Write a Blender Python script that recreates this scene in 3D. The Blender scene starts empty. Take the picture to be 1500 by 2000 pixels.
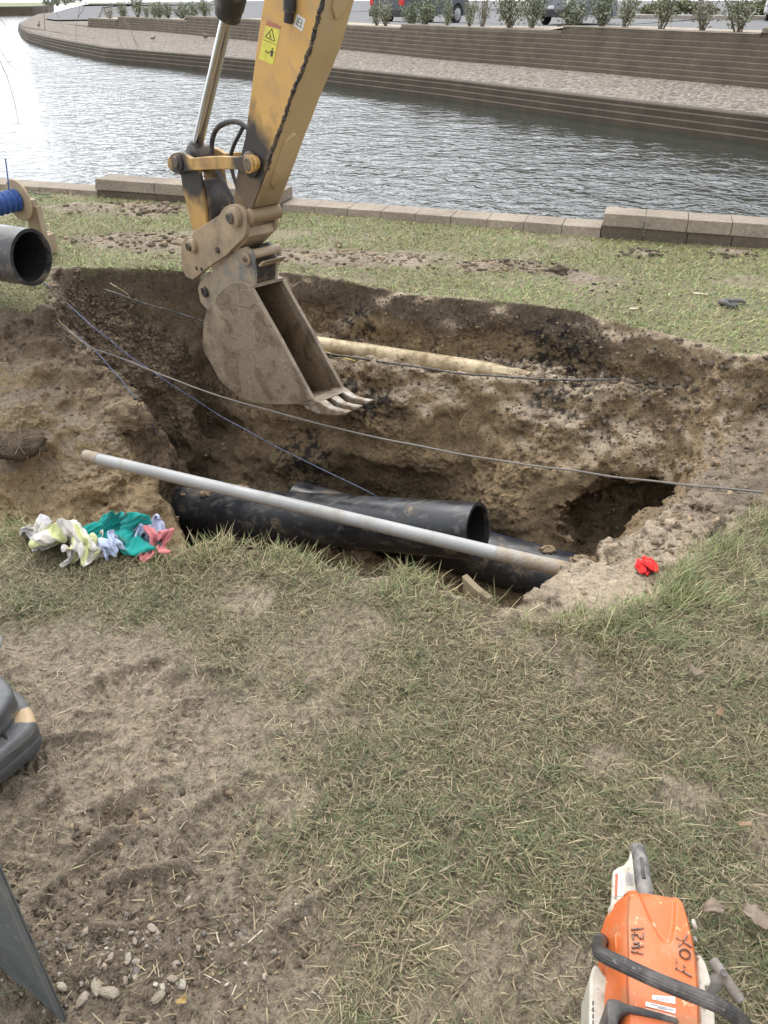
import bpy, math, random
import numpy as np
from mathutils import Vector

random.seed(7)
rng = np.random.default_rng(11)
scene = bpy.context.scene
COL = scene.collection
R = math.radians

# ------------------------------------------------------------------ camera
PITCH = R(33.9)
SP, CP = math.sin(PITCH), math.cos(PITCH)
CAMH, F = 1.5, 1500.0
EYE = np.array([0.0, 0.0, CAMH])
WATER_Z = -0.75


def ray(px, py):
    u, v = (px - 750) / F, (1000 - py) / F
    return np.array([u, CP + SP * v, -SP + CP * v])


def onz(px, py, z=0.0):
    """the place where the sight line of a photo pixel meets height z"""
    d = ray(px, py)
    return EYE + d * ((z - CAMH) / d[2])


def onY(px, py, Y):
    d = ray(px, py)
    return EYE + d * (Y / d[1])


def atd(px, py, t):
    return EYE + ray(px, py) * t


cam_d = bpy.data.cameras.new('camera')
cam = bpy.data.objects.new('camera', cam_d)
COL.objects.link(cam)
cam.location = EYE
cam.rotation_euler = (R(90) - PITCH, 0, 0)
cam_d.sensor_fit = 'VERTICAL'
cam_d.sensor_height = 24
cam_d.lens = 24 * F / 2000
cam_d.clip_start = 0.05
cam_d.clip_end = 600
scene.camera = cam


# ------------------------------------------------------------------ objects
def tag(o, label=None, cat=None, group=None, kind=None):
    if label: o['label'] = label
    if cat: o['category'] = cat
    if group: o['group'] = group
    if kind: o['kind'] = kind
    return o


def thing(name, label, cat, loc=(0, 0, 0), group=None, rz=0.0):
    o = bpy.data.objects.new(name, None)
    o.empty_display_size = 0.1
    o.location = loc
    o.rotation_euler = (0, 0, rz)
    COL.objects.link(o)
    return tag(o, label, cat, group)


def root_loc(o):
    p = Vector((0, 0, 0))
    while o is not None:
        p = p + Vector(o.location)
        o = o.parent
    return p


class MB:
    """collects shapes (world coordinates) and links them as one mesh object"""

    def __init__(self):
        self.v, self.f, self.n = [], [], 0

    def add(self, vs, fs):
        b = self.n
        self.v.extend([tuple(float(c) for c in p) for p in vs])
        self.f.extend([tuple(i + b for i in q) for q in fs])
        self.n += len(vs)
        return self

    def hexa(self, p):
        """eight corners: bottom ring of four, top ring of four"""
        return self.add(p, [(3, 2, 1, 0), (4, 5, 6, 7), (0, 1, 5, 4), (1, 2, 6, 5), (2, 3, 7, 6), (3, 0, 4, 7)])

    def box(self, c, size, rz=0.0):
        cx, cy, cz = c
        sx, sy, sz = (s / 2 for s in size)
        ca, sa = math.cos(rz), math.sin(rz)
        pts = []
        for z in (-sz, sz):
            for x, y in ((-sx, -sy), (sx, -sy), (sx, sy), (-sx, sy)):
                pts.append((cx + x * ca - y * sa, cy + x * sa + y * ca, cz + z))
        return self.hexa(pts)

    def prism(self, poly, vec):
        """a polygon of 3-D points pushed along vec"""
        n = len(poly)
        a = [np.array(p, float) for p in poly]
        b = [p + np.array(vec, float) for p in a]
        fs = [tuple(range(n))[::-1], tuple(range(n, 2 * n))]
        for i in range(n):
            j = (i + 1) % n
            fs.append((i, j, n + j, n + i))
        return self.add(a + b, fs)

    def tube(self, path, rad, seg=10, cap=True, hollow=None):
        P = [np.array(p, float) for p in path]
        n = len(P)
        rs = [rad(i / (n - 1)) if callable(rad) else rad for i in range(n)]
        up = None
        vs, fs = [], []
        for i in range(n):
            t = P[min(i + 1, n - 1)] - P[max(i - 1, 0)]
            t = t / (np.linalg.norm(t) + 1e-12)
            if up is None:
                up = np.array([0, 0, 1.0]) if abs(t[2]) < 0.9 else np.array([1.0, 0, 0])
            a = np.cross(t, up); a /= np.linalg.norm(a) + 1e-12
            b = np.cross(a, t)
            up = b
            for k in range(seg):
                w = 2 * math.pi * k / seg
                vs.append(P[i] + rs[i] * (math.cos(w) * a + math.sin(w) * b))
        for i in range(n - 1):
            for k in range(seg):
                k2 = (k + 1) % seg
                fs.append((i * seg + k, i * seg + k2, (i + 1) * seg + k2, (i + 1) * seg + k))
        if cap:
            fs.append(tuple(range(seg))[::-1])
            fs.append(tuple(range((n - 1) * seg, n * seg)))
        return self.add(vs, fs)

    def pipe(self, path, ro, ri, seg=40):
        """a hollow pipe, open at both ends"""
        P = [np.array(p, float) for p in path]
        n = len(P)
        vs, fs = [], []
        up = np.array([0, 0, 1.0])
        for r in (ro, ri):
            for i in range(n):
                t = P[min(i + 1, n - 1)] - P[max(i - 1, 0)]
                t /= np.linalg.norm(t)
                a = np.cross(t, up); a /= np.linalg.norm(a)
                b = np.cross(a, t)
                for k in range(seg):
                    w = 2 * math.pi * k / seg
                    vs.append(P[i] + r * (math.cos(w) * a + math.sin(w) * b))
        o = n * seg
        for i in range(n - 1):
            for k in range(seg):
                k2 = (k + 1) % seg
                fs.append((i * seg + k, i * seg + k2, (i + 1) * seg + k2, (i + 1) * seg + k))
                fs.append((o + i * seg + k2, o + i * seg + k, o + (i + 1) * seg + k, o + (i + 1) * seg + k2))
        for k in range(seg):
            k2 = (k + 1) % seg
            fs.append((k2, k, o + k, o + k2))
            e = (n - 1) * seg
            fs.append((e + k, e + k2, o + e + k2, o + e + k))
        return self.add(vs, fs)

    def lathe(self, c, axis, prof, seg=24):
        """prof: (distance along axis, radius) pairs, closed with discs"""
        axis = np.array(axis, float); axis /= np.linalg.norm(axis)
        path = [np.array(c, float) + axis * s for s, r in prof]
        ref = np.array([0, 0, 1.0]) if abs(axis[2]) < 0.9 else np.array([1.0, 0, 0])
        a = np.cross(axis, ref); a /= np.linalg.norm(a)
        b = np.cross(a, axis)
        vs, fs = [], []
        for p, (s, r) in zip(path, prof):
            for k in range(seg):
                w = 2 * math.pi * k / seg
                vs.append(p + r * (math.cos(w) * a + math.sin(w) * b))
        n = len(prof)
        for i in range(n - 1):
            for k in range(seg):
                k2 = (k + 1) % seg
                fs.append((i * seg + k, i * seg + k2, (i + 1) * seg + k2, (i + 1) * seg + k))
        fs.append(tuple(range(seg))[::-1])
        fs.append(tuple(range((n - 1) * seg, n * seg)))
        return self.add(vs, fs)

    def build(self, name, mat, parent=None, smooth=False, bevel=0.0, local=False, sub=0, angle=40):
        me = bpy.data.meshes.new(name)
        vs = self.v
        if parent is not None and not local:
            o0 = root_loc(parent)
            vs = [(x - o0.x, y - o0.y, z - o0.z) for x, y, z in vs]
        me.from_pydata(vs, [], self.f)
        me.validate()
        import bmesh
        bm = bmesh.new(); bm.from_mesh(me)
        bmesh.ops.recalc_face_normals(bm, faces=bm.faces)
        bm.to_mesh(me); bm.free()
        if isinstance(mat, (list, tuple)):
            for m in mat: me.materials.append(m)
        elif mat: me.materials.append(mat)
        o = bpy.data.objects.new(name, me)
        COL.objects.link(o)
        if parent is not None: o.parent = parent
        if smooth:
            me.shade_smooth()
            try: me.set_sharp_from_angle(angle=R(angle))
            except Exception: pass
        if bevel > 0:
            m = o.modifiers.new('bevel', 'BEVEL')
            m.width = bevel; m.segments = 2; m.limit_method = 'ANGLE'; m.angle_limit = R(35)
            me.shade_smooth()
            try: me.set_sharp_from_angle(angle=R(angle))
            except Exception: pass
        if sub:
            m = o.modifiers.new('sub', 'SUBSURF'); m.levels = sub; m.render_levels = sub
        return o


def fast_mesh(name, verts, quads=None, tris=None, mat=None, col=None, smooth=True, parent=None):
    """a mesh from numpy arrays"""
    me = bpy.data.meshes.new(name)
    nq = 0 if quads is None else len(quads)
    nt = 0 if tris is None else len(tris)
    me.vertices.add(len(verts))
    me.vertices.foreach_set('co', np.ascontiguousarray(verts, np.float32).ravel())
    loops = []
    if nq: loops.append(np.asarray(quads, np.int32).ravel())
    if nt: loops.append(np.asarray(tris, np.int32).ravel())
    loops = np.concatenate(loops)
    me.loops.add(len(loops))
    me.loops.foreach_set('vertex_index', loops)
    me.polygons.add(nq + nt)
    start = np.concatenate([np.arange(nq) * 4, nq * 4 + np.arange(nt) * 3]).astype(np.int32)
    me.polygons.foreach_set('loop_start', start)
    me.update(calc_edges=True)
    me.validate()
    if col is not None:
        a = me.color_attributes.new('Col', 'FLOAT_COLOR', 'POINT')
        c = np.ones((len(verts), 4), np.float32)
        c[:, :3] = col
        a.data.foreach_set('color', c.ravel())
    if mat: me.materials.append(mat)
    if smooth: me.shade_smooth()
    o = bpy.data.objects.new(name, me)
    COL.objects.link(o)
    if parent is not None: o.parent = parent
    return o


def vnormals(verts, quads):
    a, b, c, d = (verts[quads[:, i]] for i in range(4))
    n = np.cross(c - a, d - b)
    out = np.zeros_like(verts)
    for i in range(4):
        for k in range(3):
            out[:, k] += np.bincount(quads[:, i], n[:, k], len(verts))
    return out / (np.linalg.norm(out, axis=1, keepdims=True) + 1e-12)


# ------------------------------------------------------------------ noise
def _hash(ix, iy, iz, seed):
    h = (ix.astype(np.int64) * 374761393 + iy.astype(np.int64) * 668265263 + iz.astype(np.int64) * 2147483647 + seed * 1274126177) & 0xFFFFFFFF
    h = ((h ^ (h >> 13)) * 1274126177) & 0xFFFFFFFF
    h = ((h ^ (h >> 16)) * 2246822519) & 0xFFFFFFFF
    return ((h ^ (h >> 15)) & 0xFFFFFF) / float(0xFFFFFF)


def vnoise(x, y, z, seed=0):
    """value noise in -1..1 at scattered points"""
    x, y, z = np.broadcast_arrays(np.asarray(x, float), np.asarray(y, float), np.asarray(z, float))
    ix, iy, iz = np.floor(x), np.floor(y), np.floor(z)
    fx, fy, fz = x - ix, y - iy, z - iz
    fx, fy, fz = (t * t * (3 - 2 * t) for t in (fx, fy, fz))
    out = 0
    for a in (0, 1):
        for b in (0, 1):
            for c in (0, 1):
                w = (fx if a else 1 - fx) * (fy if b else 1 - fy) * (fz if c else 1 - fz)
                out = out + w * _hash(ix + a, iy + b, iz + c, seed)
    return out * 2 - 1


def fbm(x, y, z=0.0, scale=1.0, octv=4, gain=0.5, seed=0):
    out, amp, tot = 0, 1.0, 0
    for o in range(octv):
        s = scale * 2.03 ** o
        out = out + amp * vnoise(np.asarray(x) * s + 17.3 * o, np.asarray(y) * s + 5.1 * o, np.asarray(z) * s, seed + o)
        tot += amp
        amp *= gain
    return out / tot


def sstep(a, b, x):
    t = np.clip((x - a) / (b - a), 0, 1)
    return t * t * (3 - 2 * t)


def poly_sd(poly, x, y):
    """signed distance to a 2-D polygon, positive inside"""
    poly = np.asarray(poly, float)
    d2 = np.full(np.shape(x), 1e9)
    inside = np.zeros(np.shape(x), bool)
    n = len(poly)
    for i in range(n):
        ax, ay = poly[i]; bx, by = poly[(i + 1) % n]
        ex, ey = bx - ax, by - ay
        wx, wy = x - ax, y - ay
        t = np.clip((wx * ex + wy * ey) / (ex * ex + ey * ey + 1e-12), 0, 1)
        d2 = np.minimum(d2, (wx - ex * t) ** 2 + (wy - ey * t) ** 2)
        cond = (ay > y) != (by > y)
        xx = (bx - ax) * (y - ay) / (by - ay + 1e-12) + ax
        inside ^= cond & (x < xx)
    d = np.sqrt(d2)
    return np.where(inside, d, -d)


def shepard(pts, x, y, p=3.0):
    pts = np.asarray(pts, float)
    num = 0; den = 0
    for X, Y, Z in pts:
        w = 1.0 / ((x - X) ** 2 + (y - Y) ** 2 + 0.004) ** (p / 2)
        num = num + w * Z; den = den + w
    return num / den


# ------------------------------------------------------------------ materials
def newmat(name):
    m = bpy.data.materials.new(name)
    m.use_nodes = True
    nt = m.node_tree
    return m, nt, nt.nodes['Principled BSDF']


def N(nt, typ, **kw):
    n = nt.nodes.new(typ)
    for k, v in kw.items():
        if k.startswith('i_'):
            key = k[2:]
            n.inputs[int(key) if key.isdigit() else key.replace('_', ' ')].default_value = v
        else:
            setattr(n, k, v)
    return n


def noise_node(nt, scale, detail=4, rough=0.55, coord=None, dist=0.0):
    n = N(nt, 'ShaderNodeTexNoise')
    n.inputs['Scale'].default_value = scale
    n.inputs['Detail'].default_value = detail
    n.inputs['Roughness'].default_value = rough
    n.inputs['Distortion'].default_value = dist
    if coord is not None: nt.links.new(coord, n.inputs['Vector'])
    return n


def ramp(nt, src, stops):
    r = N(nt, 'ShaderNodeValToRGB')
    els = r.color_ramp.elements
    while len(els) < len(stops): els.new(0.5)
    for e, (p, c) in zip(els, stops):
        e.position = p
        e.color = (*c, 1) if not isinstance(c, (int, float)) else (c, c, c, 1)
    nt.links.new(src, r.inputs['Fac'])
    return r.outputs['Color']


def mix(nt, fac, a, b, mode='MIX'):
    m = N(nt, 'ShaderNodeMix', data_type='RGBA', blend_type=mode)
    L = nt.links.new
    if isinstance(fac, (int, float)): m.inputs[0].default_value = fac
    else: L(fac, m.inputs[0])
    for idx, s in ((6, a), (7, b)):
        if isinstance(s, tuple): m.inputs[idx].default_value = (*s[:3], 1)
        else: L(s, m.inputs[idx])
    return m.outputs[2]


def bump(nt, bsdf, height, strength=0.5, dist=0.01, prev=None):
    b = N(nt, 'ShaderNodeBump')
    b.inputs['Strength'].default_value = strength
    b.inputs['Distance'].default_value = dist
    nt.links.new(height, b.inputs['Height'])
    if prev is not None: nt.links.new(prev, b.inputs['Normal'])
    nt.links.new(b.outputs['Normal'], bsdf.inputs['Normal'])
    return b.outputs['Normal']


def worn(name, base, rough=0.5, dirt=(0.2, 0.15, 0.09), amount=0.35, scale=14, metal=0.0, spots=None, bumpy=0.15, var=0.12, bdist=0.004):
    """a used surface: tone variation, patches of dirt, dark scuffs, fine bump"""
    m, nt, b = newmat(name)
    L = nt.links.new
    tc = N(nt, 'ShaderNodeTexCoord').outputs['Object']
    n1 = noise_node(nt, scale, 6, 0.6, tc)
    n2 = noise_node(nt, scale * 0.35, 3, 0.5, tc)
    n3 = noise_node(nt, scale * 5, 3, 0.6, tc)
    hi = tuple(min(1, c * (1 + var)) for c in base); lo = tuple(c * (1 - var) for c in base)
    c = ramp(nt, n2.outputs['Fac'], [(0.3, lo), (0.7, hi)])
    if amount > 0:
        f = ramp(nt, n1.outputs['Fac'], [(0.62 - 0.35 * amount, 0.0), (0.80 - 0.25 * amount, 1.0)])
        c = mix(nt, f, c, dirt)
    if spots:
        f = ramp(nt, n3.outputs['Fac'], [(0.62, 0.0), (0.70, 1.0)])
        c = mix(nt, f, c, spots)
    L(c, b.inputs['Base Color'])
    b.inputs['Metallic'].default_value = metal
    r = ramp(nt, n1.outputs['Fac'], [(0.3, max(0.05, rough - 0.12)), (0.7, min(1, rough + 0.15))])
    L(r, b.inputs['Roughness'])
    if bumpy > 0: bump(nt, b, n3.outputs['Fac'], bumpy, bdist)
    return m


def plain(name, base, rough=0.6, metal=0.0):
    return worn(name, base, rough, amount=0.0, metal=metal, bumpy=0.05, var=0.08)
# ------------------------------------------------------------------ rags: dropped as cloth before anything else exists
def drop_cloths(specs, frames=52):
    objs = []
    gp = MB().add([(-3, -3, 0), (3, -3, 0), (3, 3, 0), (-3, 3, 0)], [(0, 1, 2, 3)]).build('drop_floor', None)
    gp.modifiers.new('hit', 'COLLISION')
    gp.collision.thickness_outer = .004; gp.collision.cloth_friction = 20
    for k, (w, h, n, tilt, twist, seed) in enumerate(specs):
        r = np.random.default_rng(seed)
        m = max(8, int(n * h / w))
        u, v = np.meshgrid(np.linspace(-.5, .5, n), np.linspace(0, 1, m), indexing='ij')
        ph = r.uniform(0, 6)
        y = .035 * np.sin(v * 9 + ph + u * 3) + .03 * np.sin(u * 11 + ph * 2) + .02 * r.normal(size=1)
        z = .012 + v * h * .9
        x = u * w * .78 + .02 * np.sin(v * 7 + ph)
        ca, sa = math.cos(tilt), math.sin(tilt)
        y, z = y * ca - z * sa, y * sa + z * ca + .02
        z = z - z.min() + .012
        ca, sa = math.cos(twist), math.sin(twist)
        x, y = x * ca - y * sa, x * sa + y * ca
        V = np.stack([x + (k % 3) * 1.0 - 1, y + (k // 3) * 1.0 - .5, z], 2).reshape(-1, 3)
        i, j = np.meshgrid(np.arange(n - 1), np.arange(m - 1), indexing='ij')
        a = (i * m + j).ravel()
        Q = np.stack([a, a + m, a + m + 1, a + 1], 1)
        o = fast_mesh('drop', V, Q)
        md = o.modifiers.new('cloth', 'CLOTH'); s = md.settings
        s.quality = 6; s.mass = .25; s.tension_stiffness = 25; s.compression_stiffness = 25; s.shear_stiffness = 8; s.bending_stiffness = .35; s.air_damping = 1.5
        cs = md.collision_settings
        cs.use_collision = True; cs.distance_min = .004; cs.use_self_collision = True; cs.self_distance_min = .005; cs.collision_quality = 3; cs.self_friction = 12
        md.point_cache.frame_start = 1; md.point_cache.frame_end = frames + 1
        objs.append((o, Q, u, v))
    scene.frame_start = 1; scene.frame_end = frames + 1
    for f in range(1, frames + 1): scene.frame_set(f)
    dg = bpy.context.evaluated_depsgraph_get()
    out = []
    for o, Q, u, v in objs:
        me = o.evaluated_get(dg).to_mesh()
        A = np.empty(len(me.vertices) * 3); me.vertices.foreach_get('co', A); A = A.reshape(-1, 3)
        A = A - np.array([*A[:, :2].mean(0), 0])
        out.append((A, Q, u.ravel(), v.ravel()))
    for o, *_ in objs: bpy.data.objects.remove(o)
    bpy.data.objects.remove(gp)
    scene.frame_set(1)
    return out


DROPPED = drop_cloths([(.42, .34, 44, .35, 0.2, 1), (.26, .22, 30, .3, 1.2, 2), (.42, .30, 44, -.3, -.2, 3), (.22, .18, 26, .4, 1.3, 4), (.26, .18, 28, .3, .2, 5), (.26, .17, 28, -.4, -.1, 6), (.15, .11, 20, .4, .1, 7)])
# ------------------------------------------------------------------ ground: lawn, trench, banks
def xy(px, py, z=0.0):
    p = onz(px, py, z)
    return (p[0], p[1])


FAR_EDGE = [(-500, 640), (-300, 625), (-60, 606), (20, 608), (62, 612), (90, 604), (98, 588), (105, 560), (150, 530), (250, 526), (350, 532), (470, 534), (560, 531),
            (640, 541), (700, 553), (800, 571), (900, 579), (1050, 593), (1130, 607), (1220, 632), (1300, 650), (1370, 668), (1425, 690), (1470, 693), (1520, 690), (1700, 700), (1900, 720)]
NEAR_EDGE = [(1900, 900), (1700, 930), (1560, 968), (1500, 992), (1430, 1030), (1380, 1065), (1335, 1105), (1312, 1140), (1275, 1180), (1200, 1200), (1100, 1212), (1010, 1205),
             (960, 1185), (900, 1166), (850, 1142), (790, 1120), (740, 1128), (700, 1122), (640, 1100), (560, 1080), (500, 1066), (440, 1060), (380, 1070), (335, 1078), (250, 1052), (150, 1040), (60, 1036), (0, 1026), (-100, 1022), (-500, 1010)]
P1 = [xy(*p) for p in FAR_EDGE + NEAR_EDGE]
P2_px = [(100, 602, -.06), (125, 564, -.02), (200, 550, -.06), (300, 556, -.12), (400, 575, -.18), (470, 640, -.34), (540, 690, -.38), (620, 700, -.38), (800, 728, -.38), (1000, 752, -.36), (1200, 768, -.33), (1350, 780, -.3),
         (1415, 830, -.33), (1410, 900, -.36), (1385, 955, -.28), (1330, 1000, -.18), (1290, 1036, -.16), (1210, 1080, -.15), (1160, 1114, -.13), (1080, 1152, -.10), (1015, 1190, -.04),
         (960, 1180, 0), (900, 1160, 0), (850, 1136, 0), (790, 1114, 0), (700, 1116, 0), (640, 1094, 0), (560, 1074, 0), (500, 1060, 0), (440, 1054, 0), (380, 1064, 0), (350, 1080, -.2),
         (330, 1050, -.9), (316, 990, -.78), (300, 940, -.68), (262, 890, -.6), (228, 850, -.5), (206, 800, -.42), (262, 760, -.44), (225, 720, -.32), (160, 660, -.17)]
P2 = [xy(*p) for p in P2_px]


def w3(lst):
    return [tuple(onz(*p)) for p in lst]


ZB = w3([(600, 660, -.36), (700, 620, -.30), (800, 650, -.34), (900, 640, -.30), (950, 700, -.36), (1100, 650, -.28), (650, 690, -.38), (900, 720, -.37), (1100, 740, -.34), (1250, 740, -.29), (1250, 690, -.22), (1400, 720, -.2), (1500, 720, -.17), (1600, 740, -.15), (1800, 760, -.15),
         (1450, 780, -.28), (1480, 860, -.33), (1500, 930, -.22), (1400, 930, -.3), (1600, 900, -.25),
         (1300, 1110, -.07), (1200, 1150, -.06), (1100, 1175, -.05), (1050, 1188, -.04), (1350, 1050, -.10), (1400, 1000, -.14), (1230, 1090, -.13),
         (60, 640, -.08), (-60, 650, -.1), (40, 700, -.2), (120, 700, -.22), (40, 780, -.34), (120, 822, -.45), (200, 832, -.5), (40, 850, -.48), (60, 950, -.68), (180, 930, -.66), (250, 980, -.78), (150, 1030, -.86), (40, 1040, -.86), (290, 1050, -.9), (310, 1000, -.8),
         (-150, 800, -.4), (-150, 1000, -.8), (-400, 800, -.4), (-400, 1000, -.8)])
ZF = w3([(430, 890, -1.32), (350, 800, -.85), (300, 720, -.6), (230, 650, -.4), (150, 600, -.2), (120, 568, -.08), (250, 570, -.16), (380, 610, -.32), (330, 650, -.42), (430, 750, -.8), (300, 860, -.95), (350, 940, -1.38), (400, 960, -1.40), (520, 760, -.75), (520, 850, -1.2), (1060, 830, -.66), (1130, 850, -.66), (1200, 850, -.60), (1300, 870, -.55), (1250, 930, -.82), (1380, 850, -.42), (1340, 920, -.62), (1120, 920, -.95), (1220, 1000, -1.1)]) + \
    [(-.9, 3.2, -1.36), (-.9, 2.6, -1.36), (-.3, 3.0, -1.38), (.3, 3.0, -1.38), (.9, 2.7, -1.36), (-.4, 4.0, -1.32), (.2, 4.1, -1.34), (.9, 3.6, -1.3), (1.2, 3.3, -1.25), (0, 2.3, -1.38), (.7, 2.2, -1.36), (1.3, 2.9, -1.2), (-1.28, 4.10, -1.5), (-1.12, 4.22, -1.5), (-1.36, 3.95, -1.5), (-.9, 4.2, -1.45)]

# lines of the lake wall: lawn ends here
WALL_A = onz(190, 386)[:2]
WALL_B = onz(1500, 488)[:2]
WALL_D = (WALL_B - WALL_A) / np.linalg.norm(WALL_B - WALL_A)
WALL_N = np.array([-WALL_D[1], WALL_D[0]])            # points to the lake
if WALL_N[1] < 0: WALL_N = -WALL_N


def lake_side(x, y):
    return (x - WALL_A[0]) * WALL_N[0] + (y - WALL_A[1]) * WALL_N[1]


BARE = [xy(*p) for p in [(-500, 1240), (0, 1240), (150, 1225), (300, 1235), (440, 1290), (540, 1400), (505, 1520), (560, 1640), (700, 1720), (760, 1850), (660, 2050), (300, 2300), (-500, 2300)]]
HUMPS = [(xy(66, 548), .24, .05), (xy(290, 412), .35, .03), (xy(180, 410), .3, .03), (xy(350, 480), .4, .03), (xy(230, 470), .25, .03), (xy(980, 520), .22, .035), (xy(1090, 530), .07, .04), (xy(620, 500), .3, .02), (xy(760, 505), .3, .02), (xy(1260, 493), .12, .03), (xy(1420, 492), .1, .03), (xy(1150, 545), .1, .015)]


def bare_mask(x, y):
    """1 where the turf is worn to mud"""
    d = poly_sd(BARE, x, y) + 0.16 * fbm(x, y, 0, 3.2, 4, .55, 3)
    m = sstep(-0.10, 0.12, d)
    far = 0.55 * sstep(.12, .40, fbm(x, y, 0, 1.7, 4, .6, 27)) * sstep(4.2, 5.0, y)
    for (hx, hy), r, h in HUMPS:
        q = np.sqrt(((x - hx) / 1.6) ** 2 + ((y - hy) * 1.3) ** 2)
        far = np.maximum(far, sstep(r * 1.15, r * 0.45, q + 0.14 * fbm(x, y, 0, 6, 3, .5, 9)))
    for sx_, sy_, sr in [(940, 1860, .13), (1345, 1560, .09), (650, 1290, .09), (1490, 1650, .10), (840, 1960, .09), (1110, 1930, .10), (470, 1180, .10), (1180, 1480, .07), (560, 1560, .08)]:
        q_ = xy(sx_, sy_); r_ = np.sqrt(((x - q_[0]) / 1.3) ** 2 + ((y - q_[1]) * 1.1) ** 2) + .09 * fbm(x, y, 0, 8, 3, .6, 23)
        m = np.maximum(m, .85 * sstep(sr * 1.1, sr * .45, r_))
    spot = sstep(0.16, 0.42, fbm(x, y, 0, 2.6, 4, .6, 21)) * sstep(2.3, 1.6, y) * 0.7
    return np.clip(np.maximum(np.maximum(m, far), spot), 0, 1)


def ground_h(x, y):
    """the undisturbed surface with its small relief"""
    h = 0.018 * fbm(x, y, 0, 1.1, 3, .5, 31)
    b = bare_mask(x, y)
    rough = 0.35 + 0.65 * b
    h = h + rough * (0.014 * fbm(x, y, 0, 7, 3, .55, 41) + 0.013 * fbm(x, y, 0, 24, 3, .6, 43))
    h = h + b * (0.014 * np.maximum(0, fbm(x, y, 0, 30, 3, .6, 47)) - 0.016 * np.maximum(0, np.abs(fbm(x, y, 0, 13, 2, .6, 49)) - .25))
    for (hx, hy), r, hh in HUMPS:
        q = ((x - hx) / 1.6) ** 2 + ((y - hy) * 1.3) ** 2
        h = h + hh * np.exp(-q / (r * r * .5)) * (0.6 + 0.8 * fbm(x, y, 0, 12, 3, .6, 51))
    # hoof-like hole and ruts in the mud
    hx, hy = xy(230, 1585)
    q = ((x - hx) / .05) ** 2 + ((y - hy) / .035) ** 2
    h = h - 0.045 * np.exp(-q ** 1.5)
    ax, ay = xy(205, 1650)
    h = h + 0.02 * np.exp(-(((x - hx + .01) / .07) ** 2 + ((y - hy + .05) / .012) ** 2))
    # boot prints pressed into the soft mud
    for fx, fy, fa in [(120, 1470, .4), (350, 1430, 1.3), (430, 1590, .9), (300, 1745, .2), (150, 1735, 1.1), (520, 1690, 1.5), (250, 1330, .7), (60, 1640, 1.4), (400, 1330, .3), (630, 1800, .8)]:
        px_, py_ = xy(fx, fy); ca_, sa_ = math.cos(fa), math.sin(fa)
        a_ = (x - px_) * ca_ + (y - py_) * sa_; b_ = -(x - px_) * sa_ + (y - py_) * ca_
        q_ = np.sqrt((a_ / .125) ** 2 + (b_ / (.046 - .10 * a_ * (np.abs(a_) < .13))) ** 2)
        h = h - .016 * sstep(1.05, .80, q_) * (1 - .35 * (np.abs(np.sin(a_ * 150)) > .6)) + .009 * np.exp(-((q_ - 1.2) / .17) ** 2)
    # trodden hump beside the near rim, ground rises a little at the pipe
    hx, hy = xy(40, 560)
    h = h + 0.05 * np.exp(-(((x - hx) / .5) ** 2 + ((y - hy) / .35) ** 2))
    return h


def carved(x, y):
    """height after digging"""
    wob = 0.028 * fbm(x, y, 0, 5.5, 3, .6, 61)
    d1 = poly_sd(P1, x, y) + wob
    d2 = poly_sd(P2, x, y) + 0.035 * fbm(x, y, 0, 4.5, 4, .6, 71)
    base = ground_h(x, y)
    zb = shepard(ZB, x, y, 3.0)
    zf = shepard(ZF, x, y, 3.0)
    s1 = np.where(d1 > 0, np.maximum(zb, base - 4.2 * d1), base)
    sl = 4.2 - 2.7 * sstep(.35, .8, x) * sstep(2.75, 3.05, y)      # the right end was pulled down to a crumbly slope
    s2 = np.where(d2 > 0, np.maximum(zf, zb + 0.03 - sl * d2), 10)
    return np.minimum(s1, s2), d1, d2


GX0, GX1, GY0, GY1 = -3.0, 2.7, 1.55, 5.25
VOX = 0.0145
gx = np.arange(GX0, GX1 + 1e-6, VOX); gy = np.arange(GY0, GY1 + 1e-6, VOX); gz = np.arange(-1.55, 0.20, VOX)
S2, D1, D2 = carved(*np.meshgrid(gx, gy, indexing='ij'))


CALMS = [(onz(1390, 722, -.2), .34, .13), (onz(1180, 1150, -.06), .20, .10), (onz(800, 672, -.35), .45, .10)]


def CALM(x, y):
    """trodden flat places on the ledges"""
    m = 0
    for c, a, b in CALMS:
        m = np.maximum(m, np.exp(-(((x - c[0]) / a) ** 2 + ((y - c[1]) / b) ** 2) ** 2))
    return m


def latt(n, L, seed, shape_m):
    """weights that carry a coarse random lattice up to the voxel grid"""
    t = np.arange(n) * VOX / L + seed
    i = np.floor(t).astype(int); f = t - i; f = f * f * (3 - 2 * f)
    W = np.zeros((n, i[-1] + 2 - i[0]), np.float32)
    W[np.arange(n), i - i[0]] = 1 - f
    W[np.arange(n), i - i[0] + 1] = f
    return W


def vol_noise(L, seed, Lz=None):
    r = np.random.default_rng(seed)
    o = r.random(3)
    A, B, C = latt(len(gx), L, o[0], 0), latt(len(gy), L, o[1], 0), latt(len(gz), Lz or L, o[2], 0)
    q = (r.random((A.shape[1], B.shape[1], C.shape[1])).astype(np.float32) * 2 - 1)
    q = np.tensordot(A, q, (1, 0))
    q = np.einsum('bj,ajk->abk', B, q, optimize=True)
    return np.einsum('ck,abk->abc', C, q, optimize=True).astype(np.float32)


SCR = [(290, 1010, -.85, .17), (500, 880, -1.05, .26), (90, 715, -.24, .30), (250, 990, -.8, .10)]


def SCRAPE(v):
    """faces cut clean by the bucket"""
    m = 0
    for px, py, z, r in SCR:
        c = onz(px, py, z)
        m = np.maximum(m, np.exp(-(((v - c) ** 2).sum(1) / (r * r)) ** 1.5))
    return m


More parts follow.
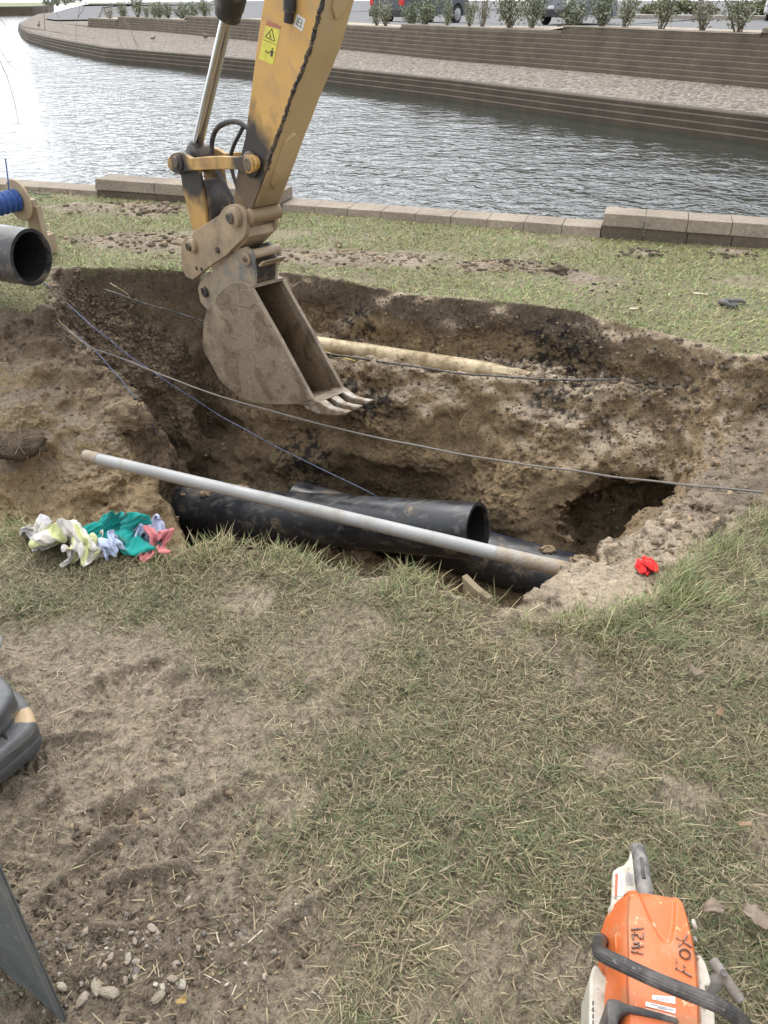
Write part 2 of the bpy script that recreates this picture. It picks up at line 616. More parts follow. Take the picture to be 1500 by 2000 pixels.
def build_trench():
    nx, ny, nz = len(gx), len(gy), len(gz)
    inside = sstep(-0.03, 0.05, np.maximum(D1, D2)).astype(np.float32)
    wx = (0.075 * vol_noise(.42, 1, .26) + 0.040 * vol_noise(.17, 2, .11) + 0.016 * vol_noise(.07, 3)) * inside[:, :, None]
    wy = (0.085 * vol_noise(.40, 4, .24) + 0.045 * vol_noise(.16, 5, .10) + 0.016 * vol_noise(.07, 6)) * inside[:, :, None]
    fi = np.clip((np.arange(nx)[:, None, None] + wx / VOX), 0, nx - 1.001)
    fj = np.clip((np.arange(ny)[None, :, None] + wy / VOX), 0, ny - 1.001)
    i0 = fi.astype(np.int32); j0 = fj.astype(np.int32)
    a = (fi - i0).astype(np.float32); b = (fj - j0).astype(np.float32)
    S = S2.astype(np.float32)
    sv = S[i0, j0] * (1 - a) * (1 - b) + S[i0 + 1, j0] * a * (1 - b) + S[i0, j0 + 1] * (1 - a) * b + S[i0 + 1, j0 + 1] * a * b
    f = gz[None, None, :].astype(np.float32) - sv
    lump = 0.022 * vol_noise(.11, 8) + 0.020 * vol_noise(.055, 9) + 0.017 * vol_noise(.031, 10)
    f = f - lump * (inside * (1 - .85 * CALM(gx[:, None], gy[None, :])))[:, :, None] * 1.3
    # hollow under the far right bank, and the ledge line across the far wall
    X = gx[:, None, None]; Y = gy[None, :, None]; Z = gz[None, None, :]
    c = onz(1250, 1018, -.84)
    q = np.sqrt(((X - c[0]) / .44) ** 2 + ((Y - c[1] - .06) / .36) ** 2 + ((Z - c[2] + .03 - .12 * (X - c[0])) / .22) ** 2)
    f = np.maximum(f, -((q - 1) * .20 + 1.2 * lump + .04 * vol_noise(.2, 12))).astype(np.float32)
    c = onz(330, 1000, -.98)
    q = np.sqrt(((X - c[0]) / .12) ** 2 + ((Y - c[1] - .1) / .22) ** 2 + ((Z - c[2]) / .16) ** 2)
    f = np.maximum(f, -((q - 1) * .14 + lump * .6)).astype(np.float32)
    s = f < 0
    cells = np.zeros((nx - 1, ny - 1, nz - 1), np.uint8)
    for dx in (0, 1):
        for dy in (0, 1):
            for dz in (0, 1):
                cells += s[dx:nx - 1 + dx, dy:ny - 1 + dy, dz:nz - 1 + dz]
    act = (cells > 0) & (cells < 8)
    ci, cj, ck = np.nonzero(act)
    idx = -np.ones(act.shape, np.int32)
    idx[act] = np.arange(len(ci))
    acc = np.zeros((len(ci), 3)); cnt = np.zeros(len(ci))
    corners = [(x, y, z) for x in (0, 1) for y in (0, 1) for z in (0, 1)]
    for p in corners:
        for ax in range(3):
            if p[ax] == 1: continue
            q = list(p); q[ax] = 1
            fa = f[ci + p[0], cj + p[1], ck + p[2]]; fb = f[ci + q[0], cj + q[1], ck + q[2]]
            m = (fa < 0) != (fb < 0)
            t = np.where(m, fa / (fa - fb + 1e-12), 0)
            pt = np.stack([np.full(len(ci), p[k], float) for k in range(3)], 1)
            pt[:, ax] += t
            acc[m] += pt[m]; cnt[m] += 1
    vert = acc / cnt[:, None]
    vert = np.stack([gx[0] + (ci + vert[:, 0]) * VOX, gy[0] + (cj + vert[:, 1]) * VOX, gz[0] + (ck + vert[:, 2]) * VOX], 1)
    quads = []
    for ax in range(3):
        sl0 = [slice(None)] * 3; sl1 = [slice(None)] * 3
        sl0[ax] = slice(0, -1); sl1[ax] = slice(1, None)
        sa, sb = s[tuple(sl0)], s[tuple(sl1)]
        ch = sa != sb
        o1, o2 = [k for k in range(3) if k != ax]
        ii = list(np.nonzero(ch))
        ok = np.ones(len(ii[0]), bool)
        for o, lim in ((o1, act.shape[o1]), (o2, act.shape[o2])):
            ok &= (ii[o] >= 1) & (ii[o] < lim)
        ii = [q[ok] for q in ii]
        flip = sa[tuple(ii)]
        def cell(d1_, d2_):
            jj = list(ii); jj[o1] = ii[o1] - d1_; jj[o2] = ii[o2] - d2_
            return idx[tuple(jj)]
        q = np.stack([cell(1, 1), cell(0, 1), cell(0, 0), cell(1, 0)], 1)
        if ax == 1: flip = ~flip
        q[~flip] = q[~flip][:, ::-1]
        quads.append(q)
    quads = np.concatenate(quads)
    quads = quads[(quads >= 0).all(1)]
    return vert, quads


TV, TQ = build_trench()


def soil_colour(v, n):
    x, y, z = v.T
    d1 = poly_sd(P1, x, y)
    b = bare_mask(x, y)
    c = np.zeros((len(v), 3))
    mud = np.array([.335, .272, .196]); mudd = np.array([.125, .095, .062]); sod = np.array([.200, .178, .100])
    clay = np.array([.355, .263, .155]); pale = np.array([.46, .365, .26]); top = np.array([.145, .110, .075]); mid = np.array([.225, .157, .086]); tar = np.array([.022, .02, .02])
    m = (fbm(x, y, 0, 5, 5, .6, 81) * .5 + .5)[:, None]
    lawn = sod * (1 - b[:, None]) + (mud * (.55 + .6 * m) * b[:, None] + mudd * .0)
    # damp dark soil with stones near the bottom left
    px0, py0 = xy(260, 1880)
    damp = np.exp(-(((x - px0) / .33) ** 2 + ((y - py0) / .13) ** 2))[:, None] * (.4 + .6 * m)
    lawn = lawn * (1 - damp) + mudd * damp
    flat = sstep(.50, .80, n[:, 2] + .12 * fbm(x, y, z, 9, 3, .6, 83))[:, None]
    k = (fbm(x, y, z, 3.2, 5, .6, 85) * .5 + .5)[:, None]
    wall = mid * (1 - k) * 1.15 + clay * k
    dark = sstep(-.27, -.10, z + .10 * fbm(x, y, z, 4, 4, .6, 87))[:, None] * (1 - .75 * sstep(1.15, 1.45, x)[:, None])
    # the left slope is clean clay below its dark turf line; loose topsoil fills the valley beside it
    left = sstep(.12, -.02, x + 1.32 + .4 * (y - 3.5))[:, None] * sstep(4.35, 4.15, y)[:, None]
    valley = (sstep(-.95, -1.15, x) * sstep(3.75, 4.05, y + .25 * (x + 1.4)))[:, None]
    wall = wall * (1 - left) + (clay * (.86 + .42 * k)) * left
    sc_ = SCRAPE(v)[:, None] * .7
    wall = wall * (1 - sc_) + clay * (.80 + .25 * k) * sc_
    dk = np.clip(dark * (1 - .8 * left) + .75 * valley * (.5 + .8 * k), 0, 1)
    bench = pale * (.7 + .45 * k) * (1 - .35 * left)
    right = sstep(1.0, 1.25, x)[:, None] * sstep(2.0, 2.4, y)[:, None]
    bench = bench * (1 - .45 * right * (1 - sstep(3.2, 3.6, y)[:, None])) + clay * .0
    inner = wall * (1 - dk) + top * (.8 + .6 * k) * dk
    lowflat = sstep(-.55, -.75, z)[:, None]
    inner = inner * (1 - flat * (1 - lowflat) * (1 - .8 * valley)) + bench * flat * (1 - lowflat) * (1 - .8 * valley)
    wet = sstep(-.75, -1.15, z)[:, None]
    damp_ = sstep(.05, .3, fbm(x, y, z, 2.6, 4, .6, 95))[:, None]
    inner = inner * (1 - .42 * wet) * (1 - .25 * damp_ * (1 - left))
    # tar-black crumbs smeared along the bench and the wall below
    def blot(px, py, zz, rx, ry, rz):
        q = onz(px, py, zz)
        return np.exp(-(((x - q[0]) / rx) ** 2 + ((y - q[1]) / ry) ** 2 + ((z - q[2]) / rz) ** 2))
    tarm = np.maximum.reduce([blot(800, 640, -.3, .42, .18, .2), blot(1120, 700, -.33, .4, .3, .25), blot(1120, 800, -.5, .25, .25, .2), blot(600, 900, -1.05, .2, .3, .18), blot(700, 780, -.55, .25, .3, .12), blot(960, 940, -1.1, .3, .3, .15)])
    tm = (sstep(.55, .68, (fbm(x, y, z, 34, 2, .7, 91) * .5 + .5) * .9 + .22 * tarm) * sstep(.10, .35, tarm))[:, None] * .9
    inner = inner * (1 - tm) + tar * tm
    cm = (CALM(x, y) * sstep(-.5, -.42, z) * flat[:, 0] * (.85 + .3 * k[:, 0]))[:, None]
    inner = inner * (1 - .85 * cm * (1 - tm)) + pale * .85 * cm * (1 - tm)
    w = sstep(-.030, .0, d1 + .02 * fbm(x, y, 0, 14, 3, .6, 93))[:, None]
    w = np.maximum(w, sstep(-.025, -.05, z)[:, None])
    return lawn * (1 - w) + inner * w


def sheet(x0, x1, y0, y1, st, cut=None):
    xs = np.arange(x0, x1 + st * .5, st); ys = np.arange(y0, y1 + st * .5, st)
    X, Y = np.meshgrid(xs, ys, indexing='ij')
    Z = ground_h(X, Y)
    v = np.stack([X.ravel(), Y.ravel(), Z.ravel()], 1)
    i, j = np.meshgrid(np.arange(len(xs) - 1), np.arange(len(ys) - 1), indexing='ij')
    a = (i * len(ys) + j).ravel()
    q = np.stack([a, a + len(ys), a + len(ys) + 1, a + 1], 1)
    if cut is not None:
        ok = cut(v[:, 0], v[:, 1])
        q = q[ok[q].any(1)]
    return v, q


onland = lambda x, y: lake_side(x, y) < 0.12
# the last row of voxel cells ends half a cell inside the grid, so the sheets begin a little early
m_ = VOX * 1.2
pieces = [(TV, TQ),
          sheet(-1.6, 1.6, .15, GY0 + m_, .007),
          sheet(-6, -1.6, .15, GY0 + m_, .05), sheet(1.6, 6, .15, GY0 + m_, .05), sheet(-6, 6, -3.0, .16, .08),
          sheet(-9, GX0 + m_, GY0, 9.8, .04, onland), sheet(GX1 - m_, 8, GY0, 8.0, .04, onland),
          sheet(GX0, GX1, GY1 - m_, 8.0, .025, onland)]
gv, gq, off = [], [], 0
for v, q in pieces:
    gv.append(v); gq.append(q + off); off += len(v)
GV = np.concatenate(gv); GQ = np.concatenate(gq)
GN = vnormals(GV, GQ)
# tooth grooves running down the clean faces
_s = SCRAPE(GV) * (np.arange(len(GV)) < len(TV))
_g = np.abs(np.sin(34 * (GV[:, 0] * .8 - GV[:, 1] * .6 + .18 * GV[:, 2]) + 1.2 * fbm(GV[:, 0], GV[:, 1], GV[:, 2], 2.5, 2, .5, 301)))
GV = GV - GN * (_s * .016 * (1 - _g) ** 1.6)[:, None]
GN = vnormals(GV, GQ)
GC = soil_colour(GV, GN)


def mat_ground():
    m, nt, b = newmat('soil')
    L = nt.links.new
    tc = N(nt, 'ShaderNodeTexCoord').outputs['Object']
    at = N(nt, 'ShaderNodeVertexColor', layer_name='Col').outputs['Color']
    n1 = noise_node(nt, 42, 6, 0.68, tc, .4)
    n2 = noise_node(nt, 160, 4, 0.65, tc, .3)
    n3 = noise_node(nt, 11, 4, 0.6, tc)
    vo = N(nt, 'ShaderNodeTexVoronoi', feature='DISTANCE_TO_EDGE'); vo.inputs['Scale'].default_value = 26
    ds = N(nt, 'ShaderNodeMixRGB', blend_type='ADD'); ds.inputs[0].default_value = 0.06
    L(tc, ds.inputs[1]); L(n3.outputs['Color'], ds.inputs[2]); L(ds.outputs[0], vo.inputs['Vector'])
    f1 = ramp(nt, n1.outputs['Fac'], [(0.30, 0.40), (0.43, 0.88), (0.55, 1.06), (0.72, 1.42)])
    f2 = ramp(nt, n2.outputs['Fac'], [(0.30, 0.50), (0.45, 0.95), (0.70, 1.36)])
    c = mix(nt, 1.0, at, f1, 'MULTIPLY')
    c = mix(nt, 1.0, c, f2, 'MULTIPLY')
    grit = ramp(nt, n2.outputs['Fac'], [(0.70, 0.0), (0.76, 1.0)])
    c = mix(nt, grit, c, (.36, .30, .22))
    sep_ = N(nt, 'ShaderNodeSeparateXYZ'); L(N(nt, 'ShaderNodeNewGeometry').outputs['Position'], sep_.inputs[0])
    n5 = noise_node(nt, 7, 5, .6, tc, .6)
    L(c, b.inputs['Base Color'])
    b.inputs['Specular IOR Level'].default_value = 0.25
    L(ramp(nt, n3.outputs['Fac'], [(0.35, 0.62), (0.65, 0.92)]), b.inputs['Roughness'])
    crack = ramp(nt, vo.outputs['Distance'], [(0.0, 0.0), (0.12, 1.0)])
    k = bump(nt, b, n1.outputs['Fac'], 1.0, 0.022)
    k = bump(nt, b, n2.outputs['Fac'], 0.9, 0.006, k)
    bump(nt, b, crack, 0.16, 0.006, k)
    return m


M_SOIL = mat_ground()
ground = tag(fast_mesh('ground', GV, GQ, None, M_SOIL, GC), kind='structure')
# crumbling relief finer than the dug grid: split each face once, then push it by cell noise where soil is bare
_d = poly_sd(P1, GV[:, 0], GV[:, 1])
_w = np.maximum(sstep(-.01, .04, _d), .28 * bare_mask(GV[:, 0], GV[:, 1]) * (GV[:, 1] > .3) * (np.abs(GV[:, 0]) < 3))
_fl = sstep(.80, .97, GN[:, 2]) * sstep(-.6, -.4, GV[:, 2]) * (_d > 0)
_w = _w * (1 - .55 * _fl) * (1 - .8 * CALM(GV[:, 0], GV[:, 1])) * (.16 + .95 * sstep(-.16, .30, fbm(GV[:, 0], GV[:, 1], GV[:, 2], 3.4, 3, .55, 211))) * (1 - .8 * SCRAPE(GV))
_w = np.clip(_w, 0, 1)
vg = ground.vertex_groups.new(name='dug')
_b = np.round(_w * 8).astype(int)
for k in range(1, 9):
    vg.add(np.nonzero(_b == k)[0].tolist(), k / 8, 'REPLACE')
sm_ = ground.modifiers.new('split', 'SUBSURF'); sm_.subdivision_type = 'SIMPLE'; sm_.levels = 1; sm_.render_levels = 1
for nm, typ, sc, st in (('flakes', 'VORONOI', .046, .028), ('crumb', 'VORONOI', .019, .015), ('grain', 'CLOUDS', .011, .012)):
    tx = bpy.data.textures.new(nm, typ); tx.noise_scale = sc
    if typ == 'VORONOI': tx.distance_metric = 'DISTANCE'; tx.noise_intensity = 1.0
    else: tx.noise_depth = 2
    dm = ground.modifiers.new(nm, 'DISPLACE'); dm.texture = tx; dm.texture_coords = 'GLOBAL'; dm.strength = st; dm.mid_level = .45; dm.vertex_group = 'dug'
del gv, gq
# ------------------------------------------------------------------ grass and crumbs
_t = {}


def tabulate():
    """surface height and slope tables for scattering"""
    xs = np.arange(-3.6, 3.8, .02); ys = np.arange(.2, 8.2, .02)
    X, Y = np.meshgrid(xs, ys, indexing='ij')
    _t['xs'], _t['ys'] = xs, ys
    _t['h'] = ground_h(X, Y)
    d1 = poly_sd(P1, X, Y)
    _t['d1'] = d1 + 0.028 * fbm(X, Y, 0, 5.5, 3, .6, 61)
    _t['bare'] = bare_mask(X, Y)
    _t['lake'] = lake_side(X, Y)


def look(name, x, y):
    xs, ys = _t['xs'], _t['ys']
    i = np.clip((x - xs[0]) / .02, 0, len(xs) - 1.01); j = np.clip((y - ys[0]) / .02, 0, len(ys) - 1.01)
    a, b = i.astype(int), j.astype(int); u, v = i - a, j - b
    T = _t[name]
    return T[a, b] * (1 - u) * (1 - v) + T[a + 1, b] * u * (1 - v) + T[a, b + 1] * (1 - u) * v + T[a + 1, b + 1] * u * v


tabulate()


RAGS = [(onz(135, 1078, .02)[:2], .125, .065), (onz(228, 1062, .02)[:2], .115, .07), (onz(295, 1066, .02)[:2], .07, .045)]


def blades(n, x0, x1, y0, y1, length, lean, width, seed, far=False, keep=None, tuft=0):
    r = np.random.default_rng(seed)
    x = r.uniform(x0, x1, n); y = r.uniform(y0, y1, n)
    if tuft:
        cx_ = r.uniform(x0, x1, tuft); cy_ = r.uniform(y0, y1, tuft); k_ = r.integers(0, tuft, n)
        sg_ = .006 + .014 * r.random(tuft)
        x = cx_[k_] + r.normal(0, 1, n) * sg_[k_]; y = cy_[k_] + r.normal(0, 1, n) * sg_[k_]
    inview = np.abs(x) < .53 * (y * CP + CAMH * SP) + .12
    d1 = look('d1', x, y); bare = look('bare', x, y)
    clump = fbm(x, y, 0, 9 if not far else 5, 3, .6, 101) * .5 + .5
    dens = (1 - bare) * (.16 + 1.1 * sstep(.30, .66, clump)) + .05 * bare
    if far: dens = (1 - .93 * bare) * (.55 + .45 * clump)
    for (rx, ry), ra, rb in RAGS: dens = dens * sstep(.75, 1.1, np.sqrt(((x - rx) / ra) ** 2 + ((y - ry) / rb) ** 2))
    if keep is not None: dens = dens * keep(x, y)
    ok = inview & (d1 < 0.020) & (look('lake', x, y) < -.02) & (r.random(n) < dens)
    x, y, d1, bare, clump = x[ok], y[ok], d1[ok], bare[ok], clump[ok]
    n = len(x)
    z = look('h', x, y) - .004
    rim = sstep(-.22, -.02, d1) * (y < 3)               # long upright grass hangs over the near edge
    right = sstep(.5, 1.1, x) * (y > 1.1) * (y < 3)
    L = length * (0.40 + 1.05 * r.random(n) ** 1.8) * (1 + .25 * rim + .05 * right) * (1 - .3 * bare)
    th = lean * (0.55 + .55 * r.random(n)) * (1 - .30 * rim - .12 * right)
    az = r.uniform(0, 2 * np.pi, n)
    flow = 2.5 * fbm(x, y, 0, 2.2, 2, .5, 103)
    az = np.where(r.random(n) < .35, flow + r.normal(0, .9, n) - 1.2, az)
    W = width * (.6 + .8 * r.random(n))
    dx, dy = np.cos(az), np.sin(az)
    sx, sy = -dy, dx
    segs = 3
    vs = np.zeros((n, 2 * segs + 1, 3))
    px, pz = np.zeros(n), np.zeros(n)
    curl = r.uniform(-.1, .55, n)
    for s in range(segs + 1):
        u = s / segs
        if s:
            a = np.minimum(th + curl * (u - .3), 1.62)
            px = px + np.sin(a) * L / segs; pz = pz + np.cos(a) * L / segs
        w = W * (1 - .55 * u) * .5
        cx, cy, cz = x + dx * px, y + dy * px, z + np.maximum(pz, .004)
        if s < segs:
            vs[:, 2 * s] = np.stack([cx - sx * w, cy - sy * w, cz], 1)
            vs[:, 2 * s + 1] = np.stack([cx + sx * w, cy + sy * w, cz + .25 * w], 1)
        else:
            vs[:, 2 * s] = np.stack([cx, cy, cz], 1)
    # tone of each blade: dry straw, dull olive, fresh green
    straw = np.array([.40, .335, .215]); olive = np.array([.235, .215, .120]); green = np.array([.165, .190, .092]); brown = np.array([.21, .160, .105])
    if far: straw, olive, green = np.array([.38, .34, .19]), np.array([.235, .255, .11]), np.array([.185, .255, .095])
    g = fbm(x, y, 0, 3.0, 3, .55, 107) * .5 + .5
    pg = np.clip(.08 + .45 * sstep(.42, .68, g) + .22 * rim + .22 * right - .3 * bare, 0, .75)
    if far: pg = .30 + .3 * g
    if tuft: pg = np.clip(pg + .35, 0, .9)
    k = r.random(n)
    c = np.where((k < pg)[:, None], green, np.where((k < pg + (1 - pg) * .42)[:, None], olive, np.where((k < pg + (1 - pg) * .82)[:, None], straw, brown)))
    if far: c = c * np.array([1.15, 1.12, 1.0])
    c = c * (.55 + .85 * r.random(n))[:, None]
    lush = np.clip(.9 * rim + .9 * right * sstep(1.5, 1.9, y), 0, 1)[:, None] * (0 if far else 1)
    c = c * (1 + .40 * lush * np.array([1.0, 1.05, .75]))
    col = np.repeat(c[:, None, :], 2 * segs + 1, 1)
    col[:, -1] *= 1.15
    o = (np.arange(n) * (2 * segs + 1))[:, None]
    q = np.concatenate([o + np.array([[2 * s, 2 * s + 1, 2 * s + 3, 2 * s + 2]]) for s in range(segs - 1)])
    t = o + np.array([[2 * segs - 2, 2 * segs - 1, 2 * segs]])
    return vs.reshape(-1, 3), q, t, col.reshape(-1, 3)


def join(parts):
    V, Q, T, C, o = [], [], [], [], 0
    for v, q, t, c in parts:
        V.append(v); Q.append(q + o); T.append(t + o); C.append(c); o += len(v)
    return np.concatenate(V), np.concatenate(Q), np.concatenate(T), np.concatenate(C)


def mat_grass():
    m, nt, b = newmat('grass_blades')
    at = N(nt, 'ShaderNodeVertexColor', layer_name='Col').outputs['Color']
    nt.links.new(at, b.inputs['Base Color'])
    b.inputs['Roughness'].default_value = .55
    b.inputs['Specular IOR Level'].default_value = .3
    tr = N(nt, 'ShaderNodeBsdfTranslucent'); nt.links.new(at, tr.inputs['Color'])
    mx = N(nt, 'ShaderNodeMixShader'); mx.inputs[0].default_value = .22
    nt.links.new(b.outputs[0], mx.inputs[1]); nt.links.new(tr.outputs[0], mx.inputs[2])
    nt.links.new(mx.outputs[0], nt.nodes['Material Output'].inputs['Surface'])
    return m


M_GRASS = mat_grass()
sadd = (rng.random(1))
V, Q, T, C = join([
    blades(170000, -1.4, 1.6, .35, 2.75, .050, 1.40, .0022, 5),
    blades(26000, -1.6, 2.2, 1.4, 2.9, .047, 1.15, .0025, 6, keep=lambda x, y: np.clip(sstep(-.30, -.02, look('d1', x, y)) + .7 * sstep(.7, 1.2, x), 0, 1)),
    blades(12000, -1.4, 1.6, .35, 1.9, .055, .85, .0025, 8, keep=lambda x, y: sstep(.5, .7, fbm(x, y, 0, 4, 2, .5, 133) * .5 + .5)),
    blades(26000, -1.4, 1.6, .4, 2.7, .056, .95, .0025, 12, tuft=900),
    blades(235000, -3.5, 3.6, 3.2, 8.0, .036, 1.12, .0052, 7, far=True)])
tag(fast_mesh('grass', V, Q, T, M_GRASS, C, smooth=False), kind='stuff')


def straws(n, seed, turf=False):
    """dead stems and root bits lying flat on the mud"""
    r = np.random.default_rng(seed)
    x = r.uniform(-1.2, 1.3, n); y = r.uniform(.4, 2.2, n)
    ok = (look('d1', x, y) < -.01) & ((r.random(n) > look('bare', x, y)) if turf else True)
    x, y = x[ok], y[ok]; n = len(x)
    z = look('h', x, y) + (.002 + .014 * r.random(n) if turf else .0025)
    L = .008 + (.026 if turf else .034) * r.random(n) ** 2; az = r.uniform(0, np.pi, n); W = .0011 + .0016 * r.random(n)
    dx, dy = np.cos(az) * L / 2, np.sin(az) * L / 2; wx, wy = -np.sin(az) * W / 2, np.cos(az) * W / 2
    k = r.normal(0, .3, n)
    v = np.stack([np.stack([x - dx - wx, y - dy - wy, z], 1), np.stack([x - dx + wx, y - dy + wy, z], 1),
                  np.stack([x + wx + k * wx * 3, y + wy + k * wy * 3, z + .003], 1), np.stack([x - wx + k * wx * 3, y - wy + k * wy * 3, z + .003], 1),
                  np.stack([x + dx + wx, y + dy + wy, z], 1), np.stack([x + dx - wx, y + dy - wy, z], 1)], 1)
    o = (np.arange(n) * 6)[:, None]
    q = np.concatenate([o + np.array([[0, 1, 2, 3]]), o + np.array([[3, 2, 4, 5]])])
    base = np.array([[.33, .265, .165], [.10, .075, .05], [.22, .165, .10], [.44, .38, .28]])[r.choice(4, n, p=[.25, .42, .28, .05])]
    if turf: base = np.array([[.30, .245, .15], [.10, .078, .05], [.19, .15, .09], [.17, .165, .085]])[r.choice(4, n, p=[.24, .26, .26, .24])]
    c = np.repeat((base * (.7 + .6 * r.random(n))[:, None])[:, None, :], 6, 1)
    return v.reshape(-1, 3), q, np.zeros((0, 3), int), c.reshape(-1, 3)


V, Q, T, C = straws(8000, 31)
V2, Q2, _, C2 = straws(60000, 32, True)
Q = np.concatenate([Q, Q2 + len(V)]); V = np.concatenate([V, V2]); C = np.concatenate([C, C2])
tag(fast_mesh('straw_litter', V, Q, None, M_GRASS, C, smooth=False), kind='stuff')

# ---- loose crumbs of soil, tar bits and pebbles
CUB_V = np.array([[x, y, z] for z in (-.6, .6) for x, y in ((-.7, -.7), (.7, -.7), (.7, .7), (-.7, .7))] + [[0, 0, .8]])
CUB_F = np.array([[0, 1, 5], [0, 5, 4], [1, 2, 6], [1, 6, 5], [2, 3, 7], [2, 7, 6], [3, 0, 4], [3, 4, 7], [4, 5, 8], [5, 6, 8], [6, 7, 8], [7, 4, 8]])


def lumps(pos, size, col, seed, flat=.7):
    """angular clods with uneven corners"""
    r = np.random.default_rng(seed)
    n = len(pos)
    s = size[:, None, None] * (CUB_V[None] + .42 * (r.random((n, 9, 3)) * 2 - 1)) * np.stack([.7 + .7 * r.random(n), .7 + .7 * r.random(n), flat * (.7 + .6 * r.random(n))], 1)[:, None, :]
    a = r.uniform(0, 2 * np.pi, n); ca, sa = np.cos(a)[:, None], np.sin(a)[:, None]
    v = np.stack([s[..., 0] * ca - s[..., 1] * sa, s[..., 0] * sa + s[..., 1] * ca, s[..., 2]], 2) + pos[:, None, :]
    f = (np.arange(n) * 9)[:, None, None] + CUB_F[None]
    c = np.repeat(col[:, None, :], 9, 1) * (.85 + .3 * r.random((n, 9, 1)))
    return v.reshape(-1, 3), f.reshape(-1, 3), c.reshape(-1, 3)


def mat_crumb():
    m, nt, b = newmat('crumbs')
    at = N(nt, 'ShaderNodeVertexColor', layer_name='Col').outputs['Color']
    tc = N(nt, 'ShaderNodeTexCoord').outputs['Object']
    n1 = noise_node(nt, 90, 4, .6, tc)
    c = mix(nt, 1.0, at, ramp(nt, n1.outputs['Fac'], [(.3, .6), (.7, 1.3)]), 'MULTIPLY')
    nt.links.new(c, b.inputs['Base Color'])
    b.inputs['Roughness'].default_value = .85
    bump(nt, b, n1.outputs['Fac'], .8, .006)
    return m


M_CRUMB = mat_crumb()


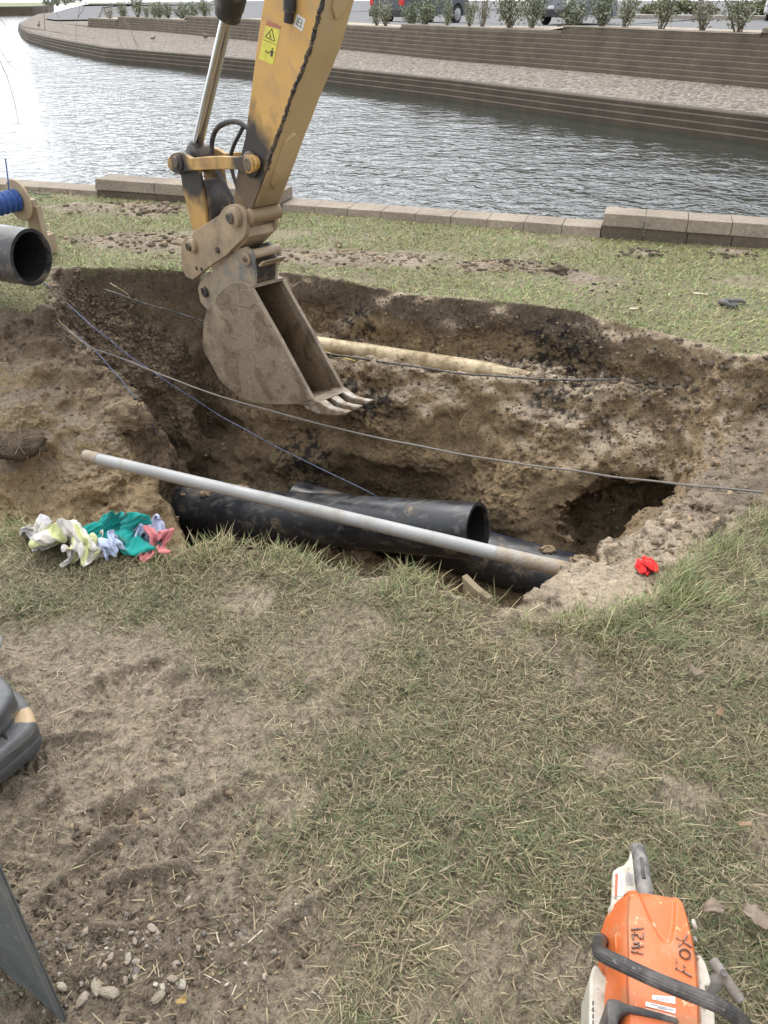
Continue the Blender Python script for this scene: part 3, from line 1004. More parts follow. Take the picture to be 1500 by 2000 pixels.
def crumbs(seed=77):
    r = np.random.default_rng(seed)
    # surface points of the trench, weighted by area (voxel quads are near equal)
    cen = TV[TQ].mean(1)
    nn = np.cross(TV[TQ[:, 2]] - TV[TQ[:, 0]], TV[TQ[:, 3]] - TV[TQ[:, 1]]); nn /= np.linalg.norm(nn, axis=1, keepdims=True) + 1e-9
    d1 = poly_sd(P1, cen[:, 0], cen[:, 1])
    P, S, K = [], [], []

    def pick(mask, n, smin, smax, cols, power=2.5, sink=.60):
        w = np.clip(mask, 0, None); w = w / w.sum()
        i = r.choice(len(cen), n, p=w)
        s = .7 * smin + .72 * (smax - smin) * r.random(n) ** (power + .6)
        P.append(cen[i] + r.normal(0, .006, (n, 3)) * [1, 1, 0] + nn[i] * (s * (.5 - sink))[:, None]); S.append(s)
        cols = np.array(cols)
        K.append(cols[r.integers(0, len(cols), n)] * (.75 + .5 * r.random(n))[:, None])

    def near(px, py, z, rad):
        q = onz(px, py, z)
        return np.exp(-((cen - q) ** 2).sum(1) / (rad * rad))
    inn = (d1 > .01) * 1.0
    up = np.clip(nn[:, 2], 0, 1)
    soil = [(.15, .108, .066), (.24, .175, .105), (.095, .07, .046), (.2, .145, .085)]
    tar = [(.022, .020, .019), (.04, .034, .03), (.075, .057, .04)]
    pick(inn * (.3 + up), 8000, .003, .016, soil, 3)
    pick(inn * (near(800, 630, -.3, .33) + .6 * near(680, 640, -.3, .25) + .8 * near(1130, 690, -.3, .40) + .4 * near(960, 690, -.33, .3)) * (.2 + up), 4200, .002, .011, tar, 2)
    pick(inn * (near(1130, 800, -.5, .34) + near(600, 900, -1.0, .28) + near(1230, 830, -.55, .3) + .6 * near(760, 760, -.5, .3)), 2400, .002, .011, tar, 2)
    pick(inn * (near(330, 640, -.4, .45) + near(200, 640, -.3, .4)) * (.3 + up), 5000, .004, .027, [(.088, .062, .040), (.12, .086, .054), (.17, .122, .074)], 2.6)
    pick(inn * (near(1450, 850, -.3, .55) + near(1320, 1030, -.2, .25) + near(1200, 1080, -.2, .2)) * (.3 + up), 3200, .004, .020, [(.21, .15, .092), (.15, .108, .066), (.25, .182, .113), (.11, .08, .05)], 2.8)
    pick(inn * near(1230, 880, -.8, .5), 2200, .004, .020, [(.20, .143, .084), (.16, .113, .066), (.27, .2, .122)], 2.4)
    pick(inn * (near(1380, 710, -.2, .3) * up), 150, .008, .030, [(.10, .074, .05), (.13, .098, .066)], 1.6, .1)
    pick(inn * (near(250, 545, -.1, .3) + near(380, 560, -.15, .3) + near(150, 560, -.1, .25)), 2600, .004, .026, [(.088, .062, .040), (.12, .086, .054), (.15, .11, .07)], 2.4)
    pick(inn * (near(1200, 640, -.15, .4) + near(900, 595, -.1, .4)), 1800, .003, .018, soil, 2.4)
    # crumbs thrown on the lawn
    for (px, py, rad, n, big, cols) in [(1090, 530, .10, 70, .045, soil[2:3]), (985, 520, .28, 420, .03, soil[:3]), (290, 412, .45, 420, .045, soil[:3]), (350, 480, .5, 420, .034, soil), (230, 470, .35, 260, .03, soil),
                                        (620, 500, .45, 330, .026, soil), (770, 505, .4, 260, .024, soil), (1260, 493, .16, 110, .03, soil[2:3]), (1420, 500, .16, 90, .034, soil[2:3]), (1200, 560, .5, 120, .018, tar + soil[2:3]),
                                        (150, 560, .25, 200, .035, soil[:3]), (1000, 430, .9, 120, .02, soil[2:3]), (240, 1590, .12, 190, .014, soil[:3]), (150, 1500, .5, 500, .004, soil), (380, 1660, .5, 700, .004, soil), (480, 1800, .35, 500, .004, soil), (250, 1860, .3, 1200, .009, soil[2:3]), (900, 1500, .7, 260, .008, soil)]:
        q = xy(px, py)
        a = np.stack([q[0] + r.normal(0, rad * .6, n), q[1] + r.normal(0, rad * .33, n)], 1)
        ok = (look('d1', a[:, 0], a[:, 1]) < .0) & (look('lake', a[:, 0], a[:, 1]) < -.05); a = a[ok]
        s = .0015 + .62 * big * r.random(len(a)) ** 3.4
        P.append(np.column_stack([a, look('h', a[:, 0], a[:, 1]) + s * .15])); S.append(s)
        K.append(np.array(cols)[r.integers(0, len(cols), len(a))] * (.75 + .5 * r.random(len(a)))[:, None])
    return lumps(np.concatenate(P), np.concatenate(S), np.concatenate(K), seed + 1)


V, T, C = crumbs()
tag(fast_mesh('soil_crumbs', V, None, T, M_CRUMB, C, smooth=False), kind='stuff')


def pebbles(seed=91):
    r = np.random.default_rng(seed)
    n = 300
    q = xy(235, 1870)
    x = q[0] + r.normal(0, .16, n); y = q[1] + r.normal(0, .055, n)
    s = .0018 + .006 * r.random(n) ** 2.8
    c = np.array([[.29, .24, .18], [.22, .18, .135], [.36, .32, .26], [.16, .14, .12]])[r.integers(0, 4, n)]
    return lumps(np.column_stack([x, y, look('h', x, y) + s * .2]), s, c, seed, .6)


V, T, C = pebbles()
tag(fast_mesh('pebbles', V, None, T, M_CRUMB, C, smooth=False), kind='stuff')

M_STONE = worn('stone', (.34, .295, .23), .85, (.235, .19, .14), .7, 22, bumpy=.8, bdist=.01)
stones = [(190, 1930, .030, 'long pale stone beside the larger angular one in the mud'), (215, 1942, .034, 'large pale angular stone half sunk in the gravelly mud'), (160, 1950, .030, 'wide dull stone sunk in mud near the grey steel panel'),
          (298, 1816, .018, 'lone cream stone uppermost of the pale stones in the mud'), (252, 1880, .015, 'small grey stone in a row above the large pale stones'), (268, 1885, .014, 'dark grey stone touching the small row above the large stones'),
          (122, 1930, .018, 'tan stone closest to the grey steel panel edge'), (312, 1955, .020, 'flat buff stone nearest the bottom edge right of the big stones'), (338, 1918, .014, 'narrow upright white stone right of the pale stone patch'),
          (368, 1757, .013, 'small white stone at the worn turf edge above the stone patch'), (208, 1896, .010, 'tiny white stone just above the large pale stones'), (220, 1878, .013, 'rounded grey stone left end of the small stone row'),
          (797, 1780, .015, 'grey stone lying alone in the trodden grass'), (264, 1840, .011, 'small tan chip of stone between the cream stone and the row')]
for i, (px, py, s, lab) in enumerate(stones):
    q = xy(px, py); s *= .50 * (.75 if s > .025 else 1)
    r = np.random.default_rng(200 + i)
    th = r.uniform(0, math.pi)
    mb = MB()
    # faceted stone: two rings and caps, irregular
    seg = 9
    el = r.uniform(1.2, 1.8)
    vs, fs = [], []
    for zz, rr in ((-.5, .7), (-.1, 1.0), (.38, .86), (.62, .5)):
        for k in range(seg):
            a = 2 * math.pi * k / seg
            R_ = rr * s * (1 + r.uniform(-.2, .2))
            x_, y_ = R_ * el * math.cos(a), R_ * math.sin(a) * .85
            vs.append((q[0] + x_ * math.cos(th) - y_ * math.sin(th), q[1] + x_ * math.sin(th) + y_ * math.cos(th), float(look('h', q[0], q[1])) + .004 + s * .8 * (zz + r.uniform(-.08, .08))))
    for j in range(3):
        for k in range(seg):
            k2 = (k + 1) % seg
            fs.append((j * seg + k, j * seg + k2, (j + 1) * seg + k2, (j + 1) * seg + k))
    fs += [tuple(range(seg))[::-1], tuple(range(3 * seg, 4 * seg))]
    o = mb.add(vs, fs).build('stone', M_STONE, bevel=.002)
    tag(o, lab, 'stone', 'stones in the mud')
# ------------------------------------------------------------------ lake, walls, far bank
def mat_water():
    m, nt, b = newmat('lake_water')
    L = nt.links.new
    b.inputs['Base Color'].default_value = (.030, .034, .028, 1)
    b.inputs['Roughness'].default_value = .04
    b.inputs['IOR'].default_value = 1.333
    b.inputs['Specular IOR Level'].default_value = .5
    tc = N(nt, 'ShaderNodeTexCoord').outputs['Object']
    mp = N(nt, 'ShaderNodeMapping'); mp.inputs['Scale'].default_value = (1.0, 1.0, 1.0); mp.inputs['Rotation'].default_value = (0, 0, R(18))
    L(tc, mp.inputs['Vector'])
    n1 = noise_node(nt, 4.8, 3, .5, mp.outputs[0], .5)
    n2 = noise_node(nt, 1.0, 2, .5, mp.outputs[0], .3)
    n3 = noise_node(nt, 13, 2, .5, mp.outputs[0], .3)
    # sheltered, calmer water under the far wall; breezy patches elsewhere
    A_, B_ = onz(1500, 288, WATER_Z)[:2], onz(650, 168, WATER_Z)[:2]
    nn = np.array([(A_ - B_)[1], -(A_ - B_)[0]]); nn /= np.linalg.norm(nn)
    if nn @ (np.array([0, 0]) - A_) < 0: nn = -nn
    dt = N(nt, 'ShaderNodeVectorMath', operation='DOT_PRODUCT'); L(tc, dt.inputs[0]); dt.inputs[1].default_value = (nn[0], nn[1], 0)
    np_ = noise_node(nt, .35, 3, .5, tc)
    ad = N(nt, 'ShaderNodeMath', operation='MULTIPLY_ADD'); L(np_.outputs['Fac'], ad.inputs[0]); ad.inputs[1].default_value = 3.5; L(dt.outputs['Value'], ad.inputs[2])
    mr = N(nt, 'ShaderNodeMapRange'); mr.interpolation_type = 'SMOOTHSTEP'; L(ad.outputs[0], mr.inputs['Value'])
    c0 = float(nn @ A_) + 1.75
    for k_, v_ in (('From Min', c0 + .3), ('From Max', c0 + 5.5), ('To Min', .22), ('To Max', 1.0)): mr.inputs[k_].default_value = v_
    def ripple(h, dist, prev=None):
        q = N(nt, 'ShaderNodeBump'); q.inputs['Distance'].default_value = dist
        L(mr.outputs[0], q.inputs['Strength']); L(h, q.inputs['Height'])
        if prev is not None: L(prev, q.inputs['Normal'])
        L(q.outputs['Normal'], b.inputs['Normal'])
        return q.outputs['Normal']
    k = ripple(n2.outputs['Fac'], .075)
    k = ripple(n1.outputs['Fac'], .052, k)
    ripple(n3.outputs['Fac'], .003, k)
    return m


M_WATER = mat_water()
a = WALL_A - WALL_D * 9 + WALL_N * .08; b_ = WALL_B + WALL_D * 9 + WALL_N * .08
mb = MB(); mb.add([(a[0], a[1], WATER_Z), (b_[0], b_[1], WATER_Z), (40, 20, WATER_Z), (30, 130, WATER_Z), (-110, 130, WATER_Z), (-60, 20, WATER_Z)], [(0, 1, 2, 3, 4, 5)])
tag(mb.build('lake_water', M_WATER), kind='structure')


def mat_block(name, base, courses, joint=None, dark=.55):
    """split-face concrete block: tone by block, stains, rough bump"""
    m, nt, b = newmat(name)
    L = nt.links.new
    tc = N(nt, 'ShaderNodeTexCoord').outputs['Object']
    n1 = noise_node(nt, 2.2, 5, .6, tc); n2 = noise_node(nt, 38, 4, .6, tc); n3 = noise_node(nt, .7, 3, .5, tc)
    c = ramp(nt, n1.outputs['Fac'], [(.3, tuple(x * .72 for x in base)), (.7, tuple(x * 1.2 for x in base))])
    c = mix(nt, ramp(nt, n3.outputs['Fac'], [(.45, 0.0), (.75, .28)]), c, tuple(x * .7 for x in base))
    c = mix(nt, 1.0, c, ramp(nt, n2.outputs['Fac'], [(.3, .78), (.7, 1.2)]), 'MULTIPLY')
    L(c, b.inputs['Base Color']); b.inputs['Roughness'].default_value = .9
    bump(nt, b, n2.outputs['Fac'], .7, .01)
    return m


M_BLOCK = mat_block('wall_block', (.125, .097, .070), 1)
M_BLOCKW = mat_block('wall_block_damp', (.085, .066, .047), 1)
M_CAP = mat_block('wall_cap', (.255, .21, .158), 1)
M_FARCAP = mat_block('far_wall_cap', (.20, .168, .130), 1)

# ---- the near lake wall: a low row of caps, with raised runs
nw = thing('lake_wall', 'low tan block edging wall between the lawn and the lake', 'retaining wall', (*onz(800, 440)[:2], 0))


def along(px, py):
    """distance along the lake wall of a lawn pixel"""
    return float((onz(px, py)[:2] - WALL_A) @ WALL_D)


s_left, s_a, s_b, s_c, s_end = along(-60, 372) - 1.5, along(188, 387), along(552, 413), along(1170, 470), along(1500, 488) + 3.0
CAP_L, CAP_W, CAP_H = .305, .25, .085


def wall_run(s0, s1, top, courses, seed, cap_l=None):
    r = np.random.default_rng(seed)
    n = max(1, round((s1 - s0) / (cap_l or CAP_L))); st = (s1 - s0) / n
    for i in range(n):
        a0, a1 = s0 + i * st + .0018, s0 + (i + 1) * st - .0018
        j = r.uniform(-.004, .004)
        def P(s, w, z): return (*(WALL_A + WALL_D * s + WALL_N * (w + j)), z + r.uniform(-.002, .002))
        zt, zb = top, top - CAP_H
        MB().hexa([P(a0, -.012, zb), P(a1, -.012, zb), P(a1, CAP_W, zb), P(a0, CAP_W, zb), P(a0, .012, zt), P(a1, .012, zt), P(a1, CAP_W, zt), P(a0, CAP_W, zt)]).build('capstone', M_CAP, nw, bevel=.0035)
    for c in range(courses):
        z1 = top - CAP_H - c * .10 - .001; z0 = z1 - .098
        off = (c % 2) * .5
        k = np.arange(s0 - off * CAP_L, s1, CAP_L)
        mb = MB()
        for a0 in k:
            b0, b1 = max(s0, a0 + .002), min(s1, a0 + CAP_L - .002)
            if b1 - b0 < .02: continue
            j = r.uniform(-.004, .004)
            def P(s, w, z): return (*(WALL_A + WALL_D * s + WALL_N * (w + j)), z)
            mb.hexa([P(b0, 0, z0), P(b1, 0, z0), P(b1, .22, z0), P(b0, .22, z0), P(b0, 0, z1), P(b1, 0, z1), P(b1, .22, z1), P(b0, .22, z1)])
        mb.build('block_course', M_BLOCK, nw, bevel=.004)


wall_run(s_left, s_a - .004, .050, 8, 1)
wall_run(s_a, s_b, .155, 9, 2, .62)
wall_run(s_b + .004, s_c - .004, .062, 8, 3)
wall_run(s_c, s_end, .165, 9, 4)

# ---- far walls, each course stepped back a little from the one below
LOW = [onz(px, py, WATER_Z)[:2] for px, py in [(46, 50), (32, 60), (37, 72), (48, 81), (80, 91), (120, 101), (200, 118), (300, 128), (420, 140), (520, 151), (650, 168), (860, 195), (1100, 231), (1500, 288)]]
LOW = LOW + [LOW[-1] + (LOW[-1] - LOW[-2]) * 2.2]
UP_PX = [(168, 52), (300, 61), (420, 73), (500, 81), (650, 95), (860, 117), (1100, 137), (1500, 174)]
GRAV_Z = -.22
UPP = [onz(px, py, GRAV_Z)[:2] for px, py in UP_PX]
UPP = UPP + [UPP[-1] + (UPP[-1] - UPP[-2]) * 2.2]


def resample(pts, st):
    pts = np.array(pts); d = np.r_[0, np.cumsum(np.linalg.norm(np.diff(pts, axis=0), axis=1))]
    n = max(2, int(d[-1] / st)); t = np.linspace(0, d[-1], n)
    return np.column_stack([np.interp(t, d, pts[:, 0]), np.interp(t, d, pts[:, 1])])


def normals2(p):
    t = np.gradient(p, axis=0); t /= np.linalg.norm(t, axis=1, keepdims=True)
    return np.column_stack([-t[:, 1], t[:, 0]])


def course(mb, pts, z0, z1, set0, depth, lip=0.0):
    """one course of blocks along a path; set0: how far it stands back from the wall line"""
    n = normals2(pts)
    if n[len(n) // 2] @ np.array([0.3, 1]) < 0: n = -n
    f = pts + n * set0; k = pts + n * (set0 + depth)
    m = len(pts)
    ch = .022
    vs = [(*p, z0) for p in f] + [(*p, z1 - ch) for p in f] + [(*(p + q * .026), z1) for p, q in zip(f, n)] + [(*p, z1) for p in k] + [(*p, z0) for p in k]
    fs = []
    for i in range(m - 1):
        for j in range(4): fs.append((j * m + i, j * m + i + 1, (j + 1) * m + i + 1, (j + 1) * m + i))
    fs += [(0, m, 2 * m, 3 * m, 4 * m), (m - 1, 5 * m - 1, 4 * m - 1, 3 * m - 1, 2 * m - 1)]
    mb.add(vs, fs)


def joints(mb, pts, z0, z1, set0, r):
    pass


lw = thing('shore_wall', 'lower dark block wall rising from the water on the far shore', 'retaining wall', (*LOW[7], WATER_Z))
lp = resample(LOW, .45)
LOWTOP = -.30
LC = 5
zs = np.linspace(WATER_Z - .25, LOWTOP - .08, LC + 1)
for i in range(LC):
    mb = MB(); course(mb, lp, zs[i], zs[i + 1] - .004, .055 * i, .3)
    mb.build('block_course', M_BLOCKW, lw)
mb = MB(); course(mb, lp, LOWTOP - .08, LOWTOP, .055 * LC - .01, .30)
mb.build('cap_course', M_BLOCKW, lw)

uw = thing('terrace_wall', 'tall stepped block wall holding up the parking area behind gravel', 'retaining wall', (*UPP[4], GRAV_Z))
ud = np.r_[0, np.cumsum(np.linalg.norm(np.diff(np.array(UPP), axis=0), axis=1))]


def up_at(s):
    return np.array([np.interp(s, ud, [p[0] for p in UPP]), np.interp(s, ud, [p[1] for p in UPP])])


def s_of_px(px):
    """distance along the terrace wall seen at photo column px"""
    best = None
    for s in np.linspace(0, ud[-1], 3000):
        p = up_at(s)
        dpt = p[1] * CP + (CAMH - .2) * SP
        e = abs(750 + F * p[0] / dpt - px)
        if best is None or e < best[0]: best = (e, s)
    return best[1]


RUNS = [(168, 224, 36), (224, 357, 35), (357, 600, 37), (600, 768, 49), (768, 1077, 53), (1077, 1209, 52), (1209, 1452, 60), (1452, 1700, 54)]
UTOP = []
for xa, xb, ytop in RUNS:
    xm = (xa + min(xb, 1500)) / 2
    p = up_at(s_of_px(xm))
    q = onY(xm, ytop, p[1] + .25)
    UTOP.append(q[2])
UTOP = [max(u, GRAV_Z + .25 + .06 * i) for i, u in enumerate(UTOP)]
for (xa, xb, _), top in zip(RUNS, UTOP):
    s0 = s_of_px(xa); s1 = s_of_px(xb) if xb < 1700 else ud[-1]
    pts = np.array([up_at(s) for s in np.linspace(s0, s1, max(3, int((s1 - s0) / .5)))])
    n = max(2, round((top - .07 - GRAV_Z) / .125))
    z = np.linspace(GRAV_Z - .25, top - .07, n + 1 + 2)
    h = (top - .07 - GRAV_Z) / n
    mb = MB()
    for i in range(-1, n):
        course(mb, pts, GRAV_Z + i * h, GRAV_Z + (i + 1) * h - .005, .042 * (i + 1), .28)
    mb.build('wall_run', M_BLOCK, uw)
    mb = MB(); course(mb, pts, top - .07, top, .042 * (n + 1) - .012, .30); mb.build('cap_course', M_FARCAP, uw)

# ---- gravel bank between the walls and round the point
def mat_gravel():
    m, nt, b = newmat('river_gravel')
    L = nt.links.new
    tc = N(nt, 'ShaderNodeTexCoord').outputs['Object']
    v = N(nt, 'ShaderNodeTexVoronoi'); v.inputs['Scale'].default_value = 13; L(tc, v.inputs['Vector'])
    n1 = noise_node(nt, 1.2, 4, .6, tc)
    hsv = N(nt, 'ShaderNodeSeparateColor'); L(v.outputs['Color'], hsv.inputs[0])
    c = ramp(nt, hsv.outputs[0], [(0, (.11, .094, .078)), (.4, (.19, .165, .14)), (.8, (.28, .247, .214)), (1, (.37, .345, .315))])
    c = mix(nt, ramp(nt, n1.outputs['Fac'], [(.4, 0.0), (.7, .5)]), c, (.25, .198, .148))
    L(c, b.inputs['Base Color']); b.inputs['Roughness'].default_value = .9; b.inputs['Specular IOR Level'].default_value = .1
    inv = ramp(nt, v.outputs['Distance'], [(0, 1.0), (.6, 0.0)])
    bump(nt, b, inv, 1.0, .05)
    return m


M_GRAVEL = mat_gravel()
gl = resample(LOW, .5)
nn_ = normals2(gl)
if nn_[len(nn_) // 2] @ np.array([.3, 1]) < 0: nn_ = -nn_
gl = gl + nn_ * (.055 * LC + .26)
# strip from the lower wall to well behind the upper wall's foot
edge2 = resample(UPP, (np.linalg.norm(np.diff(np.array(UPP), axis=0), axis=1).sum()) / 60)
nu = normals2(edge2)
if nu[30] @ np.array([.3, 1]) < 0: nu = -nu
edge2 = edge2 + nu * .2
g1 = resample(gl, np.linalg.norm(np.diff(gl, axis=0), axis=1).sum() / 60)
m = min(len(g1), len(edge2)); g1, edge2 = g1[:m], edge2[:m]
vs, fs = [], []
K = 6
for i in range(m):
    for k in range(K + 1):
        u = k / K
        p = g1[i] * (1 - u) + edge2[i] * u
        vs.append((p[0], p[1], LOWTOP - .015 + (GRAV_Z + .02 - LOWTOP) * u + (.012 * math.sin(i * 2.1 + k * 1.7) if 0 < k < K else 0)))
for i in range(m - 1):
    for k in range(K):
        fs.append((i * (K + 1) + k, (i + 1) * (K + 1) + k, (i + 1) * (K + 1) + k + 1, i * (K + 1) + k + 1))
tag(MB().add(vs, fs).build('gravel_bank', M_GRAVEL, smooth=True), kind='structure')

# ---- the point at the far left and the parking area beyond
tip = [onz(px, py, LOWTOP)[:2] for px, py in [(34, 43), (31, 46), (50, 54), (86, 60), (140, 68), (168, 72)]]
back = [onz(px, py, -.2)[:2] for px, py in [(168, 52), (166, 38), (110, 41), (85, 36), (100, 30), (160, 14), (60, 26)]]
ring = [onz(px, py, -.28)[:2] for px, py in [(36, 45), (50, 53), (86, 59), (140, 67), (185, 75), (185, 55), (175, 30), (140, 20), (75, 27)]]
tag(MB().add([(p[0], p[1], -.285) for p in ring], [tuple(range(len(ring)))]).build('gravel_point', M_GRAVEL), kind='structure')

M_ROAD = worn('asphalt', (.19, .19, .192), .95, (.225, .222, .22), .5, 1.5, bumpy=.2)
M_ROAD.node_tree.nodes['Principled BSDF'].inputs['Specular IOR Level'].default_value = .0
M_STRIP = worn('planting_gravel', (.42, .35, .265), .9, (.22, .18, .13), .5, 9, bumpy=.8, bdist=.02)
# planting strip on top of the wall, following its steps, then the asphalt
sm = []
for (xa, xb, _), top in zip(RUNS, UTOP):
    sm.append((s_of_px(xa), s_of_px(xb) if xb < 1700 else ud[-1], top))
smooth_s = [(a + b) / 2 for a, b, t in sm]; smooth_t = [t for a, b, t in sm]


def park_z(s):
    return float(np.interp(s, smooth_s, smooth_t)) - .03


def up_n(s):
    t = up_at(min(s + .3, ud[-1])) - up_at(max(s - .3, 0)); t /= np.linalg.norm(t)
    n = np.array([-t[1], t[0]])
    return n if n @ np.array([.3, 1]) > 0 else -n


ss = np.linspace(0, ud[-1], 80)
vs, fs = [], []
for s in ss:
    n = up_n(s)
    zt = ([sm[0][2]] + [t for a, b, t in sm if a <= s + 1e-6])[-1]
    for d_, z_ in ((.33, zt - .02), (.75, (zt + park_z(s)) / 2), (2.1, park_z(s) + .015)):
        p = up_at(s) + n * d_
        vs.append((p[0], p[1], z_))
for i in range(len(ss) - 1):
    for k in range(2): fs.append((i * 3 + k, i * 3 + 3 + k, i * 3 + 4 + k, i * 3 + 1 + k))
tag(MB().add(vs, fs).build('planting_strip', M_STRIP), kind='structure')
vs, fs = [], []
offs = (1.9, 4, 6, 8, 11, 14, 30, 60, 130, 300)
LOT_Z = .36
for s in ss:
    n = up_n(s) * .6 + np.array([.0, .4]); n /= np.linalg.norm(n)
    for d_ in offs:
        p = up_at(s) + n * d_
        u_ = min(1, max(0, (d_ - 1.9) / 12)); z0_ = park_z(s)
        vs.append((p[0], p[1], z0_ + (min(z0_, LOT_Z) - z0_) * u_ * u_ * (3 - 2 * u_)))
ko = len(offs)
for i in range(len(ss) - 1):
    for k in range(ko - 1): fs.append((i * ko + k, (i + 1) * ko + k, (i + 1) * ko + k + 1, i * ko + k + 1))
tag(MB().add(vs, fs).build('parking_lot', M_ROAD, smooth=True), kind='structure')
# asphalt that bends round the point on the left
rp = [onz(px, py, -.18)[:2] for px, py in [(88, 36), (110, 39), (168, 38), (190, 40), (200, 14), (300, 4), (180, 6), (130, 17), (98, 27)]]
tag(MB().add([(p[0], p[1], -.18) for p in rp], [tuple(range(len(rp)))]).build('road', M_ROAD), kind='structure')
# open paved ground behind the wall and the parking area
fg = [onz(172, 44, -.33)[:2], onz(196, 14, -.33)[:2], onz(250, 4, -.33)[:2], (-60, 420), (420, 420), (200, 60), (34, 20)]
tag(MB().add([(p[0], p[1], -.33) for p in fg], [tuple(range(len(fg)))]).build('far_pavement', M_ROAD), kind='structure')
# far shore beyond the point
far = [onz(px, py, WATER_Z)[:2] for px, py in [(-260, 30), (-60, 30), (60, 28), (88, 26), (100, 20)]]
fw = thing('channel_wall', 'dark block wall across the far channel at the upper left', 'retaining wall', (*far[1], WATER_Z))
fp = resample(far, 1.0)
for i in range(5):
    mb = MB(); course(mb, fp, WATER_Z - .2 + i * .24, WATER_Z + .035 + i * .24, .05 * i, .5); mb.build('block_course', M_BLOCKW, fw)
fb = [(p[0], p[1]) for p in far]
zt = WATER_Z + .98
tag(MB().add([(*(far[0] + [0, .5]), zt), (*(far[1] + [0, .5]), zt), (*(far[2] + [0, .5]), zt), (*(far[3] + [0, .5]), zt), (*(far[4] + [0, .5]), zt), (far[4][0] + 30, far[4][1] + 70, zt), (far[0][0] - 40, far[0][1] + 70, zt)], [tuple(range(7))]).build('far_bank', worn('far_turf', (.16, .18, .08), .9, (.2, .17, .1), .4, 2)), kind='structure')
print('UTOP', [round(float(u), 2) for u in UTOP], 'LOW', [tuple(np.round(p, 1)) for p in LOW][::3])
# ------------------------------------------------------------------ pipes, cables, reel
def mat_hdpe(name, base=(.020, .021, .024), stripe=None, mud=.5, grey=.0):
    m, nt, b = newmat(name)
    L = nt.links.new
    tc = N(nt, 'ShaderNodeTexCoord').outputs['Object']
    mp = N(nt, 'ShaderNodeMapping'); mp.inputs['Scale'].default_value = (1.2, 6, 6); L(tc, mp.inputs['Vector'])
    n1 = noise_node(nt, 3.2, 6, .65, mp.outputs[0], .6); n2 = noise_node(nt, 60, 4, .6, tc); n3 = noise_node(nt, 5, 5, .6, tc)
    c = ramp(nt, n3.outputs['Fac'], [(.3, base), (.75, tuple(x * 1.9 + .012 + grey for x in base))])
    scr = ramp(nt, n1.outputs['Fac'], [(.54, 0.0), (.66, .60)])
    c = mix(nt, scr, c, (.15, .135, .12))
    md = ramp(nt, n3.outputs['Fac'], [(.78 - .34 * mud, 0.0), (.86 - .3 * mud, .95)])
    spk = ramp(nt, n2.outputs['Fac'], [(.42, 0.0), (.56, 1.0)])
    md = mix(nt, 1.0, md, spk, 'MULTIPLY')
    c = mix(nt, md, c, (.235, .17, .105))
    L(c, b.inputs['Base Color'])
    L(ramp(nt, n3.outputs['Fac'], [(.4, .22), (.6, .52)]), b.inputs['Roughness'])
    bump(nt, b, n2.outputs['Fac'], .25, .003)
    return m


M_HDPE = mat_hdpe('black_pipe', (.016, .017, .020), mud=.62)
M_HDPE_M = mat_hdpe('black_pipe_muddy', mud=.85)
M_HDPE_G = mat_hdpe('grey_dusty_pipe', (.024, .024, .023), mud=.8, grey=.010)
M_BLUE = worn('blue_stripe', (.016, .030, .13), .4, amount=.25)
RO = .148

# pipe with its open end towards the right, on top
a1 = atd(934, 1038, 3.86); a0 = atd(350, 993, 4.95); a0 = a1 + (a0 - a1) * 1.45
pa = thing('black_pipe', 'black plastic pipe with its open cut end in the middle of the trench', 'pipe', tuple((a0 + a1) / 2))
pts = [a0 + (a1 - a0) * t for t in np.linspace(0, 1, 14)]
MB().pipe(pts, RO, RO - .017, 56).build('pipe_wall', M_HDPE, pa, smooth=True)


def stripe_on(parent, p0, p1, ang, w=.010, t0=0.0, t1=1.0):
    ax = (p1 - p0) / np.linalg.norm(p1 - p0)
    s = np.cross(ax, [0, 0, 1.0]); s /= np.linalg.norm(s); u = np.cross(s, ax)
    vs, fs = [], []
    for i, t in enumerate(np.linspace(t0, t1, 24)):
        for k in (-1, 0, 1):
            a = ang + k * w / RO / 2
            vs.append(p0 + (p1 - p0) * t + (RO + .0012) * (math.cos(a) * s + math.sin(a) * u))
    for i in range(23):
        for k in range(2): fs.append((i * 3 + k, i * 3 + 3 + k, i * 3 + 4 + k, i * 3 + 1 + k))
    MB().add(vs, fs).build('blue_stripe', M_BLUE, parent, smooth=True)


M_BORE_SHADE = plain('pipe_bore_shade', (.007, .007, .008), .7)  # near-black colour stands in for the shade inside the pipe bores
MB().pipe([a0 + (a1 - a0) * t for t in np.linspace(0, .993, 8)], RO - .0172, RO - .0195, 48).build('bore_shade_liner', M_BORE_SHADE, pa, smooth=True)
stripe_on(pa, a0, a1, -.45, .011, .05, .62)
# old pipe that continues to the right, its cut end behind
c0 = atd(580, 985, 4.86); c1 = atd(1160, 1148, 4.10); c1 = c0 + (c1 - c0) * 1.22
pc = thing('black_pipe', 'black pipe with blue stripe running down into the soil at right', 'pipe', tuple((c0 + c1) / 2))
pts = [c0 + (c1 - c0) * t for t in np.linspace(0, 1, 14)]
MB().pipe(pts, RO, RO - .017, 56).build('pipe_wall', M_HDPE, pc, smooth=True)
stripe_on(pc, c0, c1, 1.98, .012, .3, 1)
stripe_on(pc, c0, c1, 2.30, .005, .3, 1)
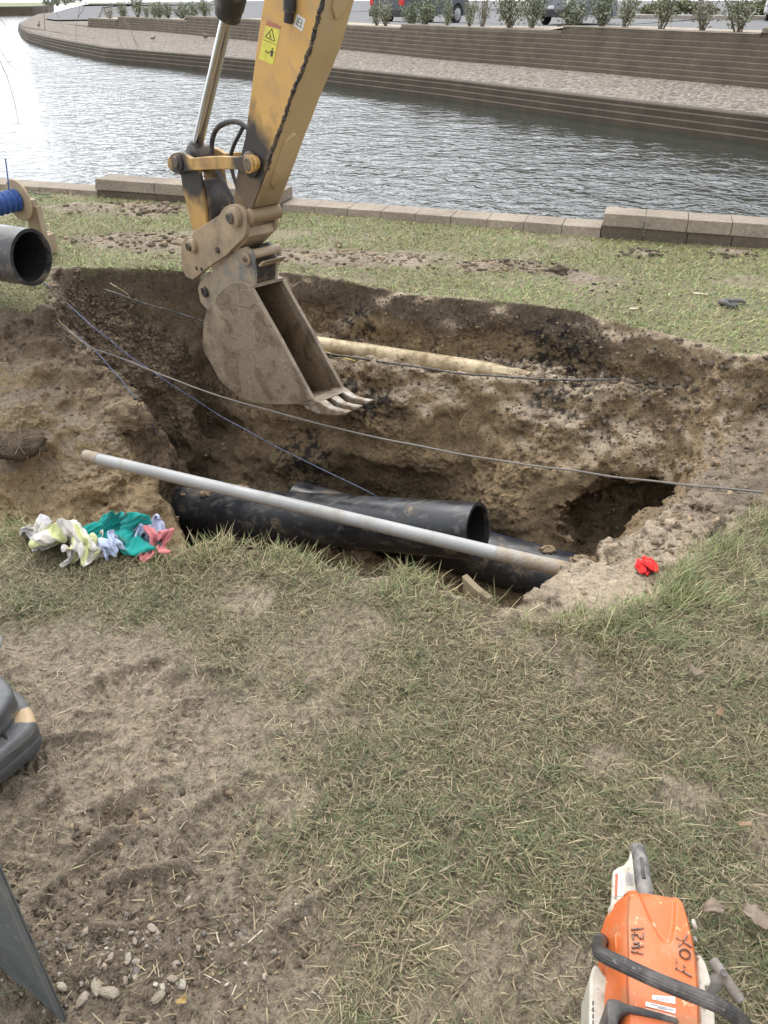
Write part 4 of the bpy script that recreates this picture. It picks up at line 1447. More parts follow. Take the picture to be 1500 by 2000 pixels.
# muddy clods stuck on the pipes
# the waiting pipe on the lawn at left
l1 = atd(62, 503, 4.16); ld = np.array([-.93, .36, .02]); ld /= np.linalg.norm(ld)
pl = thing('dusty_pipe', 'dusty grey black pipe lying on the lawn at the left frame edge', 'pipe', tuple(l1))
pts = [l1 + ld * t for t in np.linspace(0, 3.4, 10)]
MB().pipe(pts, .150, .150 - .019, 56).build('pipe_wall', M_HDPE_G, pl, smooth=True)
MB().pipe([l1 + ld * t for t in np.linspace(.02, 3.4, 8)], .1308, .1285, 48).build('bore_shade_liner', M_BORE_SHADE, pl, smooth=True)  # added liner, paints the bore's shade black
rim = [l1 + (-ld) * .0015]
s_ = np.cross(ld, [0, 0, 1.]); s_ /= np.linalg.norm(s_); u_ = np.cross(s_, ld)
vs, fs = [], []
for k in range(56):
    a = 2 * math.pi * k / 56
    d_ = math.cos(a) * s_ + math.sin(a) * u_
    vs += [rim[0] + d_ * .1315, rim[0] + d_ * .1497]
for k in range(56):
    k2 = (k + 1) % 56; fs.append((2 * k, 2 * k2, 2 * k2 + 1, 2 * k + 1))
MB().add(vs, fs).build('cut_rim', M_HDPE, pl)

# grey conduit across the front of the trench
M_PVC = worn('grey_conduit', (.335, .338, .33), .42, (.27, .235, .185), .22, 9, bumpy=.06)
M_PVCM = worn('mud_coated_conduit', (.335, .322, .29), .6, (.31, .235, .15), .85, 13, bumpy=.6, bdist=.006)
M_SOCK = worn('stained_socket', (.32, .28, .22), .6, (.27, .20, .125), .6, 18, bumpy=.3)
q0 = atd(178, 893, 3.95); q1 = atd(1135, 1120, 3.06)
cd = thing('grey_conduit', 'straight pale grey plastic conduit spanning the front of the trench', 'conduit', tuple((q0 + q1) / 2))
def CQ(t): return q0 + (q1 - q0) * t
MB().tube([CQ(t) for t in np.linspace(.020, .875, 12)], .0305, 28).build('conduit_tube', M_PVC, cd, smooth=True)
MB().tube([CQ(t) for t in np.linspace(-.015, .0205, 4)], .0325, 28).build('socket', M_SOCK, cd, smooth=True)
MB().tube([CQ(t) for t in np.linspace(.86, 1.10, 8)], lambda u: .0312 + .004 * u + .002 * math.sin(u * 21), 24).build('muddy_end', M_PVCM, cd, smooth=True)

# old cream pipe on the ledge, broken at its right end
M_CREAM = worn('cream_pipe', (.55, .45, .285), .6, (.24, .165, .085), .55, 11, spots=(.05, .04, .035), bumpy=.5, bdist=.004)
k0 = onz(560, 664, -.335); k1 = onz(1035, 736, -.355)
op = thing('cream_pipe', 'old dirty cream pipe with a broken tip lying along the ledge', 'pipe', tuple((k0 + k1) / 2))
k0b = k0 + (k0 - k1) * .35
path = [k0b + (k1 - k0b) * t for t in np.linspace(0, 1, 30)]
mb = MB(); mb.tube(path, lambda u: .052 * (1 - .55 * max(0, (u - .86) / .14) ** 1.5), 20)
for i in range(27 * 20, len(mb.v)):
    mb.v[i] = tuple(np.array(mb.v[i]) + rng.normal(0, .006, 3))
mb.build('broken_pipe', M_CREAM, op, smooth=True)
M_CHIP = worn('white_chip', (.66, .60, .47), .6, (.3, .22, .13), .35, 30)
for i, (px, py, lx, lab) in enumerate([(1075, 738, .05, 'pale shard left of the pair beyond the broken cream pipe'), (1100, 746, .085, 'longer pale shard right of the pair beyond the broken cream pipe')]):
    q = onz(px, py, -.335)
    mb = MB()
    for k in range(7):
        d_ = rng.normal(0, 1, 3) * [.02, .012, .006]
        mb.box(q + d_ + [0, 0, .012], (lx * rng.uniform(.3, .8), .012, .006 + .006 * rng.random()), rng.uniform(-.6, .6))
    tag(mb.build('plastic_shard', M_CHIP), lab, 'shard', 'shards of the broken pipe')

# ---- cables
M_STEEL = worn('cable_grey', (.15, .145, .135), .55, (.2, .15, .1), .4, 60)
M_DARKC = worn('cable_dark', (.06, .055, .05), .55, (.26, .23, .19), .4, 40)
M_BLUEC = worn('cable_blue', (.085, .105, .19), .45, (.3, .3, .33), .3, 40)


def spline(P, n=60):
    P = np.array(P); m_ = len(P)
    Q = np.vstack([2 * P[0] - P[1], P, 2 * P[-1] - P[-2]])
    out = []
    for i in range(m_ - 1):
        p0, p1, p2, p3 = Q[i:i + 4]
        for t in np.linspace(0, 1, max(2, n // (m_ - 1)), endpoint=(i == m_ - 2)):
            out.append(.5 * (2 * p1 + (p2 - p0) * t + (2 * p0 - 5 * p1 + 4 * p2 - p3) * t * t + (3 * p1 - p0 - 3 * p2 + p3) * t ** 3))
    return out


def cable(name, pts, rad, mat, lab, n=90):
    rj = np.random.default_rng(len(lab) + int(rad * 1e5))
    P_ = [atd(*p) for p in pts]
    Q_ = [P_[0]]
    for a_, b_ in zip(P_[:-1], P_[1:]):
        Q_ += [a_ + (b_ - a_) * .5 + rj.normal(0, .0016, 3), b_ + rj.normal(0, .001, 3)]
    return tag(MB().tube(spline(Q_, n * 2), rad, 8).build(name, mat, smooth=True), lab, 'cable')


def gz_t(px, py, z): return (px, py, float((z - CAMH) / ray(px, py)[2]))


cable('grey_cable', [gz_t(82, 612, -.03), gz_t(130, 645, -.12), gz_t(180, 680, -.20), gz_t(245, 703, -.28), gz_t(310, 730, -.33), gz_t(380, 756, -.36), gz_t(470, 786, -.36), gz_t(600, 822, -.34), gz_t(750, 858, -.30), gz_t(900, 887, -.27), gz_t(1050, 911, -.25), gz_t(1200, 931, -.23), gz_t(1350, 948, -.16), gz_t(1500, 963, -.13), gz_t(1700, 985, -.12)], .0046, M_STEEL,
      'long grey cable stretched across the whole trench to the right frame edge')
cable('blue_cord', [gz_t(86, 552, .07), gz_t(120, 583, -.02), gz_t(180, 637, -.15), gz_t(250, 693, -.32), gz_t(330, 748, -.50), gz_t(430, 812, -.75), gz_t(540, 873, -.92), gz_t(640, 922, -1.0), gz_t(720, 960, -1.02), gz_t(760, 985, -1.1)], .0038, M_BLUEC,
      'blue cord running from the dusty pipe down into the trench')
cable('thin_wire', [gz_t(150, 655, -.14), gz_t(190, 690, -.24), gz_t(235, 740, -.36), gz_t(262, 775, -.44), gz_t(285, 805, -.55), gz_t(305, 845, -.70), gz_t(335, 890, -.9)], .0034, M_BLUEC,
      'thin wire dropping over the clay block at the left of the trench')
cable('thin_root', [gz_t(80, 608, -.02), gz_t(110, 622, -.06), gz_t(130, 640, -.10), gz_t(160, 668, -.16)], .0030, worn('root_skin', (.34, .26, .17), .8), 'pale thin root beside the grey cable under the turf tip')
cable('buried_cable', [gz_t(205, 566, -.07), gz_t(250, 582, -.12), gz_t(300, 598, -.20), gz_t(350, 612, -.27), gz_t(395, 627, -.33), gz_t(500, 655, -.36), gz_t(640, 690, -.345), gz_t(760, 709, -.335), gz_t(900, 729, -.325), gz_t(1040, 740, -.31), gz_t(1200, 741, -.28), gz_t(1330, 743, -.26), gz_t(1430, 752, -.25), gz_t(1470, 759, -.30)], .0065, M_DARKC,
      'dark cable lying along the ledge in front of the cream pipe')
cable('yellow_strap', [gz_t(632, 686, -.352), gz_t(660, 695, -.350), gz_t(694, 705, -.350)], .004, worn('yellow_tape', (.55, .42, .10), .6, amount=.5), 'short yellow strand beside the dark cable near the bucket')
M_ROOT = worn('root', (.40, .31, .20), .8)
for pts, r_, lab in [([gz_t(1364, 832, -.42), gz_t(1376, 815, -.38), gz_t(1405, 800, -.36)], .0035, 'pale bent root on the far right trench wall'),
                     ([gz_t(872, 795, -.47), gz_t(890, 830, -.6), gz_t(898, 880, -.8)], .0022, 'long thin root hanging on the middle of the trench wall'),
                     ([gz_t(922, 797, -.47), gz_t(905, 815, -.55), gz_t(898, 832, -.6)], .0022, 'short slanted root beside the long hanging root'),
                     ([gz_t(572, 560, -.08), gz_t(590, 548, -.05), gz_t(612, 540, -.03)], .003, 'root poking from the bank beside the bucket'),
                     ([gz_t(215, 553, -.03), gz_t(235, 565, -.06), gz_t(250, 575, -.10)], .003, 'light root above the buried cable')]:
    P = [atd(*p) - ray(p[0], p[1]) * .03 for p in pts]
    tag(MB().tube(spline(P, 16), r_, 6).build('root', M_ROOT, smooth=True), lab, 'root')

# ---- wooden stand with the reel of blue cord
M_PLY = worn('plywood', (.42, .315, .20), .75, (.30, .22, .14), .35, 6, bumpy=.2)
M_PINE = worn('pine', (.36, .275, .19), .75, (.25, .19, .13), .4, 7, bumpy=.25)
M_ROPE = worn('blue_rope', (.035, .095, .30), .6, (.015, .035, .14), .4, 60, bumpy=.5)
RT = 5.0
rc = atd(36, 391, RT)                                   # middle of the visible flange
ax = np.array([.55, .83, 0.0]); ax /= np.linalg.norm(ax)
sx_ = np.array([.94, -.34, 0.0]); sx_ /= np.linalg.norm(sx_)
st = thing('cord_stand', 'rough pine frame with an upright post holding the blue cord reel', 'stand', (rc[0], rc[1], 0))
reel = thing('cord_reel', 'plywood flanged reel wound with bright blue cord', 'reel', tuple(rc))
fr = .128
MB().lathe(rc - ax * .008, ax, [(0, fr - .003), (.003, fr), (.013, fr), (.016, fr - .003)], 48).build('flange', M_PLY, reel, smooth=True)
MB().lathe(rc - ax * .62, ax, [(0, fr - .003), (.003, fr), (.013, fr), (.016, fr - .003)], 48).build('flange', M_PLY, reel, smooth=True)
coil = []
for i in range(84 * 20):
    a = 2 * math.pi * i / 20
    coil.append(rc - ax * (.012 + .56 * i / (84 * 20)) + (.060 + .006 * math.sin(i * .051) + .003 * math.sin(i * .31)) * (math.cos(a) * np.array([ax[1], -ax[0], 0]) + math.sin(a) * np.array([0, 0, 1.])))
MB().tube(coil, .0052, 6).build('cord_winding', M_ROPE, reel, smooth=True)
MB().lathe(rc - ax * .6, ax, [(0, .053), (.585, .053)], 20).build('reel_core', M_ROPE, reel, smooth=True)
e0 = rc + np.array([0, 0, .066]) - ax * .05
MB().tube(spline([e0, e0 + [.01, 0, .05], e0 + [.022, 0, .13], e0 + [.03, 0, .19]], 14), .004, 6).build('cord_end', M_ROPE, reel, smooth=True)
pp = rc + ax * .055 + sx_ * .03
def wood(c, l, w_, h, dirv, name='board'):
    dirv = np.array(dirv, float); rz = math.atan2(dirv[1], dirv[0])
    return MB().box(c, (l, w_, h), rz).build(name, M_PINE, st, bevel=.003)
gb = 0.02
wood((pp[0], pp[1], (gb + rc[2] - .02) / 2 + .01), .075, .05, rc[2] - gb, sx_, 'post')
wood((pp[0] + sx_[0] * .05, pp[1] + sx_[1] * .05, (gb + rc[2]) / 2 - .02), .022, .045, rc[2] - gb - .04, sx_, 'post_brace')
bc = onz(84, 480, .05); 
wood((bc[0] - .60 * sx_[0], bc[1] - .60 * sx_[1] + .02, .075), 1.35, .038, .14, sx_, 'rail')
bc2 = np.array([bc[0], bc[1]]) + sx_[:2] * .085 + np.array([-sx_[1], sx_[0]]) * (-.10)
wood((bc2[0], bc2[1], .075), .038, .25, .13, sx_, 'end_rail')
tag(MB().tube(spline([onz(52, 389, .03), onz(75, 386, .03), onz(98, 383, .03)], 8), .006, 8).build('green_stick', worn('green_stick', (.16, .27, .17), .5)), 'thin green rod lying on the lawn beyond the reel', 'rod')
tag(MB().tube(spline([onz(46, 373, .02), onz(75, 378, .02), onz(99, 380, .02)], 8), .005, 8).build('dark_rod', M_DARKC), 'dark thin rod on the lawn above the green one', 'rod')
# ------------------------------------------------------------------ excavator arm
LAT = np.array([.73, .69, 0.0]); LAT /= np.linalg.norm(LAT)
A0 = atd(487, 565, 3.95)


def PL(px, py, off=0.0):
    """photo pixel laid on the arm's working plane, shifted sideways by off"""
    d = ray(px, py)
    t = ((A0 + LAT * off - EYE) @ LAT) / (d @ LAT)
    return EYE + d * t


def yellow(name, base, dirt, amount, grease=None, mudline=None, scale=7):
    m, nt, b = newmat(name)
    L = nt.links.new
    tc = N(nt, 'ShaderNodeTexCoord').outputs['Object']
    n1 = noise_node(nt, scale, 6, .62, tc, .3); n2 = noise_node(nt, scale * 6, 4, .6, tc); n3 = noise_node(nt, 2.5, 3, .5, tc)
    c = ramp(nt, n3.outputs['Fac'], [(.3, tuple(x * .88 for x in base)), (.7, tuple(x * 1.08 for x in base))])
    dust = ramp(nt, n1.outputs['Fac'], [(.66 - .4 * amount, 0.0), (.82 - .2 * amount, .85)])
    c = mix(nt, dust, c, dirt)
    chip = ramp(nt, n2.outputs['Fac'], [(.68, 0.0), (.72, .75)])
    c = mix(nt, chip, c, tuple(x * .45 for x in dirt))
    sep = N(nt, 'ShaderNodeNewGeometry').outputs['Position']
    def blob(pt, r, colr, soft=.45):
        nonlocal c
        v = N(nt, 'ShaderNodeVectorMath', operation='DISTANCE'); L(sep, v.inputs[0]); v.inputs[1].default_value = tuple(pt)
        ad = N(nt, 'ShaderNodeMath', operation='MULTIPLY_ADD'); L(n1.outputs['Fac'], ad.inputs[0]); ad.inputs[1].default_value = -r * 1.3; L(v.outputs['Value'], ad.inputs[2])
        f = N(nt, 'ShaderNodeMapRange'); L(ad.outputs[0], f.inputs['Value'])
        f.inputs['From Min'].default_value = r * (.45 - soft * .25); f.inputs['From Max'].default_value = r * (.45 - soft * .25) - r * soft
        c = mix(nt, f.outputs[0], c, colr)
    if mudline:
        z1, z0, colr = mudline
        sx = N(nt, 'ShaderNodeSeparateXYZ'); L(sep, sx.inputs[0])
        ad = N(nt, 'ShaderNodeMath', operation='MULTIPLY_ADD'); L(n1.outputs['Fac'], ad.inputs[0]); ad.inputs[1].default_value = .35; L(sx.outputs[2], ad.inputs[2])
        f = N(nt, 'ShaderNodeMapRange'); L(ad.outputs[0], f.inputs['Value']); f.inputs['From Min'].default_value = z1 + .17; f.inputs['From Max'].default_value = z0 + .17
        c = mix(nt, f.outputs[0], c, colr)
    for g in grease or []: blob(*g)
    L(c, b.inputs['Base Color'])
    L(ramp(nt, n1.outputs['Fac'], [(.3, .42), (.7, .75)]), b.inputs['Roughness'])
    bump(nt, b, n2.outputs['Fac'], .25, .004)
    return m


W = .215


def mat_mudsteel(name, base, wet, dry, steel):
    """steel caked with mud: wet smears, dried crust, scrape marks"""
    m, nt, b = newmat(name)
    L = nt.links.new
    tc = N(nt, 'ShaderNodeTexCoord').outputs['Object']
    n1 = noise_node(nt, 5.5, 6, .6, tc, .8); n2 = noise_node(nt, 55, 5, .65, tc); n4 = noise_node(nt, 3.1, 4, .55, tc, 1.2)
    mp = N(nt, 'ShaderNodeMapping'); mp.inputs['Scale'].default_value = (9, 9, 34); mp.inputs['Rotation'].default_value = (.5, .9, .4); L(tc, mp.inputs['Vector'])
    n3 = noise_node(nt, 2.0, 4, .55, mp.outputs[0], .5)
    c = ramp(nt, n4.outputs['Fac'], [(.35, base), (.7, tuple(x * 1.12 for x in base))])
    c = mix(nt, ramp(nt, n1.outputs['Fac'], [(.51, 0.0), (.62, .62)]), c, wet)
    c = mix(nt, ramp(nt, n4.outputs['Fac'], [(.60, 0.0), (.66, .7)]), c, dry)
    c = mix(nt, ramp(nt, n3.outputs['Fac'], [(.63, 0.0), (.67, .7)]), c, wet)
    c = mix(nt, ramp(nt, n1.outputs['Fac'], [(.27, .8), (.34, 0.0)]), c, steel)
    c = mix(nt, 1.0, c, ramp(nt, n2.outputs['Fac'], [(.3, .8), (.7, 1.18)]), 'MULTIPLY')
    L(c, b.inputs['Base Color'])
    L(ramp(nt, n1.outputs['Fac'], [(.45, .75), (.62, .35)]), b.inputs['Roughness'])
    k = bump(nt, b, n1.outputs['Fac'], .5, .012)
    k = bump(nt, b, n3.outputs['Fac'], .35, .006, k)
    bump(nt, b, n2.outputs['Fac'], .5, .004, k)
    return m


g_pin = PL(487, 322, .03)
BLK = (.035, .030, .027)
M_YEL = yellow('arm_yellow', (.56, .325, .092), (.36, .255, .145), .40, [(g_pin, .33, BLK, .55), (PL(560, 280, .03), .05, BLK), (PL(470, 205, .03), .05, (.28, .19, .10)), (PL(487, 365, .03), .12, (.12, .08, .045))],
               (PL(480, 350, .03)[2], PL(490, 405, .03)[2] - .02, (.20, .13, .070)))
M_YELIN = yellow('arm_dusty_yellow', (.48, .34, .17), (.43, .325, .2), .5, None, (PL(540, 330, .03)[2], PL(500, 420, .03)[2], (.22, .15, .085)))
M_YELL = yellow('link_yellow', (.50, .30, .095), (.20, .135, .07), .62, [(PL(385, 352, .05), .15, BLK), (PL(362, 330, .03), .13, BLK), (PL(470, 322, 0), .08, (.06, .045, .03))])
M_COUP = yellow('coupler_dusty', (.37, .275, .175), (.18, .132, .088), .66)
M_GREASE = worn('greasy_steel', (.045, .040, .037), .4, (.20, .14, .085), .45, 16, metal=.2)
M_PIN = worn('pin_steel', (.11, .095, .085), .42, (.24, .17, .1), .5, 24, metal=.5)
M_BUCK = mat_mudsteel('bucket_steel', (.228, .178, .122), (.095, .070, .046), (.33, .265, .185), (.11, .11, .107))
M_BUCKIN = mat_mudsteel('bucket_inside', (.20, .142, .08), (.085, .06, .035), (.27, .2, .12), (.12, .1, .08))
M_EAR = worn('ear_blue_grey', (.115, .125, .130), .6, (.33, .255, .165), .80, 8, spots=(.42, .36, .27), bumpy=.5, var=.4)
M_TOOTH = worn('tooth_steel', (.40, .37, .32), .45, (.21, .15, .09), .85, 20, metal=.25, bumpy=.8, bdist=.006)
M_CHROME = worn('chrome_rod', (.55, .55, .55), .14, (.35, .33, .3), .12, 5, metal=1.0, bumpy=0.02)
M_RUB = worn('hose_rubber', (.028, .026, .026), .6, (.15, .12, .09), .3, 18)

ex = thing('excavator_arm', 'muddy yellow excavator arm with a narrow bucket hanging over the trench', 'excavator arm', tuple(PL(487, 322, W / 2)))


def plate(name, poly, o0, o1, mat, bevel=.004, parent=None, at=None):
    """an outline read on the plane `at`, placed between the offsets o0 and o1"""
    at = o0 if at is None else at
    return MB().prism([PL(x, y, at) + LAT * (o0 - at) for x, y in poly], LAT * (o1 - o0)).build(name, mat, parent or ex, bevel=bevel)


def boss(name, px, py, o0, o1, r, mat, parent=None, ring=None):
    c = PL(px, py, o0)
    prof = [(0, r * .86), (.004, r), (o1 - o0 - .004, r), (o1 - o0, r * .86)]
    return MB().lathe(c, LAT, prof, 28).build(name, mat, parent or ex, smooth=True)


def disc_poly(px, py, r, a0, a1, n=9):
    return [(px + r * math.cos(R(a)), py + r * math.sin(R(a))) for a in np.linspace(a0, a1, n)]


# ---- arm: a welded box, side plates proud of the inner face
arm_o0, arm_o1 = .030, .190
left_edge = [(556, -330), (515, 0), (505, 60), (490, 180), (478, 270), (469, 305), (461, 350), (456, 392)]
right_edge = [(486, 424), (499, 390), (508, 367), (519, 335), (533, 293), (550, 245), (570, 187), (589, 140), (608, 87), (620, 40), (630, 0), (716, -330)]
arm_poly = left_edge + [(460, 425), (470, 436)] + right_edge
plate('arm_body', arm_poly, arm_o0, arm_o1, M_YEL, .005)
# inner face plate, dustier than the sides
def face_strip(name, pxs, lift, mat, a, b_, bev=.003, dz=0):
    """a plate on the inner (cab side) face following the traced seam"""
    P = [PL(x, y, arm_o0) for x, y in pxs]
    mid = PL(470, 200, arm_o0)
    vs, fs = [], []
    for i, p in enumerate(P):
        t = P[min(i + 1, len(P) - 1)] - P[max(i - 1, 0)]; t /= np.linalg.norm(t)
        n = np.cross(t, LAT); n /= np.linalg.norm(n)
        if n @ (p - mid) < 0: n = -n
        wa, wb = (a(i), b_(i)) if callable(a) else (a, b_)
        vs += [p + LAT * wa + n * -.002, p + LAT * wb + n * -.002, p + LAT * wb + n * lift, p + LAT * wa + n * lift]
    for i in range(len(P) - 1):
        for k in range(4):
            k2 = (k + 1) % 4
            fs.append((i * 4 + k, i * 4 + k2, i * 4 + 4 + k2, i * 4 + 4 + k))
    fs += [(0, 1, 2, 3)[::-1], tuple(range(len(P) * 4 - 4, len(P) * 4))]
    return MB().add(vs, fs).build(name, mat, ex, bevel=bev)


seam = [(493, 405), (499, 390), (508, 367), (519, 335), (533, 293), (541, 268), (550, 245), (570, 187), (589, 140), (608, 87), (620, 40), (630, 0), (716, -330)]
face_strip('inner_plate', seam, .004, M_YELIN, .006, .156)
M_SEAM = worn('black_weld', (.030, .026, .024), .6, (.16, .11, .06), .5, 22, bumpy=.8, bdist=.008)
vs = [PL(x, y, arm_o0) for x, y in seam[3:]]
dens = spline(vs, 160)
wr = np.random.default_rng(3)
MB().tube([p + wr.normal(0, .0022, 3) for p in dens], lambda u: .0065 + .004 * abs(math.sin(u * 37)) * abs(math.sin(u * 91)), 8).build('weld_seam', M_SEAM, ex, smooth=True)
# raised oval wear strips on the inner face
def pick(y0, y1):
    out = []
    for y in np.linspace(y0, y1, 9):
        xs = np.interp(y, [s[1] for s in seam[::-1]], [s[0] for s in seam[::-1]])
        out.append((xs, y))
    return out
rnd = lambda i, n=9: .036 * (1 - math.sqrt(max(0, 1 - (1 - min(1, min(i, n - 1 - i) / 1.6)) ** 2)))
face_strip('wear_strip', pick(372, 262), .013, M_YELIN, lambda i: .085 - .042 + rnd(i), lambda i: .085 + .042 - rnd(i), .005)
face_strip('wear_strip', pick(36, -160), .013, M_YELIN, lambda i: .085 - .042 + rnd(i), lambda i: .085 + .042 - rnd(i), .005)
# nose boss and pins
boss('nose_boss', 487, 423, .020, .200, .036, M_YELIN)
boss('pin_collar', 487, 322, .012, .030, .058, M_GREASE)
boss('link_pin', 482, 321, -.022, .222, .030, M_PIN)

# ---- bucket cylinder
OC = W / 2
cyl0, cyl1 = PL(384, 290, OC), PL(447, 20, OC)
cd_ = (cyl1 - cyl0) / np.linalg.norm(cyl1 - cyl0)
lb = np.linalg.norm(PL(452, 40, OC) - cyl0)
MB().lathe(cyl0, cd_, [(0, .0285), (lb + .3, .0285)], 32).build('chrome_rod', M_CHROME, ex, smooth=True)
MB().lathe(cyl0 + cd_ * (lb - .01), cd_, [(0, .050), (.006, .058), (.05, .060), (.055, .063), (.9, .063)], 36).build('cylinder_barrel', M_RUB, ex, smooth=True)
MB().lathe(cyl0 - cd_ * .012, cd_, [(0, .048), (.03, .044), (.045, .034)], 24).build('rod_eye', M_GREASE, ex, smooth=True)
boss('rod_eye_boss', 372, 305, .060, .165, .052, M_GREASE)

# ---- links
for o0, o1, nm in ((-.006, .020, 'guide_link'), (.196, .218, 'guide_link')):
    lk = [(372, 309)] + [(x, y) for x, y in [(400, 306), (430, 305), (462, 307)]] + disc_poly(482, 321, 19, -100, 100, 9) + [(462, 331), (430, 331), (400, 332), (376, 333)] + disc_poly(347, 318, 21, 60, 300, 11)
    plate(nm, lk, o0, o1, M_YELL, .004, at=-.006)
boss('link_pin', 341, 317, -.026, .230, .028, M_PIN)
boss('link_collar', 346, 318, -.018, -.004, .041, M_YELL)
boss('link_collar', 483, 321, -.018, -.004, .038, M_YELL)
for o0, o1 in ((.030, .048), (.168, .186)):
    plate('tipping_link', [(351, 330), (357, 372), (366, 408), (376, 450), (392, 462), (404, 440), (399, 400), (394, 365), (388, 330), (370, 322)], o0, o1, M_YELL, .003, at=.03)
plate('link_web', [(386, 356), (391, 368), (397, 402), (402, 440), (409, 440), (404, 402), (398, 366), (392, 352)], .048, .168, M_GREASE, .002, at=.03)
boss('tipping_boss', 350, 326, .026, .192, .040, M_GREASE)

# ---- hoses
hz = lambda pts, o, r_: MB().tube(spline([PL(x, y, o) for x, y in pts], 40), r_, 10).build('hose', M_RUB, ex, smooth=True)
hz([(484, 250), (466, 239), (445, 239), (425, 250), (415, 272), (414, 300), (422, 330), (438, 360), (452, 386), (462, 405)], .105, .0125)
hz([(476, 246), (468, 262), (456, 286), (450, 312), (455, 340), (462, 362), (468, 390)], .125, .0095)
hz([(566, -40), (566, -10), (566, 10), (565, 22)], .012, .026)
MB().tube([PL(565, 18, .014), PL(563, 44, .014)], .019, 14).build('hose_clamp', M_RUB, ex, smooth=True)

# ---- coupler
cp = [(378, 452), (403, 436), (428, 420)] + disc_poly(455, 425, 26, 215, 345, 8) + [(481, 440), (478, 462), (440, 500), (404, 524), (377, 547), (363, 541), (356, 526), (354, 505), (353, 486)] + disc_poly(370, 480, 17, 160, 280, 6)
for o0, o1 in ((.008, .030), (.186, .207)):
    plate('coupler_plate', cp, o0, o1, M_COUP, .004, at=.008)
boss('coupler_boss', 452, 425, -.022, .010, .048, M_COUP)
boss('coupler_pin', 446, 427, -.036, .226, .026, M_PIN)
boss('coupler_boss', 371, 481, -.018, .010, .036, M_COUP)
boss('coupler_pin', 366, 482, -.028, .226, .024, M_GREASE)
plate('coupler_bridge', [(476, 446), (479, 464), (470, 476), (452, 494), (440, 492), (462, 470), (466, 450)], .030, .186, M_COUP, .004, at=.008)
boss('coupler_bolt', 423, 489, -.002, .010, .016, M_GREASE)
boss('coupler_hole', 383, 524, .004, .0095, .010, M_GREASE)
boss('coupler_hole', 393, 526, .004, .0095, .010, M_GREASE)

# ---- bucket: two sides, a curved shell, a lip and three teeth
arc = [(489, 559), (468, 551), (447, 556), (420, 583), (401, 616), (396, 653), (397, 682), (412, 710), (431, 744), (460, 769), (489, 785), (527, 790), (567, 790), (604, 786)]
bk = bpy.data.objects.new('bucket', None)
arc_s = []
A3 = np.array(arc, float)
for p in spline(np.column_stack([A3, np.zeros(len(A3))]), 70): arc_s.append((p[0], p[1]))
cen = np.array([500, 680])
inner = [(x + (cen[0] - x) * .045, y + (cen[1] - y) * .045) for x, y in arc_s]
shell_poly = arc_s + inner[::-1]
# the shell is the bucket's own body; sides, lip and teeth hang on it
def shell():
    n = len(arc_s)
    vs = [PL(x, y, 0) + LAT * .010 for x, y in arc_s] + [PL(x, y, 0) + LAT * .010 for x, y in inner]
    vs += [v + LAT * (W - .020) for v in vs]
    fs = []
    for i in range(n - 1):
        a, b = i, i + 1
        fs += [(a, b, 2 * n + b, 2 * n + a), (n + b, n + a, 3 * n + a, 3 * n + b), (a, n + a, n + b, b), (2 * n + a, 2 * n + b, 3 * n + b, 3 * n + a)]
    fs += [(0, 2 * n, 3 * n, n), (n - 1, 2 * n - 1, 4 * n - 1, 3 * n - 1)]
    return MB().add(vs, fs).build('bucket', M_BUCK, ex, smooth=True)


bk = shell()
side = arc_s + [(609, 779), (578, 724), (548, 668), (518, 615), (490, 563)]
plate('bucket_side', side, 0, .013, M_BUCK, .003, bk)
plate('bucket_side', side, W - .013, W, M_BUCKIN, .003, bk, at=0)
plate('side_cutter', [(490, 563), (487, 574), (515, 628), (545, 681), (574, 736), (601, 783), (610, 781), (579, 724), (549, 668), (519, 615)], -.006, .016, M_BUCK, .003, bk)
plate('side_cutter', [(490, 563), (485, 574), (512, 628), (542, 681), (571, 736), (600, 783), (610, 781), (579, 724), (549, 668), (519, 615)], W - .016, W + .004, M_BUCK, .003, bk, at=0)
plate('cutting_lip', [(575, 789), (608, 778), (622, 786), (608, 794)], .0, W, M_BUCK, .004, bk)
plate('wear_patch', [(454, 590), (470, 566), (489, 566), (500, 590), (488, 602), (468, 598)], -.004, .002, M_BUCK, .002, bk)


def tooth(off, jx, jy):
    prof = [(596 + jx, 781 + jy), (612 + jx, 776 + jy), (632 + jx, 784 + jy), (648 + jx, 795 + jy), (664 + jx, 799 + jy), (683 + jx, 803 + jy), (680 + jx, 809 + jy), (655 + jx, 811 + jy), (628 + jx, 807 + jy), (604 + jx, 796 + jy)]
    n = len(prof); wd = [.024, .026, .025, .019, .015, .018, .018, .016, .023, .025]
    C_ = [PL(x, y, .026) + LAT * (off - .026) for x, y in prof]
    vs = [c - LAT * w for c, w in zip(C_, wd)] + [c + LAT * w for c, w in zip(C_, wd)]
    fs = [tuple(range(n))[::-1], tuple(range(n, 2 * n))] + [(i, (i + 1) % n, n + (i + 1) % n, n + i) for i in range(n)]
    return MB().add(vs, fs).build('tooth', M_TOOTH, bk, bevel=.006)


for off, jx, jy in ((.026, 0, 0), (W / 2, -2, 0), (W - .026, -4, -2)): tooth(off, jx, jy)

